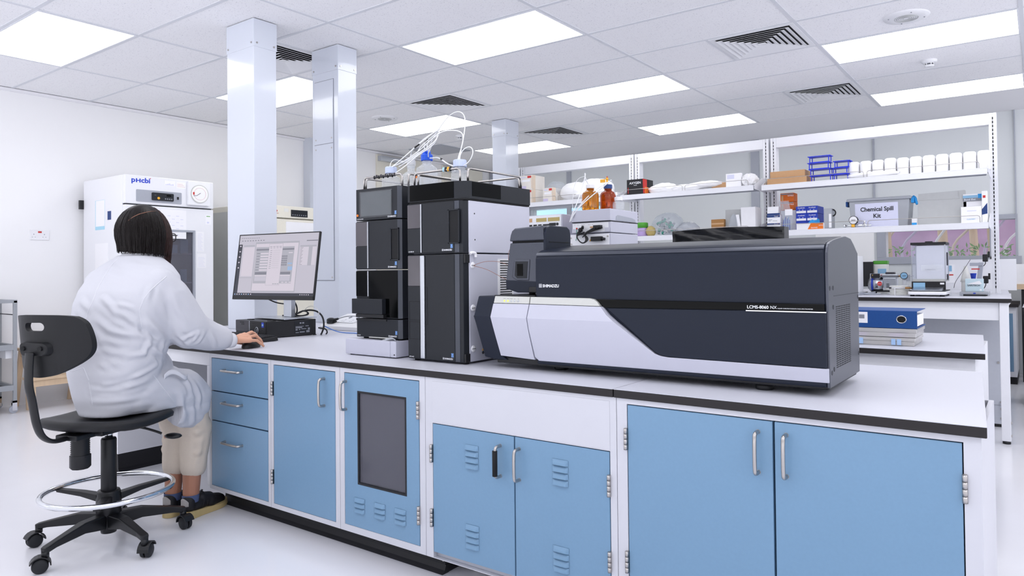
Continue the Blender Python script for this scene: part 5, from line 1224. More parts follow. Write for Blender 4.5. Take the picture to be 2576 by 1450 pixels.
b = B(); b.box(BX - .045, BX + .085, BY - .0785, BY - .077, Z3 + .172, Z3 + .215, 0); b.text('LIBROR', .012, FRONT(BX - .02, BY - .079, Z3 + .178), 1, squeeze=1.6); b.build('front_sticker', ['sheet_clear', 'grey_ink'], parent=t)
b = B(); b.box(BX + .104, BX + .112, BY - .02, BY + .03, Z3 + .11, Z3 + .15); b.box(BX + .104, BX + .112, BY - .02, BY + .0, Z3 + .21, Z3 + .30); b.build('door_grips', 'pc_dark', parent=t, bevel=.002)
b = B()
for x in (BX - .09, BX + .09):
    for y in (BY - .165, BY + .12): b.cyl((x, y, Z3), (x, y, Z3 + .013), .014, n=14)
b.build('feet', 'black', parent=t)
# vacuum pump
PX, PY = -.955, 5.80
t = thing('vacuum_pump', 'small grey vacuum pump with a round red badge and dial', 'pump', (PX, PY, Z3))
b = B(); b.cyl((PX - .085, PY, Z3 + .075), (PX + .005, PY, Z3 + .075), .055, n=28); b.lathe([(0, -.018), (.035, -.015), (.05, -.004), (.055, 0)], (PX - .085, PY, Z3 + .075), 24, axis=(1, 0, 0)); b.build('motor', 'alu', parent=t)
b = B(); b.cyl((PX - .075, PY, Z3 + .075), (PX - .062, PY, Z3 + .075), .0565, n=28); b.build('blue_band', 'glove_blue', parent=t)
b = B(); b.cyl((PX - .015, PY - .054, Z3 + .08), (PX - .015, PY - .058, Z3 + .08), .016, n=24); b.text('ULVAC', .008, FRONT(PX - .015, PY - .0585, Z3 + .077), 1, align='CENTER'); b.build('red_badge', ['red', 'white_ink'], parent=t)
b = B(); b.box(PX + .005, PX + .095, PY - .05, PY + .05, Z3 + .05, Z3 + .125, 0); b.box(PX + .0, PX + .105, PY - .055, PY + .055, Z3 + .125, Z3 + .150, 0); b.build('pump_head', 'alu', parent=t, bevel=.006)
b = B(); b.box(PX - .01, PX + .115, PY - .056, PY + .056, Z3 + .132, Z3 + .139, 0); b.box(PX + .02, PX + .08, PY - .03, PY + .03, Z3 + .15, Z3 + .165, 0); b.build('dark_gasket', 'pc_dark', parent=t, bevel=.002)
b = B(); b.box(PX - .08, PX - .012, PY - .05, PY + .03, Z3 + .12, Z3 + .155, 0); b.box(PX - .076, PX - .016, PY - .052, PY - .05, Z3 + .124, Z3 + .151, 1); b.box(PX - .065, PX - .06, PY - .0525, PY - .05, Z3 + .14, Z3 + .146, 2); b.build('switch_box', ['chrome', 'black', 'yellow'], parent=t, bevel=.001)
b = B()
for k in range(3):
    for x in (PX - .045, PX + .03): b.box(x, x + .018, PY - .0575, PY - .05, Z3 + .05 + .012 * k, Z3 + .055 + .012 * k)
b.build('cooling_slots', 'vent_dark', parent=t)
b = B(); b.cyl((PX + .095, PY - .02, Z3 + .135), (PX + .125, PY - .02, Z3 + .135), .006, n=10, mi=0); b.cyl((PX + .145, PY - .01, Z3 + .138), (PX + .145, PY - .04, Z3 + .138), .026, n=28, mi=1); b.cyl((PX + .145, PY - .04, Z3 + .138), (PX + .145, PY - .0405, Z3 + .138), .022, n=28, mi=2); b.box(PX + .135, PX + .158, PY - .0412, PY - .0405, Z3 + .136, Z3 + .139, 3); b.build('dial', ['yellow', 'chrome', 'sky_ink', 'dark_ink'], parent=t)
b = B(); b.lathe([(0, .0), (.02, .0), (.022, .01), (.022, .09), (.015, .1)], (PX + .15, PY - .01, Z3 + .02), 18); b.build('moisture_trap', 'sheet_clear', parent=t)
b = B(); b.cyl((PX + .165, PY - .02, Z3 + .135), (PX + .205, PY - .02, Z3 + .135), .004, n=10); b.box(PX + .14, PX + .185, PY - .03, PY - .02, Z3 + .1, Z3 + .145); b.build('outlet', 'alu', parent=t)
b = B()
for x in (PX - .06, PX + .08):
    for y in (PY - .03, PY + .03): b.cyl((x, y, Z3), (x, y, Z3 + .026), .012, n=12)
b.box(PX - .075, PX + .095, PY - .04, PY + .04, Z3 + .018, Z3 + .03); b.build('feet', 'black', parent=t)
b = B()
for k in range(6): b.tube([(PX + .125 + .062 * math.cos(a * PI / 16), PY - .10 + .055 * math.sin(a * PI / 16), Z3 + .006 + .011 * k) for a in range(32)], .0058, 8, closed=True)
b.build('coiled_hose', 'milk', loc=(PX + .125, PY - .10, Z3), label='coil of milky plastic hose in front of the vacuum pump', cat='hose')
b = B(); b.cyl((PX + .08, PY - .165, Z3 + .052), (PX + .17, PY - .165, Z3 + .052), .004, n=10, mi=0); b.cyl((PX + .065, PY - .165, Z3 + .052), (PX + .08, PY - .165, Z3 + .052), .006, n=10, mi=1); b.cyl((PX + .17, PY - .165, Z3 + .052), (PX + .21, PY - .165, Z3 + .052), .0065, n=10, mi=2); b.box(PX + .10, PX + .106, PY - .17, PY - .10, Z3 + .0, Z3 + .05, 0)
b.build('syringe', ['white_plastic', 'pc_dark', 'card_dark'], loc=(PX + .13, PY - .165, Z3), label='thin syringe with a brown tip resting by the hose coil', cat='syringe')
b = B(); b.tube([(PX + .0, PY - .12, Z3 + .006), (PX - .06, PY - .16, Z3 + .006), (PX - .13, PY - .15, Z3 + .006), (PX - .16, PY - .10, Z3 + .006), (PX - .11, PY - .06, Z3 + .006), (PX - .04, PY - .09, Z3 + .018)], .0058, 8, smooth=2); b.build('loose_hose', 'fridge_grey', loc=(PX - .08, PY - .11, Z3), label='loose grey hose curling left of the pump', cat='hose')
t = thing('plastic_jar', 'tall translucent jar with a bright green lid behind the pump', 'jar', (-1.0, 6.02, Z3))
b = B(); b.prism(rrect(-1.053, -.955, 5.97, 6.07, .015), 'z', Z3, Z3 + .225); b.build('jar_body', 'milk', parent=t, bevel=.004)
b = B(); b.prism(rrect(-1.055, -.953, 5.968, 6.072, .015), 'z', Z3 + .226, Z3 + .252); b.build('lid', 'green', parent=t, bevel=.004)
b = B(); b.box(-1.02, -.96, 5.968, 5.97, Z3 + .155, Z3 + .19); b.build('label_patch', 'sky_ink', parent=t)
t = thing('dark_monitor', 'dark monitor edge seen beside the spectrometer end', 'monitor', (-1.15, 5.95, Z3))
B().box(-1.35, -1.045, 5.93, 5.95, Z3 + .055, Z3 + .245).build('screen_back', 'black', parent=t, bevel=.003); B().box(-1.22, -1.16, 5.95, 5.97, Z3 + .01, Z3 + .15).build('stand', 'black', parent=t); B().box(-1.28, -1.10, 5.90, 6.02, Z3, Z3 + .012).build('stand_base', 'black', parent=t, bevel=.003)
t = thing('clipboard', 'upright pale clipboard with a blue back beside the spectrometer end', 'clipboard', (-1.085, 5.65, Z3))
B().box(-1.082, -1.072, 5.50, 5.70, Z3 + .02, Z3 + .285).build('board', 'fridge', parent=t, bevel=.004); B().box(-1.090, -1.083, 5.50, 5.70, Z3 + .02, Z3 + .27).build('blue_back', 'binder', parent=t); B().box(-1.10, -1.06, 5.48, 5.72, Z3, Z3 + .02).build('foot', 'fridge_grey', parent=t, bevel=.003)
# small things at the right end
carton('print_carton', 'pale green carton lettered in grey at the bench end', -.425, -.320, Z3 + .028, Z3 + .115, 'ice', y0=5.72, dep=.08, prints=[('t', 'SARITECH', .12, .42, .0165, 'dark_ink'), ('p', [(.1, .6), (.8, .85), (.95, .6), (.7, .55)], 'white_plastic'), ('r', .80, .92, .06, .20, 'white_ink')])
t = thing('acrylic_tray', 'clear low tray with a blue mark under the lettered carton', 'tray', (-.37, 5.75, Z3))
B().box(-.455, -.285, 5.66, 5.82, Z3, Z3 + .027).build('tray_body', 'tub_clear', parent=t, bevel=.003); B().box(-.375, -.36, 5.658, 5.66, Z3 + .014, Z3 + .021).build('blue_mark', 'glove_blue', parent=t)
b = B(); b.cyl((-.43, 5.62, Z3 + .006), (-.30, 5.62, Z3 + .006), .006, n=12); b.cyl((-.30, 5.62, Z3 + .006), (-.29, 5.62, Z3 + .006), .0045, n=12); b.build('marker_pen', 'black', loc=(-.36, 5.62, Z3), label='black marker pen lying at the bench front edge', cat='pen')
b = B(); b.lathe([(0, 0), (.035, 0), (.03, .03), (.013, .10), (.010, .115), (0, .116)], (-.44, 5.99, Z3 + .09), 18); b.lathe([(0, 0), (.03, 0), (.03, .09)], (-.44, 5.99, Z3), 18); b.build('squeeze_bottle', 'milk', loc=(-.44, 5.99, Z3), label='white cone-topped squeeze bottle behind the lettered carton', cat='bottle')
t = thing('pipette_stand', 'grey pipette stand with a slanted arm at the bench end', 'stand', (-.36, 6.02, Z3))
B().box(-.40, -.33, 5.98, 6.06, Z3, Z3 + .012).build('stand_base', 'pc_dark', parent=t); b = B(); b.hexa([(-.385, 6.0, Z3 + .01), (-.355, 6.0, Z3 + .01), (-.355, 6.02, Z3 + .01), (-.385, 6.02, Z3 + .01), (-.36, 6.0, Z3 + .23), (-.33, 6.0, Z3 + .23), (-.33, 6.02, Z3 + .23), (-.36, 6.02, Z3 + .23)]); b.build('arm', 'fridge_grey', parent=t, bevel=.002)
B().box(-.415, -.335, 5.99, 6.03, Z3 + .205, Z3 + .228).build('cross_arm', 'fridge_grey', parent=t, bevel=.002); B().box(-.405, -.355, 5.985, 5.99, Z3 + .178, Z3 + .186).build('red_clip', 'red', parent=t)
b = B(); b.lathe([(0, 0), (.012, 0), (.02, .05), (.021, .052)], (-.39, 5.93, Z3 + .10), 14); b.lathe([(0, 0), (.012, 0), (.012, .10)], (-.39, 5.93, Z3), 12); b.build('blue_tip', 'glove_blue', loc=(-.39, 5.93, Z3), label='blue cone-shaped tip beside the squeeze bottle', cat='tip')
for z, lab in ((Z3 + .235, 'upper black plug adaptor on the end shelf post'), (Z3 + .075, 'lower black plug adaptor on the end shelf post')):
    t = thing('plug_adaptor', lab, 'adaptor', (-.325, 6.18, z), 'black plug adaptors')
    b = B(); b.box(-.345, -.312, 6.15, 6.20, z, z + .055); b.build('adaptor_body', 'black', parent=t, bevel=.005); B().box(-.312, -.300, 6.16, 6.20, z + .03, z + .075).build('socket_plate', 'black', parent=t)
    b = B(); b.tube([(-.328, 6.17, z), (-.328, 6.165, z - .02), (-.36, 6.13, z - .05), (-.37, 6.11, z - .08)] if z > 1.05 else [(-.328, 6.17, z), (-.33, 6.165, z - .02), (-.345, 6.15, z - .045), (-.345, 6.14, z - .07)], .003, 6, smooth=2); b.build('lead', 'black', parent=t)
b = B(); b.tube([(-.50, 5.80, Z3 + .05), (-.495, 5.82, Z3 + .09), (-.45, 5.90, Z3 + .17), (-.41, 5.98, Z3 + .25)], .0018, 6, smooth=2); b.build('sensor_cable', 'pc_dark', loc=(-.50, 5.8, Z3 + .05), label='thin dark cable from the balance up to the pipette stand', cat='cable')
# white splash screens standing along the back of the island bench
b = B(); b.box(-.88, -.16, 7.05, 7.06, Z3, Z3 + .26, 0)
t = thing('splash_screen', 'white screen along the back of the island bench', 'screen', (-.52, 7.05, Z3)); b.build('board', 'fridge', parent=t)
b = B(); b.box(-.78, -.60, 7.045, 7.05, Z3 + .06, Z3 + .22, 0); b.box(-.76, -.62, 7.043, 7.045, Z3 + .16, Z3 + .21, 1); b.box(-.77, -.61, 7.043, 7.045, Z3 + .125, Z3 + .135, 2); b.build('poster', ['paper', 'sky_ink', 'red'], parent=t)

# ------------------------------------------------------------------ beyond the island bench
worktop([(-.12, 6.75), (1.2, 6.75), (1.2, 7.4), (-.12, 7.4)], 'far white worktop at the right edge beyond the island bench', z=.775, th=.03)
t = thing('far_bench_base', 'white bench base with a black plinth at the right edge', 'bench base', (.5, 7, 0))
B().box(-.09, 1.2, 6.79, 7.38, .06, .744).build('side_panels', 'white_paint', parent=t); B().box(-.095, 1.2, 6.80, 7.36, 0, .06).build('plinth', 'plinth', parent=t)
t = thing('far_cabinet', 'white cabinet with a narrow blue door beyond the island leg', 'cabinet', (-.3, 8.2, 0))
B().box(-.9, -.19, 7.92, 8.6, .07, .72).build('carcass', 'white_paint', parent=t); B().box(-.245, -.215, 7.915, 7.92, .12, .66).build('door', 'blue', parent=t); B().box(-.89, -.19, 7.95, 8.6, 0, .07).build('plinth', 'plinth', parent=t); B().box(-.92, -.17, 7.88, 8.62, .72, .75).build('worktop', 'edge', parent=t)
t = thing('wooden_shelf', 'wooden board carrying a heap of white bags at the right edge', 'shelf', (.05, 8.3, 0))
B().box(-.42, .6, 8.1, 8.6, .88, .93).build('board', 'wood', parent=t); b = B()
for x in (-.15, .5): b.box(x, x + .04, 8.15, 8.19, 0, .88); b.box(x, x + .04, 8.5, 8.54, 0, .88)
b.build('legs', 'black', parent=t)
crumple('bag_heap', 'heap of white plastic bags on the wooden board', (-.18, 8.3, .93 + .09), (.21, .15, .09), 'bag_white', 'bag', 71, .4)
b = B(); b.box(-.30, -.12, 8.12, 8.14, .93, 1.12, 0); b.build('packaging', 'bag_white', loc=(-.21, 8.13, .93), label='white packaging standing behind the bag heap', cat='packaging')
# view through the far window: terrace with planting
B().box(-8, 6, 9.0, 14, -.06, .05).build('ground_outside', 'card_grey', kind='structure')
B().box(-14, -3, 12.5, 12.7, 0, 4).build('sky_backdrop', 'sky', kind='structure')  # added sky-coloured board, stands in for pale sky outside
B().box(-3, 6, 13.5, 13.7, 0, 4).build('garden_wall', 'garden', loc=(0, 13.6, 0), label='lilac garden wall seen through the window', cat='wall', kind='structure')
for k, (x, r, y) in enumerate(((-1.75, .10, 10.6), (-1.15, .07, 11.6), (-.80, .06, 12.0), (-.55, .05, 11.2))):
    b = B(); b.tube([(x, y, 0), (x + .04, y, 1.2), (x - .02, y, 2.4), (x + .06, y, 3.4)], [r, r * .9, r * .85, r * .7], 12); b.build('tree_trunk', 'wood', loc=(x, y, 0), label=['thick pale tree trunk outside the window, leftmost', 'second tree trunk outside the window', 'third tree trunk outside the window', 'thin tree trunk outside the window, rightmost'][k], cat='tree', group='tree trunks outside the window')
rnd = random.Random(8)
for k in range(5):
    t = thing('shrub', ['leafy shrub outside, behind the pump dial', 'leafy shrub outside, behind the balance', 'leafy shrub outside, right of the balance', 'leafy shrub outside, behind the shelf post', 'leafy shrub outside at the left window edge'][k], 'shrub', (-1.55 + .38 * k - (2.3 if k == 4 else 0) * .2, 10.4 + .1 * k, 0), 'shrubs outside the window')
    x0, y0 = -1.55 + .38 * k - (2.3 if k == 4 else 0) * .2, 10.4 + .1 * k
    b = B()
    for i in range(150):
        a = rnd.uniform(0, 6.28); q = .24 * math.sqrt(rnd.random()); z = rnd.uniform(.7, 1.36 - .1 * (k % 2)); p = V((x0 + q * math.cos(a), y0 + q * math.sin(a), z)); d = V((rnd.uniform(-1, 1), rnd.uniform(-1, 1), rnd.uniform(-.3, 1))).normalized() * .08; w = d.orthogonal().normalized() * .014
        b.f([b.v(p), b.v(p + d * .5 + w), b.v(p + d), b.v(p + d * .5 - w)])
    b.build('leaves', 'leaf_dark', parent=t); b = B(); b.cyl((x0, y0, 0), (x0, y0, 1.2), .02, n=8); b.build('stem', 'card_dark', parent=t)

for k in range(7):
    x = -1.9 + .3 * k; b = B(); b.tube([(x, 11.0 + .1 * k, .6), (x + .15, 11.0 + .1 * k, 1.0), (x + .05 - .1 * (k % 2), 11.05 + .1 * k, 1.35), (x + .3, 11.0 + .1 * k, 1.7), (x + .45, 11.1, 1.9)], [.016, .014, .012, .010, .006], 8, smooth=2); b.tube([(x, 11.0 + .1 * k, 0), (x, 11.0 + .1 * k, .6)], .017, 8)
    b.build('bare_branch', ['tan_soft', 'lilac_soft', 'paper'][k % 3], loc=(x, 11.0 + .1 * k, 0), label='pale twisted branch outside the window, %s from the left' % ORD[k], cat='branch', group='pale branches outside the window')
# ------------------------------------------------------------------ left side: fridges, trolley, steps, socket
FX = -6.25
t = thing('lab_refrigerator', 'tall white laboratory refrigerator with a dark glass door window', 'refrigerator', (-6.65, 3.2, 0))
B().box(-7.04, FX - .055, 2.822, 3.604, .08, 1.953).build('cabinet_body', 'fridge', parent=t, bevel=.006)
B().box(FX - .054, FX, 2.822, 3.604, 1.708, 1.953).build('control_fascia', 'fridge', parent=t, bevel=.006)
b = B()
for q in ((2.826, 2.93, .12, 1.697), (3.43, 3.600, .12, 1.697), (2.93, 3.43, .12, .55), (2.93, 3.43, 1.50, 1.697)): b.box(FX - .05, FX, q[0], q[1], q[2], q[3])
d = b.build('door', 'fridge', parent=t)
B().box(FX - .05, FX - .03, 2.828, 3.598, 1.698, 1.708).build('door_gap', 'dark_ink', parent=t)
b = B()
for q in ((2.93, 2.95, .55, 1.50), (3.41, 3.43, .55, 1.50), (2.95, 3.41, .55, .57), (2.95, 3.41, 1.48, 1.50)): b.box(FX - .03, FX + .004, q[0], q[1], q[2], q[3])
b.build('window_frame', 'fridge_grey', parent=d, bevel=.003)
B().box(FX - .02, FX - .014, 2.95, 3.41, .57, 1.48).build('glass', 'smoke_glass', parent=d)
b = B()
for z in (.75, 1.02, 1.28): b.box(FX - .05, FX - .026, 2.95, 3.41, z, z + .012, 0)
b.build('wire_shelves', 'alu', parent=t)
B().box(FX - .0545, FX - .051, 2.93, 3.43, .55, 1.5).build('interior_shade', 'pc_dark', parent=t)  # dark plate paints the shade inside the refrigerator
b = B(); rnd = random.Random(3)
for z in (.762, 1.032, 1.292):
    for k in range(5):
        y = 2.97 + .085 * k; b.box(FX - .05, FX - .03, y, y + rnd.uniform(.04, .075), z, z + rnd.uniform(.05, .14), rnd.randrange(4))
b.build('stored_samples', ['milk', 'red', 'card_grey', 'sky_ink'], parent=t)
T = SIDE(FX + .0012, 2.822, 0)
b = B(); b.text('p', .058, SIDE(FX + .0012, 2.872, 1.893), 0, weight=.03, squeeze=1.15); b.text('H', .0445, SIDE(FX + .0012, 2.908, 1.893), 0, weight=.04, squeeze=1.35); b.text('cbi', .058, SIDE(FX + .0012, 2.953, 1.893), 0, weight=.03, squeeze=1.15); b.build('lettering', 'logo_blue', parent=t)
b = B(); b.rect(SIDE(FX + .002, 0, 0), 3.0265, 3.034, 1.930, 1.9365); b.build('red_dot', 'red', parent=t)
b = B(); b.prism(rrect(2.912, 3.303, 1.729, 1.832, .008), 'x', FX, FX + .003); p = b.build('control_panel', 'fridge_grey', parent=t)
b = B(); b.prism(rrect(3.040, 3.228, 1.748, 1.815, .008), 'x', FX + .002, FX + .012, 0); b.box(FX + .012, FX + .0126, 3.165, 3.205, 1.788, 1.802, 1); b.cyl((FX + .012, 3.095, 1.768), (FX + .016, 3.095, 1.768), .011, n=18, mi=2)
for k in range(4): b.cyl((FX + .012, 3.155 + .018 * k, 1.766), (FX + .0135, 3.155 + .018 * k, 1.766), .006, n=12, mi=3)
b.text('PHC', .008, SIDE(FX + .0128, 3.06, 1.79), 3); b.build('display_unit', ['lc_dark', 'black_gloss', 'yellow', 'grey_ink'], parent=p)
b = B(); b.box(FX + .003, FX + .005, 3.250, 3.285, 1.757, 1.803, 0); b.box(FX + .005, FX + .008, 3.259, 3.276, 1.768, 1.792, 1); b.build('rocker_switch', ['fridge_grey', 'black'], parent=p)
t2 = B(); t2.prism(rrect(3.352, 3.555, 1.728, 1.945, .01), 'x', FX, FX + .03); r = t2.build('chart_recorder', 'fridge', parent=t, bevel=.003)
b = B(); b.cyl((FX + .030, 3.455, 1.832), (FX + .034, 3.455, 1.832), .083, n=40, mi=0); b.cyl((FX + .034, 3.455, 1.832), (FX + .0345, 3.455, 1.832), .076, n=40, mi=1); b.tube([(FX + .035, 3.455 + .055 * math.cos(a * PI / 18), 1.832 + .055 * math.sin(a * PI / 18)) for a in range(36)], .0007, 4, closed=True, mi=2); b.tube([(FX + .036, 3.395, 1.812), (FX + .036, 3.425, 1.815), (FX + .036, 3.46, 1.84)], .0018, 6, mi=3)
b.rect(SIDE(FX + .0352, 0, 0), 3.39, 3.405, 1.822, 1.846, mi=2); b.build('paper_dial', ['silver', 'paper', 'red', 'dark_ink'], parent=r)
for n_, (y0, y1, z0, z1) in enumerate(((3.15, 3.245, 1.885, 1.93), (3.255, 3.345, 1.870, 1.925), (3.12, 3.345, 1.42, 1.675), (3.44, 3.51, 1.31, 1.49), (3.445, 3.53, 1.16, 1.29), (3.525, 3.58, 1.56, 1.65))):
    b = B(); b.box(FX, FX + .0012, y0, y1, z0, z1, 0); X0, X1 = FX + .0012, FX + .0016
    if n_ == 0:
        for k in range(5): b.box(X0, X1, 3.16 + .015 * k, 3.172 + .015 * k, 1.890, 1.898 + .004 * (k % 3), 1)
    elif n_ == 1:
        for k in range(3): b.box(X0, X1, 3.265, 3.335 - .01 * k, 1.885 + .012 * k, 1.8862 + .012 * k, 2)
    elif n_ == 2:
        for r_ in range(7):
            for c_ in range(5): b.box(X0, X1, 3.14 + .038 * c_, 3.166 + .038 * c_, 1.45 + .028 * r_, 1.4505 + .028 * r_ + .004 * ((r_ + c_) % 2), 1)
    elif n_ < 5:
        for k in range(14 if n_ == 3 else 8): b.box(X0, X1, y0 + .01, y1 - .01 - .008 * (k % 3), z0 + .012 + .0115 * k, z0 + .014 + .0115 * k, 1)
    else: b.box(X0, X1, 3.535, 3.57, 1.632, 1.638, 3); b.box(X0, X1, 3.54, 3.56, 1.57, 1.585, 1)
    b.build('pinned_paper', ['paper', 'paper_lilac', 'red', 'green'], parent=t)
for x0, x1, z0, z1, m in ((-6.80, -6.62, 1.50, 1.76, 'sky'), (-6.565, -6.50, 1.58, 1.655, 'navy'), (-6.80, -6.55, 1.15, 1.38, 'paper')): b = B(); b.box(x0, x1, 2.8205, 2.822, z0, z1); b.build('side_paper', m, parent=t)
b = B(); b.box(-6.79, -6.62, 2.820, 2.8205, 1.53, 1.758); b.build('side_paper', 'paper', parent=t)
B().box(-7.06, -7.03, 2.79, 2.825, 1.70, 1.78).build('side_hinge', 'black', parent=t)
b = B()
for x in (-6.98, -6.34):
    for y in (2.88, 3.54): b.cyl((x, y, 0), (x, y, .085), .025, n=14)
b.build('feet', 'black', parent=t)
# cream refrigerator further back
t = thing('cream_refrigerator', 'cream refrigerator seen between the two tall columns', 'refrigerator', (-6.65, 4.6, 0))
B().box(-7.04, -6.30, 4.02, 4.85, 0, 1.79).build('cabinet_body', 'beige', parent=t, bevel=.006); B().box(-6.30, -6.25, 4.03, 4.84, .12, 1.655).build('door', 'beige', parent=t, bevel=.006)
B().box(-6.299, -6.25, 4.02, 4.85, 1.668, 1.79).build('control_fascia', 'beige', parent=t, bevel=.004)
b = B(); b.box(-6.25, -6.246, 4.44, 4.64, 1.685, 1.755, 0)
for k in range(7): b.cyl((-6.246, 4.46 + .026 * k, 1.703), (-6.2445, 4.46 + .026 * k, 1.703), .006, n=10, mi=1)
b.build('display_unit', ['lc_dark', 'grey_ink'], parent=t)
b = B(); b.cyl((-6.25, 4.27, 1.735), (-6.249, 4.27, 1.735), .012, n=14, mi=0); b.box(-6.25, -6.249, 4.36, 4.41, 1.73, 1.765, 1); b.text('SANYO', .014, SIDE(-6.2488, 4.25, 1.705), 0); b.build('badge', ['red', 'milk'], parent=t)
b = B(); b.box(-6.25, -6.2485, 4.38, 4.80, 1.25, 1.63, 0)
for k in range(6): b.box(-6.2485, -6.248, 4.41, 4.74, 1.33 + .04 * k, 1.332 + .04 * k, 1)
b.build('taped_sheet', ['paper', 'paper_lilac'], parent=t)
t = thing('grey_cabinet', 'narrow grey cabinet side behind the tall white refrigerator', 'cabinet', (-6.65, 3.95, 0))
B().box(-7.04, -6.20, 3.93, 4.0, 0, 1.72).build('side_board', 'silver', parent=t)
b = B(); b.tube([(-7.08, 3.72, 1.48), (-7.05, 3.75, 1.4), (-6.95, 3.80, .9), (-6.9, 3.82, .3), (-6.85, 3.8, .01)], .007, 8, smooth=2); b.build('mains_lead', 'pc_dark', loc=(-7.08, 3.72, .003), label='dark power cord hanging behind the tall refrigerator', cat='cord')
def socket(x, y, z, T, label, two=True):
    t = thing('wall_socket', label, 'socket', (x, y, z))
    w = .146 if two else .086
    b = B(); b.T = T; b.box(-w / 2, w / 2, -.043, .043, 0, .009); b.build('face_plate', 'white_plastic', parent=t, bevel=.003)
    b = B(); b.T = T
    for k in (-.013, .001): b.box(k, k + .012, .019, .033, .009, .0125, 0)
    b.build('rocker_switches', 'red', parent=t)
    b = B(); b.T = T
    for k in (-.045, .035):
        b.box(k - .003, k + .003, .002, .010, .009, .0094); b.box(k - .014, k - .008, -.020, -.016, .009, .0094); b.box(k + .008, k + .014, -.020, -.016, .009, .0094)
    b.build('pin_holes', 'grey_ink', parent=t)
    return t
socket(-7.1, 2.497, 1.457, SIDE(-7.1, 2.497, 1.457), 'white double wall socket with red switches, left of the tall refrigerator')
socket(-7.1, 3.80, 1.50, SIDE(-7.1, 3.80, 1.50), 'wall socket with red switches in the gap behind the tall refrigerator', False)
# trolley
t = thing('lab_trolley', 'grey steel trolley with three shelves cut by the left edge', 'trolley', (-7.0, 2.1, 0))
for x, y in ((-6.725, 2.195), (-6.725, 1.75), (-7.06, 2.195), (-7.06, 1.75)):
    b = B(); b.box(x - .0125, x + .0125, y - .0125, y + .0125, .10, .905); b.build('post', 'trolley', parent=t, bevel=.002)
    b = B(); b.cyl((x - .009, y - .01, .03), (x + .009, y - .01, .03), .03, n=20); w = b.build('wheel', 'fridge_grey', parent=t)
    b = B(); b.box(x - .014, x - .010, y - .02, y + .012, .02, .10); b.box(x + .010, x + .014, y - .02, y + .012, .02, .10); b.box(x - .014, x + .014, y - .02, y + .012, .085, .10); b.build('castor_fork', 'chrome', parent=w)
for z, h in ((.52, .03), (.195, .03)):
    b = B(); b.box(-7.048, -6.738, 1.762, 2.183, z, z + .004, 1); b.box(-7.048, -6.738, 2.183, 2.205, z - .012, z + h, 0); b.box(-7.048, -6.738, 1.74, 1.762, z - .012, z + h, 0); b.box(-6.738, -6.715, 1.762, 2.183, z - .012, z + h, 0); b.box(-7.07, -7.048, 1.762, 2.183, z - .012, z + h, 0); b.build('tray_shelf', ['trolley', 'pc_dark'], parent=t, bevel=.001)
b = B(); b.box(-7.0725, -6.7125, 2.1825, 2.2075, .885, .91); b.box(-7.0725, -6.7125, 1.7375, 1.7625, .885, .91); b.box(-6.7375, -6.7125, 1.7625, 2.1825, .885, .91); b.build('top_frame', 'trolley', parent=t, bevel=.002)
B().box(-7.05, -6.74, 1.76, 2.18, .893, .903).build('top_board', 'white_plastic', parent=t)
b = B(); b.cyl((-7.05, 2.19, .79), (-6.735, 2.19, .79), .004, n=8); b.build('side_rod', 'pc_dark', parent=t)
B().box(-6.90, -6.75, 2.14, 2.182, .44, .505).build('paper_holder', 'fridge', parent=t)
# step stool
t = thing('step_stool', 'small pine step stool behind the black chair', 'stool', (-6.85, 2.6, 0))
SY = 2.29
def stleg(x0, y0, x1, y1, z1, w=.036):
    b = B(); h = w / 2; b.hexa([(x0 - h, y0 - h, 0), (x0 + h, y0 - h, 0), (x0 + h, y0 + h, 0), (x0 - h, y0 + h, 0), (x1 - h, y1 - h, z1), (x1 + h, y1 - h, z1), (x1 + h, y1 + h, z1), (x1 - h, y1 + h, z1)]); return b.build('leg', 'wood', parent=t, bevel=.002)
stleg(-6.70, 2.31, -6.70, 2.31, .245); stleg(-6.70, 2.72, -6.70, 2.72, .245)
stleg(-7.06, 2.31, -6.93, 2.31, .48); stleg(-7.06, 2.72, -6.93, 2.72, .48); stleg(-6.78, 2.31, -6.82, 2.31, .48, .030); stleg(-6.78, 2.72, -6.82, 2.72, .48, .030)
for z, x0, x1 in ((.245, -6.83, -6.665), (.48, -6.97, -6.775)):
    b = B(); b.box(x0, x1, 2.28, 2.75, z, z + .022); b.build('tread', 'wood', parent=t, bevel=.003)
    b = B(); b.box(x0 + .01, x1 - .01, 2.30, 2.315, z - .05, z); b.box(x0 + .01, x1 - .01, 2.715, 2.73, z - .05, z); b.box(x1 - .025, x1 - .01, 2.315, 2.715, z - .05, z); b.build('apron', 'wood', parent=t, bevel=.001)
# ------------------------------------------------------------------ desk: monitor, computer, keyboard, mouse, socket box
PC = [(-3.718, 2.277), (-3.383, 2.252), (-3.350, 2.540), (-3.683, 2.566)]
t = thing('desktop_computer', 'black desktop computer lying flat under the monitor', 'computer', (-3.53, 2.41, .75))
b = B(); b.prism(PC, 'z', .753, .841); b.build('case', 'black', parent=t, bevel=.0015)
TF = FR((PC[0][0], PC[0][1], .753), (PC[1][0] - PC[0][0], PC[1][1] - PC[0][1], 0), (0, 0, 1))
def onf(b, x0, x1, y0, y1, d0, d1, mi=0):
    o = b.T; b.T = TF; b.box(x0, x1, y0, y1, d0, d1, mi); b.T = o
b = B(); onf(b, .002, .152, .028, .087, 0, .003); onf(b, .002, .152, .002, .026, 0, .0015, 1); onf(b, .004, .15, .044, .0445, .003, .0034, 1); b.build('drive_bay', ['pc_dark', 'pc_black'], parent=t, bevel=.0006)
b = B(); onf(b, .1535, .158, .024, .087, 0, .0038); b.build('silver_divider', 'alu', parent=t)
b = B(); onf(b, .160, .328, .002, .087, 0, .002, 0)
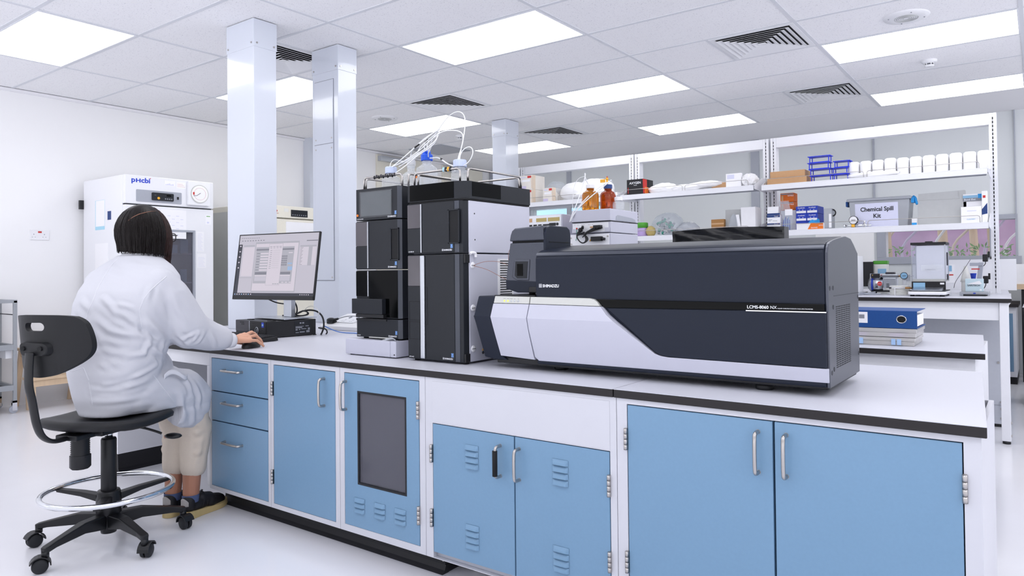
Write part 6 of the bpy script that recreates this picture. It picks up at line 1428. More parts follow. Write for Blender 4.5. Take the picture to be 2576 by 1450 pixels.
for r_ in range(10):
    for c_ in range(20): onf(b, .164 + .008 * c_ + .004 * (r_ % 2), .1685 + .008 * c_ + .004 * (r_ % 2), .006 + .008 * r_, .010 + .008 * r_, .002, .0032, 1)
b.build('grille', ['pc_black', 'black'], parent=t)
b = B(); b.T = TF; b.tube([(.233 + .016 * math.cos(a * PI / 12), .036 + .019 * math.sin(a * PI / 12), .0042) for a in range(24)], .0016, 6, closed=True); b.text('DELL', .011, TF.inverted() @ TF @ FR((.237, .024, .0045), (0, 1, 0), (-1, 0, 0)), 0, weight=.02); b.build('round_badge', 'alu', parent=t)
b = B(); onf(b, .283, .306, .056, .083, .002, .0036, 0); onf(b, .287, .302, .064, .074, .0036, .0039, 1); b.build('blue_sticker', ['logo_blue', 'sky_ink'], parent=t)
b = B()
for x, y in ((.052, .074), (.068, .074), (.084, .074), (.068, .064), (.086, .064)): onf(b, x, x + .010, y, y + .006, .003, .0036)
b.build('ports', 'black_soft', parent=t)
TS = FR((PC[1][0], PC[1][1], .753), (PC[2][0] - PC[1][0], PC[2][1] - PC[1][1], 0), (0, 0, 1))
b = B(); b.T = TS; b.box(.16, .255, .012, .082, 0, .0008, 0)
for k, (x, y, w, h) in enumerate(((.19, .066, .010, .008), (.205, .066, .012, .008), (.165, .05, .05, .003), (.165, .042, .04, .006), (.165, .03, .012, .008), (.185, .032, .008, .006), (.20, .035, .03, .004), (.165, .016, .02, .004), (.19, .017, .03, .006), (.23, .016, .02, .012), (.225, .05, .02, .004), (.24, .03, .012, .012))): b.box(x, x + w, y, y + h, .0008, .0013, 1)
b.build('type_label', ['lc_dark', 'grey_ink'], parent=t)
b = B(); b.box(-3.66, -3.62, 2.31, 2.33, .841, .845); b.box(-3.44, -3.39, 2.29, 2.31, .841, .845); b.build('rubber_feet', 'rubber', parent=t)
b = B()
for x, y in PC: b.cyl((x * .97 - 3.53 * .03, y * .97 + 2.41 * .03, .75), (x * .97 - 3.53 * .03, y * .97 + 2.41 * .03, .7535), .01, n=10)
b.build('base_feet', 'rubber', parent=t)

yaw, tilt = math.radians(8.47), math.radians(8.4)
r_ = V((math.cos(yaw), math.sin(yaw), 0)); n0 = V((math.sin(yaw), -math.cos(yaw), 0)); up_ = V((0, 0, math.cos(tilt))) - n0 * math.sin(tilt)
TM = FR((-3.526, 2.40, 1.142), r_, up_); W2, H2 = .317, .191
t = thing('computer_monitor', 'slim black monitor showing software windows on the desktop computer', 'monitor', (-3.53, 2.46, .845))
b = B(TM); b.box(-W2, W2, -H2, H2, -.012, -.001); b.box(-.22, .22, -.15, .15, -.035, -.012); b.build('back_shell', 'black', parent=t, bevel=.004)
b = B(TM)
for q in ((-W2, W2, H2 - .006, H2), (-W2, -W2 + .006, -H2, H2), (W2 - .009, W2, -H2, H2), (-W2, W2, -H2, -H2 + .022)): b.box(q[0], q[1], q[2], q[3], -.002, .0015)
b.build('bezel', 'black', parent=t, bevel=.001)
SX, SY_, SW, SHt = -W2 + .006, -H2 + .022, 2 * W2 - .015, 2 * H2 - .028
b = B()
L_ = ['screen_bg', 'screen_pane', 'screen_grey', 'screen_dark', 'screen_mid', 'lit_blue']
lay = [0]
def ui(x0, x1, y0, y1, m, l):   # y measured from the top
    b.rect(TM, SX + x0 * SW, SX + x1 * SW, SY_ + (1 - y1) * SHt, SY_ + (1 - y0) * SHt, .0002 + .0001 * l, mi=m)
ui(0, 1, 0, 1, 0, 0); ui(0, 1, .955, 1, 3, 1); ui(0, .045, .15, .955, 3, 1); ui(.065, .21, .20, .68, 1, 1); ui(.065, .21, .165, .19, 2, 1); ui(.05, .21, .70, .71, 2, 1)
ui(.22, .775, .12, .94, 2, 1); ui(.23, .765, .15, .92, 1, 2); ui(.235, .72, .17, .80, 2, 3); ui(.235, .72, .17, .205, 1, 4); ui(.237, .718, .235, .262, 4, 4)
ui(.25, .70, .615, .655, 4, 4); ui(.25, .70, .665, .685, 1, 4); ui(.25, .70, .69, .76, 0, 4)
for k in range(7): ui(.30, .40, .30 + .045 * k, .325 + .045 * k, 1, 4); ui(.25, .29, .305 + .045 * k, .315 + .045 * k, 4, 4)
for r in range(5):
    for c in range(4): ui(.575 + .018 * c, .588 + .018 * c, .35 + .035 * r, .375 + .035 * r, 4, 4)
ui(.66, .69, .53, .59, 5, 4); ui(.692, .715, .53, .59, 5, 4); ui(.655, .705, .30, .315, 1, 4); ui(.655, .71, .47, .49, 5, 4)
ui(.40, .575, .155, .83, 4, 5); ui(.4015, .5735, .1575, .828, 1, 6)
for k in range(10): ui(.455, .545, .26 + .032 * k, .262 + .032 * k, 4, 7); ui(.42, .445, .262 + .032 * k, .268 + .032 * k, 4, 7)
for k in range(4): ui(.41 + .04 * k, .44 + .04 * k, .20, .206, 4, 7); ui(.415 + .04 * k, .44 + .04 * k, .222, .227, 4, 7)
for k in range(3): ui(.49 + .028 * k, .512 + .028 * k, .80, .815, 2, 7); ui(.60 + .045 * k, .63 + .045 * k, .775, .79, 1, 5)
ui(.80, .995, .10, .945, 0, 2); ui(.86, .995, .115, .13, 4, 3); ui(.79, .985, .195, .22, 2, 3)
for k in range(16): ui(.79, .985, .225 + .018 * k, .239 + .018 * k, 1, 3); ui(.795, .83 - .008 * (k % 3), .229 + .018 * k, .234 + .018 * k, 4, 4)
ui(.895, .94, .22, .52, 2, 4)
for k in range(9): ui(.02 + .028 * k, .04 + .028 * k, .045, .052, 4, 2); ui(.03 + .035 * k, .048 + .035 * k, .085, .098, 4, 2)
for k in range(8): ui(.01 + .03 * k, .022 + .03 * k, .968, .985, 1 if k % 3 else 5, 3)
for k in range(5): ui(.012, .03, .17 + .09 * k, .19 + .09 * k, 1, 3)
for k in range(5): ui(.84 + .025 * k, .852 + .025 * k, .972, .984, 1, 3)
b.build('screen', L_, parent=t)
b = B(); b.prism([(-3.690, 2.372), (-3.365, 2.345), (-3.36, 2.36), (-3.385, 2.575), (-3.63, 2.595), (-3.690, 2.39)], 'z', .845, .853, 0); b.build('stand_base', 'alu', parent=t, bevel=.002)
b = B(); b.box(-3.515, -3.445, 2.445, 2.475, .853, 1.13); b.build('stand_neck', 'alu', parent=t, bevel=.003)
b = B(); b.box(-3.53, -3.43, 2.425, 2.446, 1.05, 1.20); b.build('mount', 'black', parent=t)
KT = FR((-3.452, 2.155, .752), (math.cos(-.05), math.sin(-.05), 0), (math.sin(.05), math.cos(.05), 0))
t = thing('keyboard', 'black keyboard in front of the desktop computer', 'keyboard', (-3.452, 2.155, .75))
b = B(KT); b.hexa([(-.225, -.068, 0), (.225, -.068, 0), (.225, .068, 0), (-.225, .068, 0), (-.222, -.064, .012), (.222, -.064, .012), (.222, .064, .022), (-.222, .064, .022)]); b.build('keyboard_body', 'black', parent=t, bevel=.003)
b = B(KT)
for r in range(6):
    y = -.060 + .0205 * r; z = .012 + .010 * (y + .064) / .128
    for c in range(21):
        x = -.216 + .0206 * c
        if r == 0 and 5 <= c <= 9: continue
        b.box(x, x + .0175, y, y + .0172, z, z + .0062)
    if r == 0: b.box(-.216 + .0206 * 5, -.216 + .0206 * 9 + .0175, y, y + .0172, z, z + .0062)
b.build('keys', 'rubber', parent=t)
b = B(KT); b.cyl((-.2, .05, -.002), (-.2, .05, .004), .006, n=8); b.cyl((.2, .05, -.002), (.2, .05, .004), .006, n=8); b.cyl((-.2, -.05, -.002), (-.2, -.05, .004), .006, n=8); b.cyl((.2, -.05, -.002), (.2, -.05, .004), .006, n=8); b.build('feet', 'rubber', parent=t)
FW, RW = V((-.37, .93, 0)).normalized(), V((.93, .37, 0)).normalized()
OP = V((-3.115, 1.34, 0)); TP = MX((RW, FW, V((0, 0, 1)))).transposed().to_4x4(); TP.translation = OP
OC = V((-3.12, 1.345, 0)); TC = TP.copy(); TC.translation = OC
MT = TP @ MX.Translation((.287, .535, .75))
t = thing('computer_mouse', 'black computer mouse under the right hand', 'mouse', tuple(MT.translation))
b = B(MT)
def ms(u, w):
    a = 2 * PI * u; e = w * PI / 2; c, s = math.cos(a), math.sin(a); k = math.cos(e) ** .7
    return (.031 * k * c, .058 * k * s - .002, .003 + .033 * math.sin(e) * (1 - .12 * k * s))
b.grid(ms, 32, 10, wrap=True); b.build('mouse_shell', 'black', parent=t)
b = B(MT); b.prism([(.029 * math.cos(a * PI / 12), .056 * math.sin(a * PI / 12)) for a in range(24)], 'z', 0, .004); b.build('base_plate', 'pc_black', parent=t)
b = B(MT); b.cyl((-.004, .036, .028), (.004, .036, .028), .007, n=14); b.build('wheel', 'rubber', parent=t)
t = thing('socket_box', 'white sloped bench socket box right of the computer', 'socket box', (-3.45, 2.9, .75))
b = B(); b.prism([(2.80, .7502), (3.06, .7502), (3.06, .835), (3.02, .835), (2.80, .775)], 'x', -3.66, -3.05); b.build('box_body', 'white_plastic', parent=t, bevel=.004)
TB = FR((-3.66, 2.80, .7758), (1, 0, 0), (0, .22, .06))
b = B(TB)
for x in (.10, .30): b.box(x, x + .15, .06, .17, 0, .004)
s = b.build('socket_plate', 'fridge', parent=t, bevel=.002)
b = B(TB)
for x in (.10, .30):
    for k in (.02, .09): b.box(x + k + .008, x + k + .012, .10, .112, .004, .0046); b.box(x + k, x + k + .006, .08, .084, .004, .0046); b.box(x + k + .016, x + k + .022, .08, .084, .004, .0046); b.box(x + k + .004, x + k + .016, .135, .155, .004, .008)
b.build('pin_holes', 'grey_ink', parent=s)
CABS = [('black cable looping from the monitor to its stand', .004, 'black', [(-3.664, 2.44, .955), (-3.64, 2.48, .930), (-3.58, 2.50, .922), (-3.53, 2.49, .930), (-3.51, 2.485, .945)]),
 ('black monitor cable hanging behind the stand into the tangle', .0045, 'black', [(-3.504, 2.49, .96), (-3.47, 2.50, .92), (-3.463, 2.50, .875), (-3.50, 2.50, .855), (-3.56, 2.50, .858)]),
 ('black cable coil lying on the monitor base', .004, 'black', [(-3.56, 2.47, .858), (-3.48, 2.47, .860), (-3.43, 2.48, .872), (-3.39, 2.50, .893), (-3.36, 2.50, .872), (-3.40, 2.49, .858), (-3.46, 2.48, .862), (-3.42, 2.49, .885), (-3.37, 2.49, .888), (-3.35, 2.50, .868), (-3.42, 2.48, .857), (-3.50, 2.475, .858)]),
 ('long black cable bending down behind the computer', .005, 'black', [(-3.42, 2.50, .885), (-3.37, 2.52, .893), (-3.32, 2.53, .885), (-3.285, 2.54, .855), (-3.275, 2.54, .80), (-3.30, 2.54, .757), (-3.33, 2.56, .755)]),
 ('thin pale wire arching above the cable tangle', .0018, 'milk', [(-3.40, 2.50, .89), (-3.37, 2.50, .91), (-3.33, 2.50, .917), (-3.30, 2.51, .905), (-3.29, 2.52, .875), (-3.31, 2.52, .862)]),
 ('blue network cable lying on the bench behind the computer', .003, 'cable_blue', [(-3.33, 2.58, .80), (-3.31, 2.62, .775), (-3.28, 2.66, .756), (-3.20, 2.70, .7535), (-3.05, 2.72, .7535), (-2.80, 2.68, .7535), (-2.50, 2.60, .7535)]),
 ('grey lead running from the black plug to the instruments', .003, 'trolley', [(-3.54, 2.85, .818), (-3.45, 2.86, .838), (-3.25, 2.84, .835), (-3.0, 2.78, .80), (-2.7, 2.70, .756), (-2.45, 2.60, .7545)]),
 ('short black cable between the computer and the bench', .004, 'black', [(-3.34, 2.55, .79), (-3.30, 2.57, .785), (-3.285, 2.57, .765), (-3.31, 2.58, .7545)])]
for lab, r, m, pts in CABS:
    b = B(); b.tube(pts, r, 8, smooth=2); b.build('cable', m, loc=pts[0], label=lab, cat='cable')
b = B(); b.sph((-3.60, 2.845, .806), .026, 16, squash=(1.35, .9, .62)); b.box(-3.625, -3.575, 2.83, 2.87, .786, .80); b.cyl((-3.57, 2.845, .808), (-3.535, 2.85, .818), .011, .005, n=12); b.build('power_plug', 'black', loc=(-3.60, 2.845, .786), label='black mains plug in the white socket box', cat='plug')

# ------------------------------------------------------------------ lab chair
t = thing('lab_chair', 'black swivel lab chair with a chrome foot ring', 'chair', tuple(OC))
def superell(a, bb, p, n): 
    out = []
    for k in range(n):
        q = 2 * PI * k / n; c, s = math.cos(q), math.sin(q); r = (abs(c / a) ** p + abs(s / bb) ** p) ** (-1 / p); out.append((r * c, r * s))
    return out
b = B(TC); b.sm = True; n = 48
def seat_z(x, y): return .527 + .012 * (x / .21) ** 2 - .010 * math.exp(-((y + .03) / .12) ** 2) - .018 * max(0, y - .10) / .11 * max(0, y - .10) / .11 + .014 * max(0, -y - .10) / .11
rings = []
for s, dz in ((.0, 0), (.3, 0), (.6, 0), (.85, 0), (.96, -.003), (1.0, -.014), (.985, -.030), (.90, -.038), (.4, -.040), (0, -.040)):
    if s == 0: rings.append([b.v((0, 0, seat_z(0, 0) + dz))]); continue
    rings.append([b.v((x * s, y * s, seat_z(x * s, y * s) + dz)) for x, y in superell(.218, .212, 2.9, n)])
for A, C in zip(rings, rings[1:]):
    for k in range(n):
        l = (k + 1) % n
        if len(A) == 1: b.f([A[0], C[k], C[l]])
        elif len(C) == 1: b.f([A[k], C[0], A[l]])
        else: b.f([A[k], C[k], C[l], A[l]])
b.build('seat', 'chair_black', parent=t)
# backrest: curved plate with a grip slot
ctrl = [(-.118, .957), (.118, .957), (.150, .935), (.160, .90), (.166, .85), (.163, .815), (.145, .785), (.10, .752), (.05, .730), (0, .724), (-.05, .730), (-.10, .752), (-.145, .785), (-.163, .815), (-.166, .85), (-.160, .90), (-.150, .935)]
def chaik(P, k):
    for _ in range(k): P = [q for i in range(len(P)) for q in ((P[i][0] * .75 + P[(i + 1) % len(P)][0] * .25, P[i][1] * .75 + P[(i + 1) % len(P)][1] * .25), (P[i][0] * .25 + P[(i + 1) % len(P)][0] * .75, P[i][1] * .25 + P[(i + 1) % len(P)][1] * .75))]
    return P
outl = chaik(ctrl, 2); slot = rrect(-.043, .043, .898, .929, .0155, 5)
bm2 = bmesh.new(); zt_, zb_ = max(q[1] for q in outl), min(q[1] for q in outl)
half = sorted([q for q in outl if q[0] > 1e-4], key=lambda q: math.atan2(q[1] - .84, q[0]))          # bottom to top on the +x side
hs_ = sorted([q for q in slot if q[0] > 1e-4], key=lambda q: math.atan2(q[1] - .9125, q[0]))
ring = [(0, zb_)] + half + [(0, zt_), (0, .929)] + hs_[::-1] + [(0, .898)]
vs = [bm2.verts.new((-x, 0, z)) for x, z in ring]; bm2.faces.new(vs[::-1])
bmesh.ops.triangulate(bm2, faces=bm2.faces[:])
mir = {v: bm2.verts.new((-v.co.x, 0, v.co.z)) for v in vs}
for f_ in bm2.faces[:]: bm2.faces.new([mir[v] for v in reversed(f_.verts)])
bmesh.ops.remove_doubles(bm2, verts=bm2.verts[:], dist=1e-5)
for k in range(1, 13):
    z = .72 + .02 * k; bmesh.ops.bisect_plane(bm2, geom=bm2.verts[:] + bm2.edges[:] + bm2.faces[:], plane_co=(0, 0, z), plane_no=(0, 0, 1))
for k in range(1, 16):
    x = -.17 + .34 * k / 16; bmesh.ops.bisect_plane(bm2, geom=bm2.verts[:] + bm2.edges[:] + bm2.faces[:], plane_co=(x, 0, 0), plane_no=(1, 0, 0))
b = B(TC); b.sm = False; mp_ = {}
def bend(x, z, off): return (x, -.312 + .088 * (x / .166) ** 2 - .10 * (z - .80) + off, z)
ext = bmesh.ops.extrude_face_region(bm2, geom=bm2.faces[:]); top = {v for v in ext['geom'] if isinstance(v, bmesh.types.BMVert)}
for v in bm2.verts: mp_[v] = b.v(bend(v.co.x, v.co.z, .011 if v in top else -.011))
for f_ in bm2.faces: b.f([mp_[v] for v in f_.verts])
bm2.free(); b.build('backrest', 'chair_black', parent=t, bevel=.004, seg=3, smooth=35)
b = B(TC); P = rrect(-.066, .066, .806, .858, .022, 5)
A = [b.v((x, bend(x, z, -.012)[1], z)) for x, z in P]; C = [b.v((x * .93, bend(x, z, -.034)[1], .832 + (z - .832) * .86)) for x, z in P]
b.f(C, True)
for k in range(len(P)): l = (k + 1) % len(P); b.f([A[k], A[l], C[l], C[k]])
br = b.build('bracket', 'chair_black', parent=t, bevel=.003, smooth=40)
b = B(TC)
for x in (-.038, .038): y = bend(x, .835, -.0335)[1]; b.cyl((x, y - .0006, .835), (x, y + .006, .835), .0085, n=14)
b.build('bolt_hole_shade', 'black_soft', parent=br)  # flush black discs paint the shade of sunken bolts
bar = [(0, -.348, .82), (0, -.352, .76), (0, -.352, .70), (0, -.340, .655), (0, -.330, .60), (0, -.320, .55), (0, -.300, .505), (0, -.262, .478), (0, -.215, .474), (0, -.12, .484), (0, -.06, .488)]
b = B(TC)
# flat oval bar
rp = []
Pb = [V(p) for p in bar]
for _ in range(2):
    Q = [Pb[0]]
    for i in range(len(Pb) - 1): Q += [Pb[i] * .75 + Pb[i + 1] * .25, Pb[i] * .25 + Pb[i + 1] * .75]
    Pb = Q + [Pb[-1]]
b.sm = True
for i, p in enumerate(Pb):
    tt = (Pb[min(i + 1, len(Pb) - 1)] - Pb[max(i - 1, 0)]).normalized(); nrm = V((1, 0, 0)).cross(tt)
    rp.append([b.v(p + V((1, 0, 0)) * .019 * math.cos(2 * PI * k / 14) + nrm * .0085 * math.sin(2 * PI * k / 14)) for k in range(14)])
for A, C in zip(rp, rp[1:]):
    for k in range(14): b.f([A[k], A[(k + 1) % 14], C[(k + 1) % 14], C[k]])
b.f(rp[0]); b.f(rp[-1]); b.build('back_bar', 'chair_frame', parent=t)
b = B(TC); b.box(-.09, .09, -.12, .11, .474, .488); b.box(-.05, .05, -.20, -.06, .466, .487); b.box(-.035, .035, -.07, .06, .455, .475); b.build('mechanism', 'black', parent=t, bevel=.004)
b = B(TC); b.box(-.012, .012, -.085, -.055, .470, .486); b.cyl((-.03, -.07, .478), (.045, -.07, .478), .007, n=10); b.build('mechanism_bolt', 'steel', parent=t)
b = B(TC); pr2 = []
for k in range(9): pr2 += [(.034, .465 - .0075 * k), (.030, .4615 - .0075 * k)]
b.lathe(pr2 + [(.034, .398)], (0, -.135, 0), 20, 0)
b.lathe([(.034, .398), (.036, .392)], (0, -.135, 0), 12, 0)
PZ = [(.0365, .398), (.0365, .352), (.031, .345), (0, .345)]
for (r0, z0), (r1, z1) in zip(PZ, PZ[1:]):
    pass
b.lathe(PZ, (0, -.135, 0), 10); b.build('tension_knob', 'black', parent=t)
b = B(TC); b.tube([(.03, .03, .478), (.09, .07, .466), (.13, .10, .446), (.155, .115, .432)], .005, 8, smooth=2); b.sph((.19, .14, .418), .026, 14, squash=(1.5, 1.0, .45)); b.build('height_lever', 'chair_frame', parent=t)
b = B(TC); b.cyl((0, 0, .43), (0, 0, .478), .0145, n=24); b.build('gas_piston', 'chrome', parent=t)
b = B(TC); b.lathe([(0.0, .434), (.026, .434), (.0285, .428), (.0285, .20), (.024, .19)], (0, 0, 0), 28); b.build('gas_cylinder', 'black', parent=t)
b = B(TC); b.lathe([(.028, .222), (.040, .222), (.043, .215), (.042, .20), (.046, .19), (.046, .13), (.040, .12)], (0, 0, 0), 28); b.lathe([(.034, .13), (.030, .06), (.028, .05), (0, .05)], (0, 0, 0), 24); b.build('hub', 'chair_frame', parent=t)
b = B(TC); b.tube([(.235 * math.cos(a * PI / 36), .235 * math.sin(a * PI / 36), .222) for a in range(72)], .0105, 12, closed=True); fr = b.build('foot_ring', 'chrome', parent=t)
for ang in (185, 305, 65):
    a = math.radians(ang); d = V((math.cos(a), math.sin(a), 0)); w = V((-d.y, d.x, 0)); b = B(TC)
    pts = []
    for r, z, hw, hh in ((.04, .190, .020, .014), (.12, .203, .016, .010), (.235, .212, .012, .007)):
        p = d * r + V((0, 0, z)); pts.append([p - w * hw - V((0, 0, hh)), p + w * hw - V((0, 0, hh)), p + w * hw + V((0, 0, hh)), p - w * hw + V((0, 0, hh))])
    R = [[b.v(q) for q in s] for s in pts]
    for A, C in zip(R, R[1:]):
        for k in range(4): b.f([A[k], A[(k + 1) % 4], C[(k + 1) % 4], C[k]])
    b.f(R[0]); b.f(R[-1]); b.build('ring_spoke', 'chair_frame', parent=t, bevel=.003)
a_loc = math.degrees(math.atan2(RW.y, RW.x))
for k in range(5):
    a = math.radians(-142 + 72 * k - a_loc); d = V((math.cos(a), math.sin(a), 0)); w = V((-d.y, d.x, 0)); b = B(TC); R = []
    for r, z, hw, hh in ((.03, .100, .024, .030), (.12, .108, .020, .022), (.24, .090, .015, .013), (.275, .082, .016, .012), (.288, .080, .012, .011)):
        p = d * r + V((0, 0, z)); R.append([b.v(q) for q in (p - w * hw * .8 - V((0, 0, hh)), p + w * hw * .8 - V((0, 0, hh)), p + w * hw + V((0, 0, hh)), p - w * hw + V((0, 0, hh)))])
    for A, C in zip(R, R[1:]):
        for q in range(4): b.f([A[q], A[(q + 1) % 4], C[(q + 1) % 4], C[q]])
    b.f(R[0]); b.f(R[-1]); arm = b.build('base_arm', 'chair_frame', parent=t, bevel=.004, seg=2)
    # castor: twin wheel turned at its own angle
    ca = a + (.9, -.7, 2.2, -1.2, .4)[k]; f_ = V((math.cos(ca), math.sin(ca), 0)); g = V((-f_.y, f_.x, 0)); c0 = d * .278 + f_ * .016 + V((0, 0, .0275))
    b = B(TC)
    for s in (-1, 1): b.lathe([(0, .019), (.020, .019), (.0265, .015), (.0275, .010), (.0275, .004), (.022, .003)], c0, 24, axis=g * s)
    b.build('castor_wheel', 'rubber', parent=arm)
    b = B(TC); b.cyl(d * .278 + V((0, 0, .055)), d * .278 + V((0, 0, .076)), .013, n=14); hp = [c0 + f_ * (.0315 * math.cos(q)) + V((0, 0, .0315 * math.sin(q))) for q in np.radians(np.arange(20, 200, 20))]
    for p0, p1 in zip(hp, hp[1:]):
        e = .0335 / .0315; q0 = c0 + (p0 - c0) * e * 1.06; q1 = c0 + (p1 - c0) * e * 1.06
        b.hexa([p0 - g * .021, p0 + g * .021, p1 + g * .021, p1 - g * .021, q0 - g * .021, q0 + g * .021, q1 + g * .021, q1 - g * .021])
    b.build('castor_hood', 'chair_frame', parent=arm)
# ------------------------------------------------------------------ the seated person
def caps(bm, p0, p1, r0, r1, n=16):
    p0, p1 = V(p0), V(p1); vs = []
    for p, r in ((p0, r0), (p1, r1)):
        for i in range(1, n // 2):
            th = PI * i / (n // 2)
            for k in range(n):
                a = 2 * PI * k / n; vs.append(bm.verts.new(p + V((math.sin(th) * math.cos(a), math.sin(th) * math.sin(a), math.cos(th))) * r))
        vs += [bm.verts.new(p + V((0, 0, r))), bm.verts.new(p - V((0, 0, r)))]
    g = bmesh.ops.convex_hull(bm, input=vs)
    dead = list({e for k in ('geom_interior', 'geom_unused') for e in g.get(k, []) if isinstance(e, bmesh.types.BMVert)})
    bmesh.ops.delete(bm, geom=dead, context='VERTS')
def ellip(bm, c, r, rot=None, n=24):
    res = bmesh.ops.create_uvsphere(bm, u_segments=n, v_segments=n // 2, radius=1)
    for v in res['verts']:
        p = V((v.co.x * r[0], v.co.y * r[1], v.co.z * r[2]))
        if rot: p = rot @ p
        v.co = p + V(c)
def loft(bm, rings, n=40, p=2.4):
    R = []
    for z, cy, a, bb, cx in rings:
        R.append([bm.verts.new((cx + x, cy + y, z)) for x, y in superell(a, bb, p, n)])
    for A, C in zip(R, R[1:]):
        for k in range(n): bm.faces.new([A[k], A[(k + 1) % n], C[(k + 1) % n], C[k]])
    bm.faces.new(R[0][::-1]); bm.faces.new(R[-1])
def fuse(bm, voxel, iters, fac=.5):
    me = bpy.data.meshes.new('tmp'); bmesh.ops.recalc_face_normals(bm, faces=bm.faces); bm.to_mesh(me); bm.free()
    ob = bpy.data.objects.new('tmp', me); COL.objects.link(ob)
    m = ob.modifiers.new('r', 'REMESH'); m.mode = 'VOXEL'; m.voxel_size = voxel
    if iters: s = ob.modifiers.new('s', 'SMOOTH'); s.factor = fac; s.iterations = iters
    out = bpy.data.meshes.new_from_object(ob.evaluated_get(bpy.context.evaluated_depsgraph_get()))
    bpy.data.objects.remove(ob); bpy.data.meshes.remove(me)
    return out
def arr(me): a = np.empty(len(me.vertices) * 3); me.vertices.foreach_get('co', a); return a.reshape(-1, 3)
def nor(me): a = np.empty(len(me.vertices) * 3); me.vertices.foreach_get('normal', a); return a.reshape(-1, 3)
def put(me, a): me.vertices.foreach_set('co', a.ravel()); me.update()
def wear(name, me, m, parent, label=None):
    a = arr(me); T = np.array(TP)[:3, :3]; put(me, a @ T.T)      # local frame -> world axes, root sits at OP
    for p in me.polygons: p.use_smooth = True
    me.materials.clear()
    for q in (m if isinstance(m, (list, tuple)) else [m]): me.materials.append(M[q])
    o = bpy.data.objects.new(name, me); COL.objects.link(o); o.parent = parent; ORG[o.name] = ORG[parent.name]
    return tag(o, label)
def folds(me, L, base=1.0):
    a, n = arr(me), nor(me); d = np.zeros(len(a))
    for P, amp, w in L:
        P = np.array(P); best = np.full(len(a), 9.); par = np.zeros(len(a)); m = len(P) - 1
        for i in range(m):
            e = P[i + 1] - P[i]; q = np.clip(((a - P[i]) @ e) / max(e @ e, 1e-9), 0, 1); dist = np.linalg.norm(a - P[i] - q[:, None] * e, axis=1)
            k = dist < best; best[k] = dist[k]; par[k] = (i + q[k]) / m
        tap = np.sin(PI * np.clip(par * .94 + .03, 0, 1)) ** .6
        d += amp * tap * (np.exp(-(best / w) ** 2) - .55 * np.exp(-((best - 1.9 * w) / (.9 * w)) ** 2))
    put(me, a + n * (d * base)[:, None])

P_ = thing('person', 'seated person in a white lab coat, with bobbed dark hair and glasses, using a mouse', 'person', tuple(OP))
HR, HL = (.100, .365), (-.002, .372)       # right and left shin positions (x, y)
bm = bmesh.new()
caps(bm, (-.04, .04, .64), (.04, .04, .64), .07, .07); caps(bm, (0, .04, .68), (0, .08, .88), .085, .095); caps(bm, (-.10, .11, 1.02), (.10, .11, 1.02), .065, .065); caps(bm, (0, .08, .88), (0, .12, 1.02), .105, .09)
caps(bm, (0, .14, 1.06), (0, .185, 1.20), .055, .050)
ellip(bm, (0, .190, 1.305), (.074, .092, .085)); ellip(bm, (0, .215, 1.258), (.066, .072, .082)); caps(bm, (0, .245, 1.205), (0, .252, 1.20), .040, .034); caps(bm, (-.035, .215, 1.215), (.035, .215, 1.215), .036, .036)
caps(bm, (0, .284, 1.278), (0, .302, 1.248), .009, .013); caps(bm, (-.013, .288, 1.244), (.013, .288, 1.244), .009, .009)
caps(bm, (-.014, .281, 1.219), (.014, .281, 1.219), .009, .009); caps(bm, (-.012, .279, 1.211), (.012, .279, 1.211), .009, .009); caps(bm, (-.035, .262, 1.293), (.035, .262, 1.293), .017, .017)
for s in (-1, 1): ellip(bm, (s * .074, .195, 1.262), (.008, .018, .030))
# arms
caps(bm, (.15, .11, 1.03), (.20, .21, .855), .048, .040); caps(bm, (.20, .21, .855), (.268, .400, .797), .040, .027); caps(bm, (.268, .400, .797), (.272, .420, .797), .027, .025)
caps(bm, (-.15, .11, 1.03), (-.21, .30, .86), .048, .040); caps(bm, (-.21, .30, .86), (-.13, .54, .788), .040, .027)
def hand(bm, W, K, F_, TH):
    # W wrist, K knuckles, F_ finger chains, TH thumb chain
    W = V(W)
    for k, kn in enumerate(K): caps(bm, W + (V(kn) - W) * .12, kn, .016, .0115, 10)
    for k in range(3): caps(bm, K[k], K[k + 1], .0108, .0108, 10)
    for ch in F_:
        for (p, r), (q, s) in zip(ch, ch[1:]): caps(bm, p, q, r, s, 10)
    for (p, r), (q, s) in zip(TH, TH[1:]): caps(bm, p, q, r, s, 10)
K = [(.260, .496, .811), (.281, .503, .813), (.302, .495, .804), (.320, .480, .790)]
FG = [[(K[0], .0095), ((.254, .530, .816), .0080), ((.253, .556, .804), .0074), ((.254, .573, .793), .0064)],
      [(K[1], .0098), ((.281, .544, .823), .0082), ((.282, .573, .810), .0076), ((.282, .591, .795), .0066)],
      [(K[2], .0094), ((.308, .537, .807), .0080), ((.315, .565, .785), .0074), ((.317, .577, .768), .0064)],
      [(K[3], .0088), ((.333, .512, .787), .0074), ((.342, .535, .768), .0068), ((.344, .547, .7575), .0058)]]
TH = [((.262, .432, .792), .016), ((.242, .470, .786), .0125), ((.239, .500, .779), .0100), ((.246, .524, .772), .0085)]
hand(bm, (.273, .425, .797), K, FG, TH)
KL = [(-.085, .628, .786), (-.105, .634, .790), (-.125, .628, .786), (-.142, .614, .780)]
FL = [[(k, .010), ((k[0], k[1] + .036, k[2] - .002), .0085), ((k[0], k[1] + .058, k[2] - .014), .0075)] for k in KL]
hand(bm, (-.125, .555, .787), KL, FL, [((-.10, .57, .784), .015), ((-.075, .60, .780), .011), ((-.066, .63, .777), .009)])
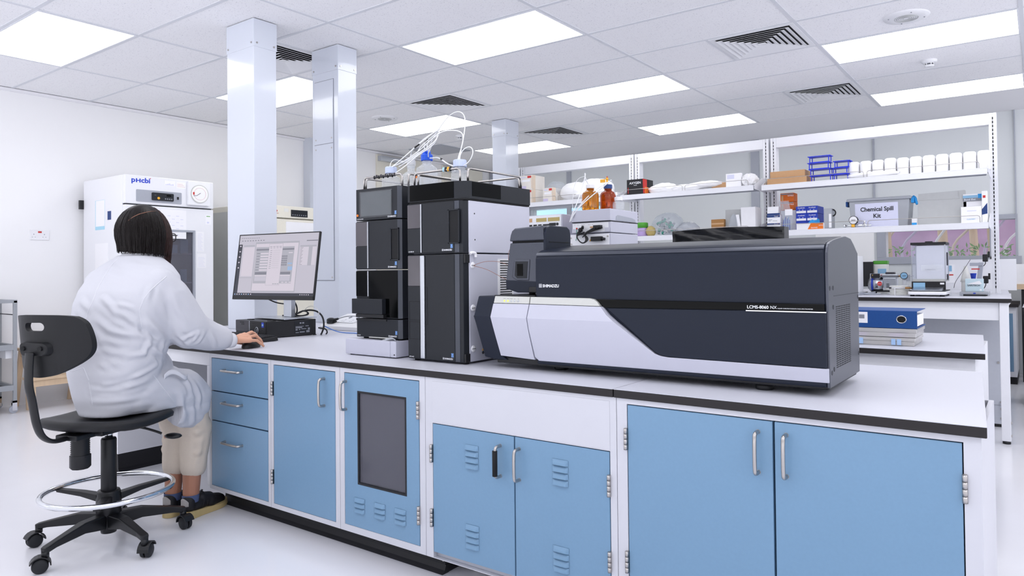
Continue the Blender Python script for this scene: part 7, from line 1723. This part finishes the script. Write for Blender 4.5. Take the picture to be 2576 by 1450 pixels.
# legs and feet
for s, (x, y), kx in ((1, HR, .10), (-1, HL, -.03)):
    caps(bm, (s * .05, .05, .62), (kx, .335, .54), .045, .028); caps(bm, (kx, .335, .54), (x, y + .005, .30), .028, .040); caps(bm, (x, y + .005, .30), (x, y - .01, .09), .045, .034); caps(bm, (x, y - .025, .055), (x + .012, y + .10, .05), .022, .018)
me = fuse(bm, .0026, 3)
me.materials.append(M['skin']); 
body = wear('body', me, ['skin', 'skin_leg'], P_)
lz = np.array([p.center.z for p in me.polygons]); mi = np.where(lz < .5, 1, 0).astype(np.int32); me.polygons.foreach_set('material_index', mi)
for s in (-1, 1):
    b = B(TP); b.sph((s * .030, .2745, 1.268), .0115, 12, mi=0); b.sph((s * .030, .2835, 1.268), .0045, 8, mi=1); b.build('eye', ['white_plastic', 'black'], parent=P_)
for ch, nm in ((FG, 'fingernail'),):
    for c in ch:
        p = V(c[-1][0]); d = (p - V(c[-2][0])).normalized(); u = V((0, 0, 1)); u = (u - d * u.dot(d)).normalized(); b = B(TP); s = d.cross(u); r = c[-1][1]
        q = p + u * r * .74 - d * .0035
        b.grid(lambda a, w: q + s * (a - .5) * r * 1.3 + d * (w - .5) * .0075 - u * (2 * (a - .5)) ** 2 * r * .35 + u * .0004, 6, 4); b.build(nm, 'skin', parent=P_, label='pale pink fingernail', solid=.0006)

# lab coat
bm = bmesh.new()
loft(bm, [(.530, .0, .105, .085, 0), (.56, .02, .134, .105, 0), (.60, .03, .152, .125, 0), (.655, .03, .166, .132, 0), (.705, .035, .176, .146, 0), (.78, .055, .186, .155, 0), (.86, .075, .198, .162, 0), (.94, .095, .208, .166, 0), (.98, .105, .212, .166, 0), (1.036, .120, .210, .152, 0), (1.097, .140, .195, .122, 0), (1.14, .150, .155, .098, 0), (1.165, .158, .112, .084, 0), (1.185, .165, .080, .074, 0)])
caps(bm, (.140, .120, 1.055), (.160, .150, 1.0), .078, .088); caps(bm, (.160, .150, 1.0), (.192, .20, .895), .090, .090); caps(bm, (.192, .20, .895), (.205, .225, .862), .090, .086); caps(bm, (.205, .225, .862), (.235, .310, .825), .082, .066); caps(bm, (.235, .310, .825), (.256, .355, .812), .066, .056); caps(bm, (.256, .355, .810), (.262, .382, .800), .052, .034)
caps(bm, (-.140, .12, 1.055), (-.18, .20, .95), .078, .082); caps(bm, (-.18, .20, .95), (-.21, .30, .862), .080, .076); caps(bm, (-.21, .30, .862), (-.15, .48, .805), .072, .055); caps(bm, (-.15, .48, .805), (-.138, .52, .795), .05, .036)
caps(bm, (.075, .08, .625), (.095, .31, .590), .100, .088); caps(bm, (.095, .31, .590), (.100, .365, .560), .088, .074); caps(bm, (-.07, .08, .625), (-.04, .33, .590), .098, .086); caps(bm, (-.04, .33, .590), (-.035, .375, .560), .086, .074); caps(bm, (0, .12, .66), (.02, .31, .62), .095, .070)
caps(bm, (0, .10, .72), (.02, .18, .68), .15, .11)
caps(bm, (.085, .04, .60), (.115, .22, .585), .080, .078); caps(bm, (.110, .10, .56), (.128, .27, .555), .060, .060); caps(bm, (-.08, .06, .59), (-.09, .25, .58), .075, .075)
# skirt of the coat hanging over the right thigh and knee
caps(bm, (.118, .24, .560), (.112, .375, .545), .070, .068); caps(bm, (.128, .235, .50), (.118, .37, .50), .050, .060); caps(bm, (.135, .235, .470), (.122, .350, .462), .032, .046); caps(bm, (.138, .250, .447), (.125, .335, .440), .020, .032)
coat = fuse(bm, .0055, 10, .5)
FOLDS = [([(0.019, -0.046, 1.009), (0.066, -0.056, 0.98), (0.103, -0.058, 0.937)], 0.01, 0.011),
 ([(0.083, -0.051, 0.985), (0.12, -0.042, 0.976), (0.151, -0.027, 0.962)], 0.006, 0.01),
 ([(0.098, -0.053, 0.963), (0.139, -0.042, 0.931), (0.17, -0.02, 0.892)], 0.008, 0.011),
 ([(-0.002, -0.073, 0.929), (0.075, -0.075, 0.885), (0.159, -0.036, 0.861)], 0.01, 0.014),
 ([(-0.007, -0.078, 0.905), (0.059, -0.085, 0.848), (0.124, -0.066, 0.826)], 0.009, 0.013),
 ([(0.024, -0.088, 0.848), (0.101, -0.082, 0.795)], 0.007, 0.012),
 ([(0.078, -0.078, 0.869), (0.145, -0.048, 0.864), (0.189, 0.016, 0.845)], 0.006, 0.01),
 ([(0.043, -0.094, 0.801), (0.131, -0.066, 0.789), (0.179, -0.001, 0.782)], 0.006, 0.011),
 ([(0.169, -0.018, 0.924), (0.181, -0.004, 0.891), (0.189, 0.015, 0.856)], 0.007, 0.01),
 ([(0.19, 0.022, 0.839), (0.179, -0.001, 0.782), (0.142, -0.058, 0.772)], 0.009, 0.01),
 ([(0.061, -0.1, 0.749), (0.092, -0.093, 0.736)], 0.006, 0.01),
 ([(0.104, -0.085, 0.756), (0.129, -0.072, 0.742)], 0.006, 0.01),
 ([(0.075, -0.095, 0.664), (0.167, -0.017, 0.697), (0.177, 0.064, 0.725)], 0.008, 0.009),
 ([(0.015, -0.099, 0.637), (0.15, -0.04, 0.657), (0.169, 0.037, 0.673)], 0.006, 0.01),
 ([(0.012, -0.102, 0.655), (0.123, -0.066, 0.642)], 0.005, 0.009),
 ([(0.023, -0.094, 0.599), (0.118, -0.06, 0.601), (0.166, 0.048, 0.611)], 0.004, 0.01),
 ([(0.157, 0.232, 0.661), (0.177, 0.25, 0.618), (0.185, 0.265, 0.563)], 0.008, 0.012),
 ([(0.175, 0.276, 0.625), (0.181, 0.312, 0.566), (0.177, 0.317, 0.505)], 0.007, 0.011),
 ([(0.177, 0.193, 0.598), (0.175, 0.211, 0.537), (0.165, 0.239, 0.461)], 0.008, 0.012),
 ([(0.173, 0.136, 0.596), (0.124, 0.215, 0.523)], 0.006, 0.011),
 ([(0.178, 0.273, 0.526), (0.153, 0.303, 0.43)], 0.006, 0.011),
 ([(0.222, 0.133, 0.846), (0.235, 0.158, 0.821), (0.236, 0.184, 0.796)], 0.008, 0.01),
 ([(0.228, 0.149, 0.828), (0.261, 0.166, 0.838), (0.281, 0.191, 0.853)], 0.008, 0.008),
 ([(0.252, 0.177, 0.811), (0.282, 0.197, 0.847)], 0.009, 0.008),
 ([(0.264, 0.203, 0.806), (0.286, 0.213, 0.851)], 0.007, 0.008),
 ([(0.289, 0.247, 0.843), (0.29, 0.272, 0.811), (0.265, 0.312, 0.765)], 0.006, 0.009),
 ([(0.188, 0.009, 0.911), (0.198, 0.049, 0.87), (0.19, 0.101, 0.826)], 0.006, 0.012),
 ([(0.18, -0.003, 0.934), (0.195, 0.037, 0.865)], 0.004, 0.012),
 ([(0.176, 0.037, 1.052), (0.18, 0.011, 0.998)], 0.006, 0.01),
 ([(0.222, 0.096, 1.034), (0.243, 0.117, 0.949), (0.263, 0.148, 0.902)], 0.004, 0.012),
 ([(0.205, 0.055, 0.985), (0.209, 0.111, 0.882)], 0.004, 0.014),
 ([(0.171, -0.014, 0.934), (0.179, -0.009, 0.88), (0.188, 0.017, 0.834)], -0.008, 0.01),
 ([(0.179, -0.009, 0.891), (0.194, 0.046, 0.843)], -0.009, 0.011),
 ([(0.191, 0.085, 0.822), (0.182, 0.092, 0.777)], 0.006, 0.01),
 ([(0.184, 0.006, 0.825), (0.186, 0.062, 0.78), (0.132, 0.167, 0.733)], 0.008, 0.01),
 ([(0.185, 0.055, 0.776), (0.174, 0.09, 0.732)], -0.006, 0.009),
 ([(-0.093, -0.04, 1.0), (-0.026, -0.066, 0.958)], 0.006, 0.012),
 ([(-0.098, -0.055, 0.957), (-0.029, -0.075, 0.916)], 0.005, 0.012),
 ([(-0.053, 0.053, 1.137), (0.063, 0.031, 1.108)], 0.003, 0.014),
 ([(0.036, 0.066, 1.153), (0.125, 0.072, 1.13)], 0.003, 0.014),
 ([(0.126, -0.055, 0.894), (0.171, -0.021, 0.87)], 0.005, 0.009),
 ([(0.081, -0.068, 0.916), (0.139, -0.048, 0.894)], 0.006, 0.01)]
folds(coat, FOLDS)
a, n_ = arr(coat), nor(coat)
a = arr(coat); a[:, 2] = np.where((a[:, 1] < .215) & (a[:, 2] < .531), .531, a[:, 2]); put(coat, a)
wear('lab_coat', coat, 'coat', P_)
b = B(TP); pts = [(.2665, .388, .7985), (.270, .402, .7975), (.2725, .416, .797)]; b.tube(pts, [.0355, .0345, .0335], 28); b.build('cuff', 'cuff', parent=P_)
b = B(TP); b.tube([(-.136, .53, .794), (-.131, .548, .789)], [.036, .034], 20); b.build('cuff', 'cuff', parent=P_)
# low collar with a pointed tip on the right
b = B(TP)
def colr(u, w):
    a_ = math.radians(-225 + 270 * u); return ((.082 - .014 * w) * math.cos(a_), .166 + .006 * w + (.078 - .010 * w) * math.sin(a_), 1.172 + .022 * w + .02 * w * max(0, math.sin(a_)))
b.grid(colr, 48, 5)
b.grid(lambda u, w: (.070 + .016 * (1 - w) - .01 * u, .190 + .034 * u * (1 - .7 * w), 1.172 + .042 * w), 6, 6); b.build('collar', 'cuff', parent=P_, solid=.0035)
b = B(TP)
b.grid(lambda u, w: (.165 + .035 * math.sin(3 * u) * u, .12 + .13 * u, .668 + .022 * (w - .5) * (1 - .2 * u) + .018 * math.sin(u * 5.5)), 16, 3); b.build('tie_belt', 'cuff', parent=P_, solid=.003)
b = B(TP)   # back seam and shoulder seam piping
SEAMS_ = [[(-0.029, 0.088, 1.178), (-0.031, 0.082, 1.171), (-0.032, 0.076, 1.164), (-0.034, 0.07, 1.158), (-0.036, 0.064, 1.151), (-0.035, 0.056, 1.144), (-0.035, 0.049, 1.137), (-0.035, 0.043, 1.13), (-0.037, 0.039, 1.122), (-0.038, 0.035, 1.115), (-0.038, 0.029, 1.107), (-0.036, 0.022, 1.1), (-0.036, 0.015, 1.093), (-0.034, 0.009, 1.084), (-0.033, 0.002, 1.076), (-0.032, -0.005, 1.068), (-0.031, -0.012, 1.06), (-0.029, -0.018, 1.052), (-0.028, -0.025, 1.044), (-0.026, -0.031, 1.036), (-0.025, -0.036, 1.027), (-0.024, -0.04, 1.019), (-0.024, -0.044, 1.011), (-0.024, -0.048, 1.003), (-0.024, -0.051, 0.995), (-0.026, -0.053, 0.989), (-0.026, -0.056, 0.983), (-0.025, -0.06, 0.977), (-0.025, -0.063, 0.971), (-0.026, -0.066, 0.965), (-0.028, -0.067, 0.958), (-0.031, -0.066, 0.953), (-0.034, -0.065, 0.947), (-0.036, -0.066, 0.942), (-0.035, -0.068, 0.937), (-0.035, -0.071, 0.932), (-0.035, -0.073, 0.926)],
 [(0.016, -0.106, 0.68), (0.015, -0.104, 0.672), (0.016, -0.103, 0.664), (0.017, -0.103, 0.656), (0.018, -0.102, 0.648), (0.018, -0.1, 0.639), (0.018, -0.099, 0.631), (0.017, -0.097, 0.624), (0.017, -0.095, 0.617), (0.018, -0.095, 0.609), (0.019, -0.095, 0.602), (0.018, -0.094, 0.595), (0.017, -0.091, 0.587)],
 [(0.201, 0.094, 1.093), (0.2, 0.086, 1.087), (0.198, 0.079, 1.081), (0.195, 0.072, 1.075), (0.192, 0.067, 1.069), (0.188, 0.061, 1.063), (0.186, 0.055, 1.057), (0.185, 0.05, 1.053), (0.184, 0.044, 1.048), (0.184, 0.037, 1.044), (0.184, 0.03, 1.039), (0.184, 0.024, 1.035), (0.182, 0.02, 1.031), (0.181, 0.017, 1.026), (0.179, 0.014, 1.022), (0.178, 0.012, 1.017), (0.176, 0.01, 1.013), (0.174, 0.007, 1.008), (0.173, 0.005, 1.004), (0.172, 0.002, 0.997), (0.171, -0.002, 0.99), (0.171, -0.005, 0.983), (0.17, -0.008, 0.976), (0.169, -0.011, 0.968), (0.167, -0.014, 0.961), (0.169, -0.014, 0.95), (0.169, -0.012, 0.938), (0.169, -0.01, 0.926), (0.171, -0.01, 0.914), (0.172, -0.01, 0.903), (0.17, -0.006, 0.891)],
 [(0.17, 0.057, 0.687), (0.165, 0.074, 0.673), (0.167, 0.083, 0.661), (0.17, 0.09, 0.648), (0.173, 0.098, 0.636), (0.175, 0.107, 0.623), (0.175, 0.119, 0.61), (0.177, 0.127, 0.598), (0.179, 0.137, 0.585), (0.176, 0.151, 0.571), (0.174, 0.165, 0.557), (0.171, 0.18, 0.543), (0.152, 0.215, 0.524)],
 [(-0.075, -0.101, 0.719), (-0.062, -0.103, 0.722), (-0.05, -0.105, 0.725), (-0.04, -0.106, 0.728), (-0.029, -0.106, 0.73), (-0.019, -0.106, 0.733), (-0.01, -0.106, 0.735), (-0.004, -0.108, 0.727), (0.002, -0.109, 0.719), (0.007, -0.11, 0.711), (0.011, -0.11, 0.703), (0.014, -0.109, 0.694), (0.017, -0.107, 0.686)]]
for q in SEAMS_:
    b = B(TP); b.tube(q, .0017, 6, smooth=2); b.build('coat_seam', 'cuff', parent=P_)
# trousers
bm = bmesh.new()
for (x, y), kx, k0 in ((HR, .100, .09), (HL, -.030, -.05)):
    caps(bm, (k0 * .8, .14, .60), (kx, .345, .535), .060, .068); caps(bm, (kx, .360, .53), (x + .0, y + .012, .40), .068, .067); caps(bm, (x, y + .028, .40), (x, y + .012, .29), .067, .062); caps(bm, (x, y + .012, .29), (x, y + .006, .222), .060, .056)
tr = fuse(bm, .006, 7)
a = arr(tr); a[:, 2] = np.maximum(a[:, 2], .188 + .02 * (a[:, 1] - .36)); put(tr, a)
folds(tr, [([(kx + .055, .30, z0), (kx + .03, .42, z0 - .02)], .004, .010) for kx in (.10,) for z0 in (.46, .43, .39, .345, .30)] + [([(-.06, .33, z0), (.04, .43, z0 + .01)], .0035, .010) for z0 in (.45, .40, .34, .30)] + [([(.165, .36, .36), (.15, .32, .22)], .004, .012), ([(.05, .31, .40), (.12, .29, .33)], .004, .012), ([(-.05, .31, .42), (.02, .30, .36)], .004, .012), ([(.03, .30, .30), (.14, .30, .25)], .003, .010)])
wear('trousers', tr, 'trousers', P_)
# shoes
for k, ((x, y), tx) in enumerate(((HR, .024), (HL, .016))):
    S = MX.Translation((x, y - .055, 0)) @ MX.Rotation(-tx / .22, 4, 'Z')
    TS_ = TP @ S
    sh = bpy.data.objects.new('shoe', None); COL.objects.link(sh); sh.parent = P_; ORG[sh.name] = ORG[P_.name]
    b = B(TS_); sole = [(0, -.008), (.026, .0), (.034, .03), (.032, .09), (.040, .15), (.042, .19), (.034, .225), (.012, .248), (-.012, .246), (-.034, .222), (-.041, .18), (-.036, .12), (-.031, .08), (-.033, .03), (-.025, .0)]
    sole = chaik(sole, 2)
    lo = [b.v((q[0], q[1], .001 + .012 * max(0, (q[1] - .17) / .07) ** 1.6)) for q in sole]; hi = [b.v((q[0] * .97, q[1] * .985 + .001, .036 - .014 * min(1, max(0, q[1] / .2)) + .010 * max(0, (q[1] - .17) / .07) ** 1.5)) for q in sole]
    b.f(lo, True); b.f(hi)
    for i in range(len(sole)): j = (i + 1) % len(sole); b.f([lo[i], lo[j], hi[j], hi[i]])
    b.build('sole', 'sole', parent=sh, smooth=40)
    bm = bmesh.new(); caps(bm, (0, .026, .055), (0, .03, .082), .031, .030); caps(bm, (0, .05, .05), (0, .12, .055), .030, .032); caps(bm, (0, .10, .068), (0, .14, .058), .029, .030); caps(bm, (-.006, .14, .046), (-.004, .20, .036), .033, .028); caps(bm, (.008, .14, .046), (.006, .205, .036), .030, .024)
    u = fuse(bm, .004, 5); a = arr(u); a[:, 2] = np.clip(a[:, 2], .022, .100); S3 = np.array(S); put(u, a @ S3[:3, :3].T + S3[:3, 3]); wear('upper', u, 'shoe', sh)
    b = B(TS_); b.grid(lambda u_, w: (.029 * math.sin((u_ - .5) * 1.7), .029 - .0335 * math.cos((u_ - .5) * 1.7), .060 + .036 * w - .018 * (abs(u_ - .5) * 2) ** 2 * w), 12, 4); b.build('heel_tab', 'heel_tab', parent=sh, solid=.003)
    b = B(TS_)
    for i in range(4): b.tube([(-.018, .105 + .017 * i, .090 - .007 * i), (0, .108 + .017 * i, .098 - .007 * i), (.018, .105 + .017 * i, .090 - .007 * i)], .0026, 6, smooth=1)
    b.tube([(.004, .10, .10), (.018, .092, .112), (.014, .082, .113), (.004, .098, .102)], .002, 6, smooth=2); b.build('laces', 'black', parent=sh)
    b = B(TS_)
    for i in range(4): b.tube([(.0335, .075 + .026 * i, .040), (.030, .088 + .022 * i, .062), (.018, .10 + .018 * i, .082 - .004 * i)], .0016, 6, smooth=1)
    b.build('side_stitching', 'black', parent=sh)
    b = B(TP); b.lathe([(.034, .070), (.0365, .09), (.036, .104)], (x, y - .012, 0), 24); b.build('sock', 'sock', parent=P_)
# hair: bob with layered strands
HC = V((0, .188, 1.27))
def hair_r(a_, v):
    # a_: angle from the front (0) round to the back (pi); v: 0 crown, 1 hem
    back = abs(a_) / PI
    z = 1.404 - .222 * v ** 1.05 - .012 * (1 - back) * v + .014 * back * v
    k = (1 - (1 - min(1, v * 1.28 + .015)) ** 2.3) ** .56
    q = min(1, max(0, (v - .45) / .55)); q = q * q * (3 - 2 * q); w = 1 - .12 * q * (.35 + .65 * back)
    return z, .106 * k * w, .117 * k * w * (1 - .05 * back)
def hp(a_, v, off=0.0):
    z, rx, ry = hair_r(a_, v); rip = 1 + .012 * math.sin(a_ * 37 + 3 * math.sin(a_ * 5)) * v + .008 * math.sin(a_ * 83) * v
    return (HC.x + (rx * rip + off) * math.sin(a_), HC.y + (ry * rip + off) * math.cos(a_) - .004, z)
hm = []
b = B(TP); A0 = 58
b.grid(lambda u, w: hp(math.radians(A0 + (360 - 2 * A0) * u), w * (1 - .02 * abs(math.sin(u * 90)))), 220, 30)
b.grid(lambda u, w: hp(math.radians(-A0 + 2 * A0 * u), w * (.40 + .08 * math.sin(u * 20))), 60, 14)
hair = b.build('hair', 'hair', parent=P_, solid=.006)
rnd = random.Random(5)
def strands(n, lo, hi, mats, vlo=.86, vhi=1.035, omax=.0035):
    b = B(TP)
    for i in range(n):
        a_ = math.radians(rnd.uniform(lo, hi)); v1 = rnd.uniform(vlo, vhi); v0 = rnd.uniform(.02, .5); o = rnd.uniform(.0005, omax); da = rnd.uniform(-.10, .10)
        pts = [hp(a_ + da * (q / 7) ** 2, v0 + (v1 - v0) * q / 7, o) for q in range(8)]
        b.tube(pts, [.0008 + .0016 * math.sin(PI * min(1, q / 7 * .8 + .2)) for q in range(8)], 4)
    return b
strands(430, 56, 304, 'hair').build('hair_strands', 'hair', parent=hair)
b = strands(150, 40, 80, 'hair', .9, 1.06, .006)
for i in range(46):
    a_ = math.radians(rnd.uniform(36, 76) * rnd.choice((1, 1, -1))); zt = rnd.uniform(1.148, 1.185); p0 = V(hp(a_, .55, .001)); p1 = V(hp(a_, .9, .002)); p2 = V((p1.x * .97, p1.y + rnd.uniform(-.004, .006), zt))
    b.tube([p0, (p0 + p1) / 2 + V((0, .001, 0)), p1, p2], [.003, .0034, .0028, .0006], 5, smooth=1)
b.build('hair_strands', 'hair_brown', parent=hair, label='brownish front strands of the hair')
# parting line
b = B(TP); b.tube([(.018, .0845, 1.3302), (.033, .0965, 1.3465), (.047, .1125, 1.3588), (.059, .1325, 1.3668), (.0665, .158, 1.3738), (.067, .188, 1.3778)], [.0004, .0009, .0011, .0011, .0009, .0004], 6); b.build('parting', 'skin_leg', parent=hair, label='pale parting line in the dark hair')
# glasses
g = bpy.data.objects.new('glasses', None); COL.objects.link(g); g.parent = P_; ORG[g.name] = ORG[P_.name]
b = B(TP)
for s in (-1, 1):
    b.tube([(s * (.036 + .027 * (abs(math.cos(q)) ** .6) * (1 if math.cos(q) > 0 else -1)), .318 - .010 * abs(s * (.036 + .027 * math.cos(q))) / .06, 1.268 + .018 * (abs(math.sin(q)) ** .6) * (1 if math.sin(q) > 0 else -1)) for q in np.radians(np.arange(0, 360, 15))], .0022, 6, closed=True)
    b.tube([(s * .066, .310, 1.276), (s * .078, .298, 1.276), (s * .081, .24, 1.275), (s * .080, .19, 1.272), (s * .077, .175, 1.258)], .0026, 6, smooth=1)
b.tube([(-.009, .318, 1.272), (0, .321, 1.275), (.009, .318, 1.272)], .002, 6); b.build('frame', 'black', parent=g)
for s in (-1, 1):
    b = B(TP); b.f([b.v((s * (.036 + .025 * math.cos(q)), .312, 1.268 + .016 * math.sin(q))) for q in np.radians(np.arange(0, 360, 20))]); b.build('lens', 'pane', parent=g, solid=.0015)
# ------------------------------------------------------------------ light, camera, view
w = bpy.data.worlds.new('World'); bpy.context.scene.world = w; w.use_nodes = True
nt = w.node_tree; bg = nt.nodes['Background']
tc = nt.nodes.new('ShaderNodeTexCoord'); sx = nt.nodes.new('ShaderNodeSeparateXYZ'); cr = nt.nodes.new('ShaderNodeValToRGB'); mr = nt.nodes.new('ShaderNodeMapRange')
nt.links.new(tc.outputs['Generated'], sx.inputs[0]); nt.links.new(sx.outputs['Z'], mr.inputs[0]); mr.inputs[1].default_value = -1; mr.inputs[2].default_value = 1
cr.color_ramp.elements[0].position = .44; cr.color_ramp.elements[0].color = (.95, .95, 1.0, 1)  # lower half brightened as added fill to lift the ceiling
cr.color_ramp.elements[1].position = .52; cr.color_ramp.elements[1].color = (.30, .305, .33, 1)
nt.links.new(mr.outputs[0], cr.inputs[0]); nt.links.new(cr.outputs[0], bg.inputs[0]); bg.inputs[1].default_value = 3.1
cam = bpy.data.cameras.new('Camera'); co = bpy.data.objects.new('Camera', cam); COL.objects.link(co)
F_PX, CX, CY, YAW, PITCH, ROLL = 1777.01148, 1345.90, 653.850, .620680595, .0159429003, .0101153729
def cam_axes(yaw, pitch, roll):
    cy_, sy_ = math.cos(yaw), math.sin(yaw); f = V((-sy_, cy_, 0)); r = V((cy_, sy_, 0)); d = V((0, 0, -1))
    cp, sp = math.cos(pitch), math.sin(pitch); f, d = f * cp - d * sp, d * cp + f * sp
    cr, sr = math.cos(roll), math.sin(roll); r, d = r * cr + d * sr, d * cr - r * sr
    return r, d, f
r, d, f = cam_axes(YAW, PITCH, ROLL)
co.matrix_world = MX((r, -d, -f)).transposed().to_4x4(); co.location = (0, 0, 1.10)
cam.sensor_width = 36; cam.lens = F_PX / 2576 * 36
cam.shift_x = -(CX - 1288) / 2576; cam.shift_y = (CY - 725) / 2576
cam.clip_start = .05; cam.clip_end = 60
sc = bpy.context.scene; sc.camera = co
sc.view_settings.view_transform = 'Standard'; sc.view_settings.look = 'None'; sc.view_settings.gamma = 1; sc.view_settings.use_curve_mapping = False
sc.view_settings.exposure = 0.0
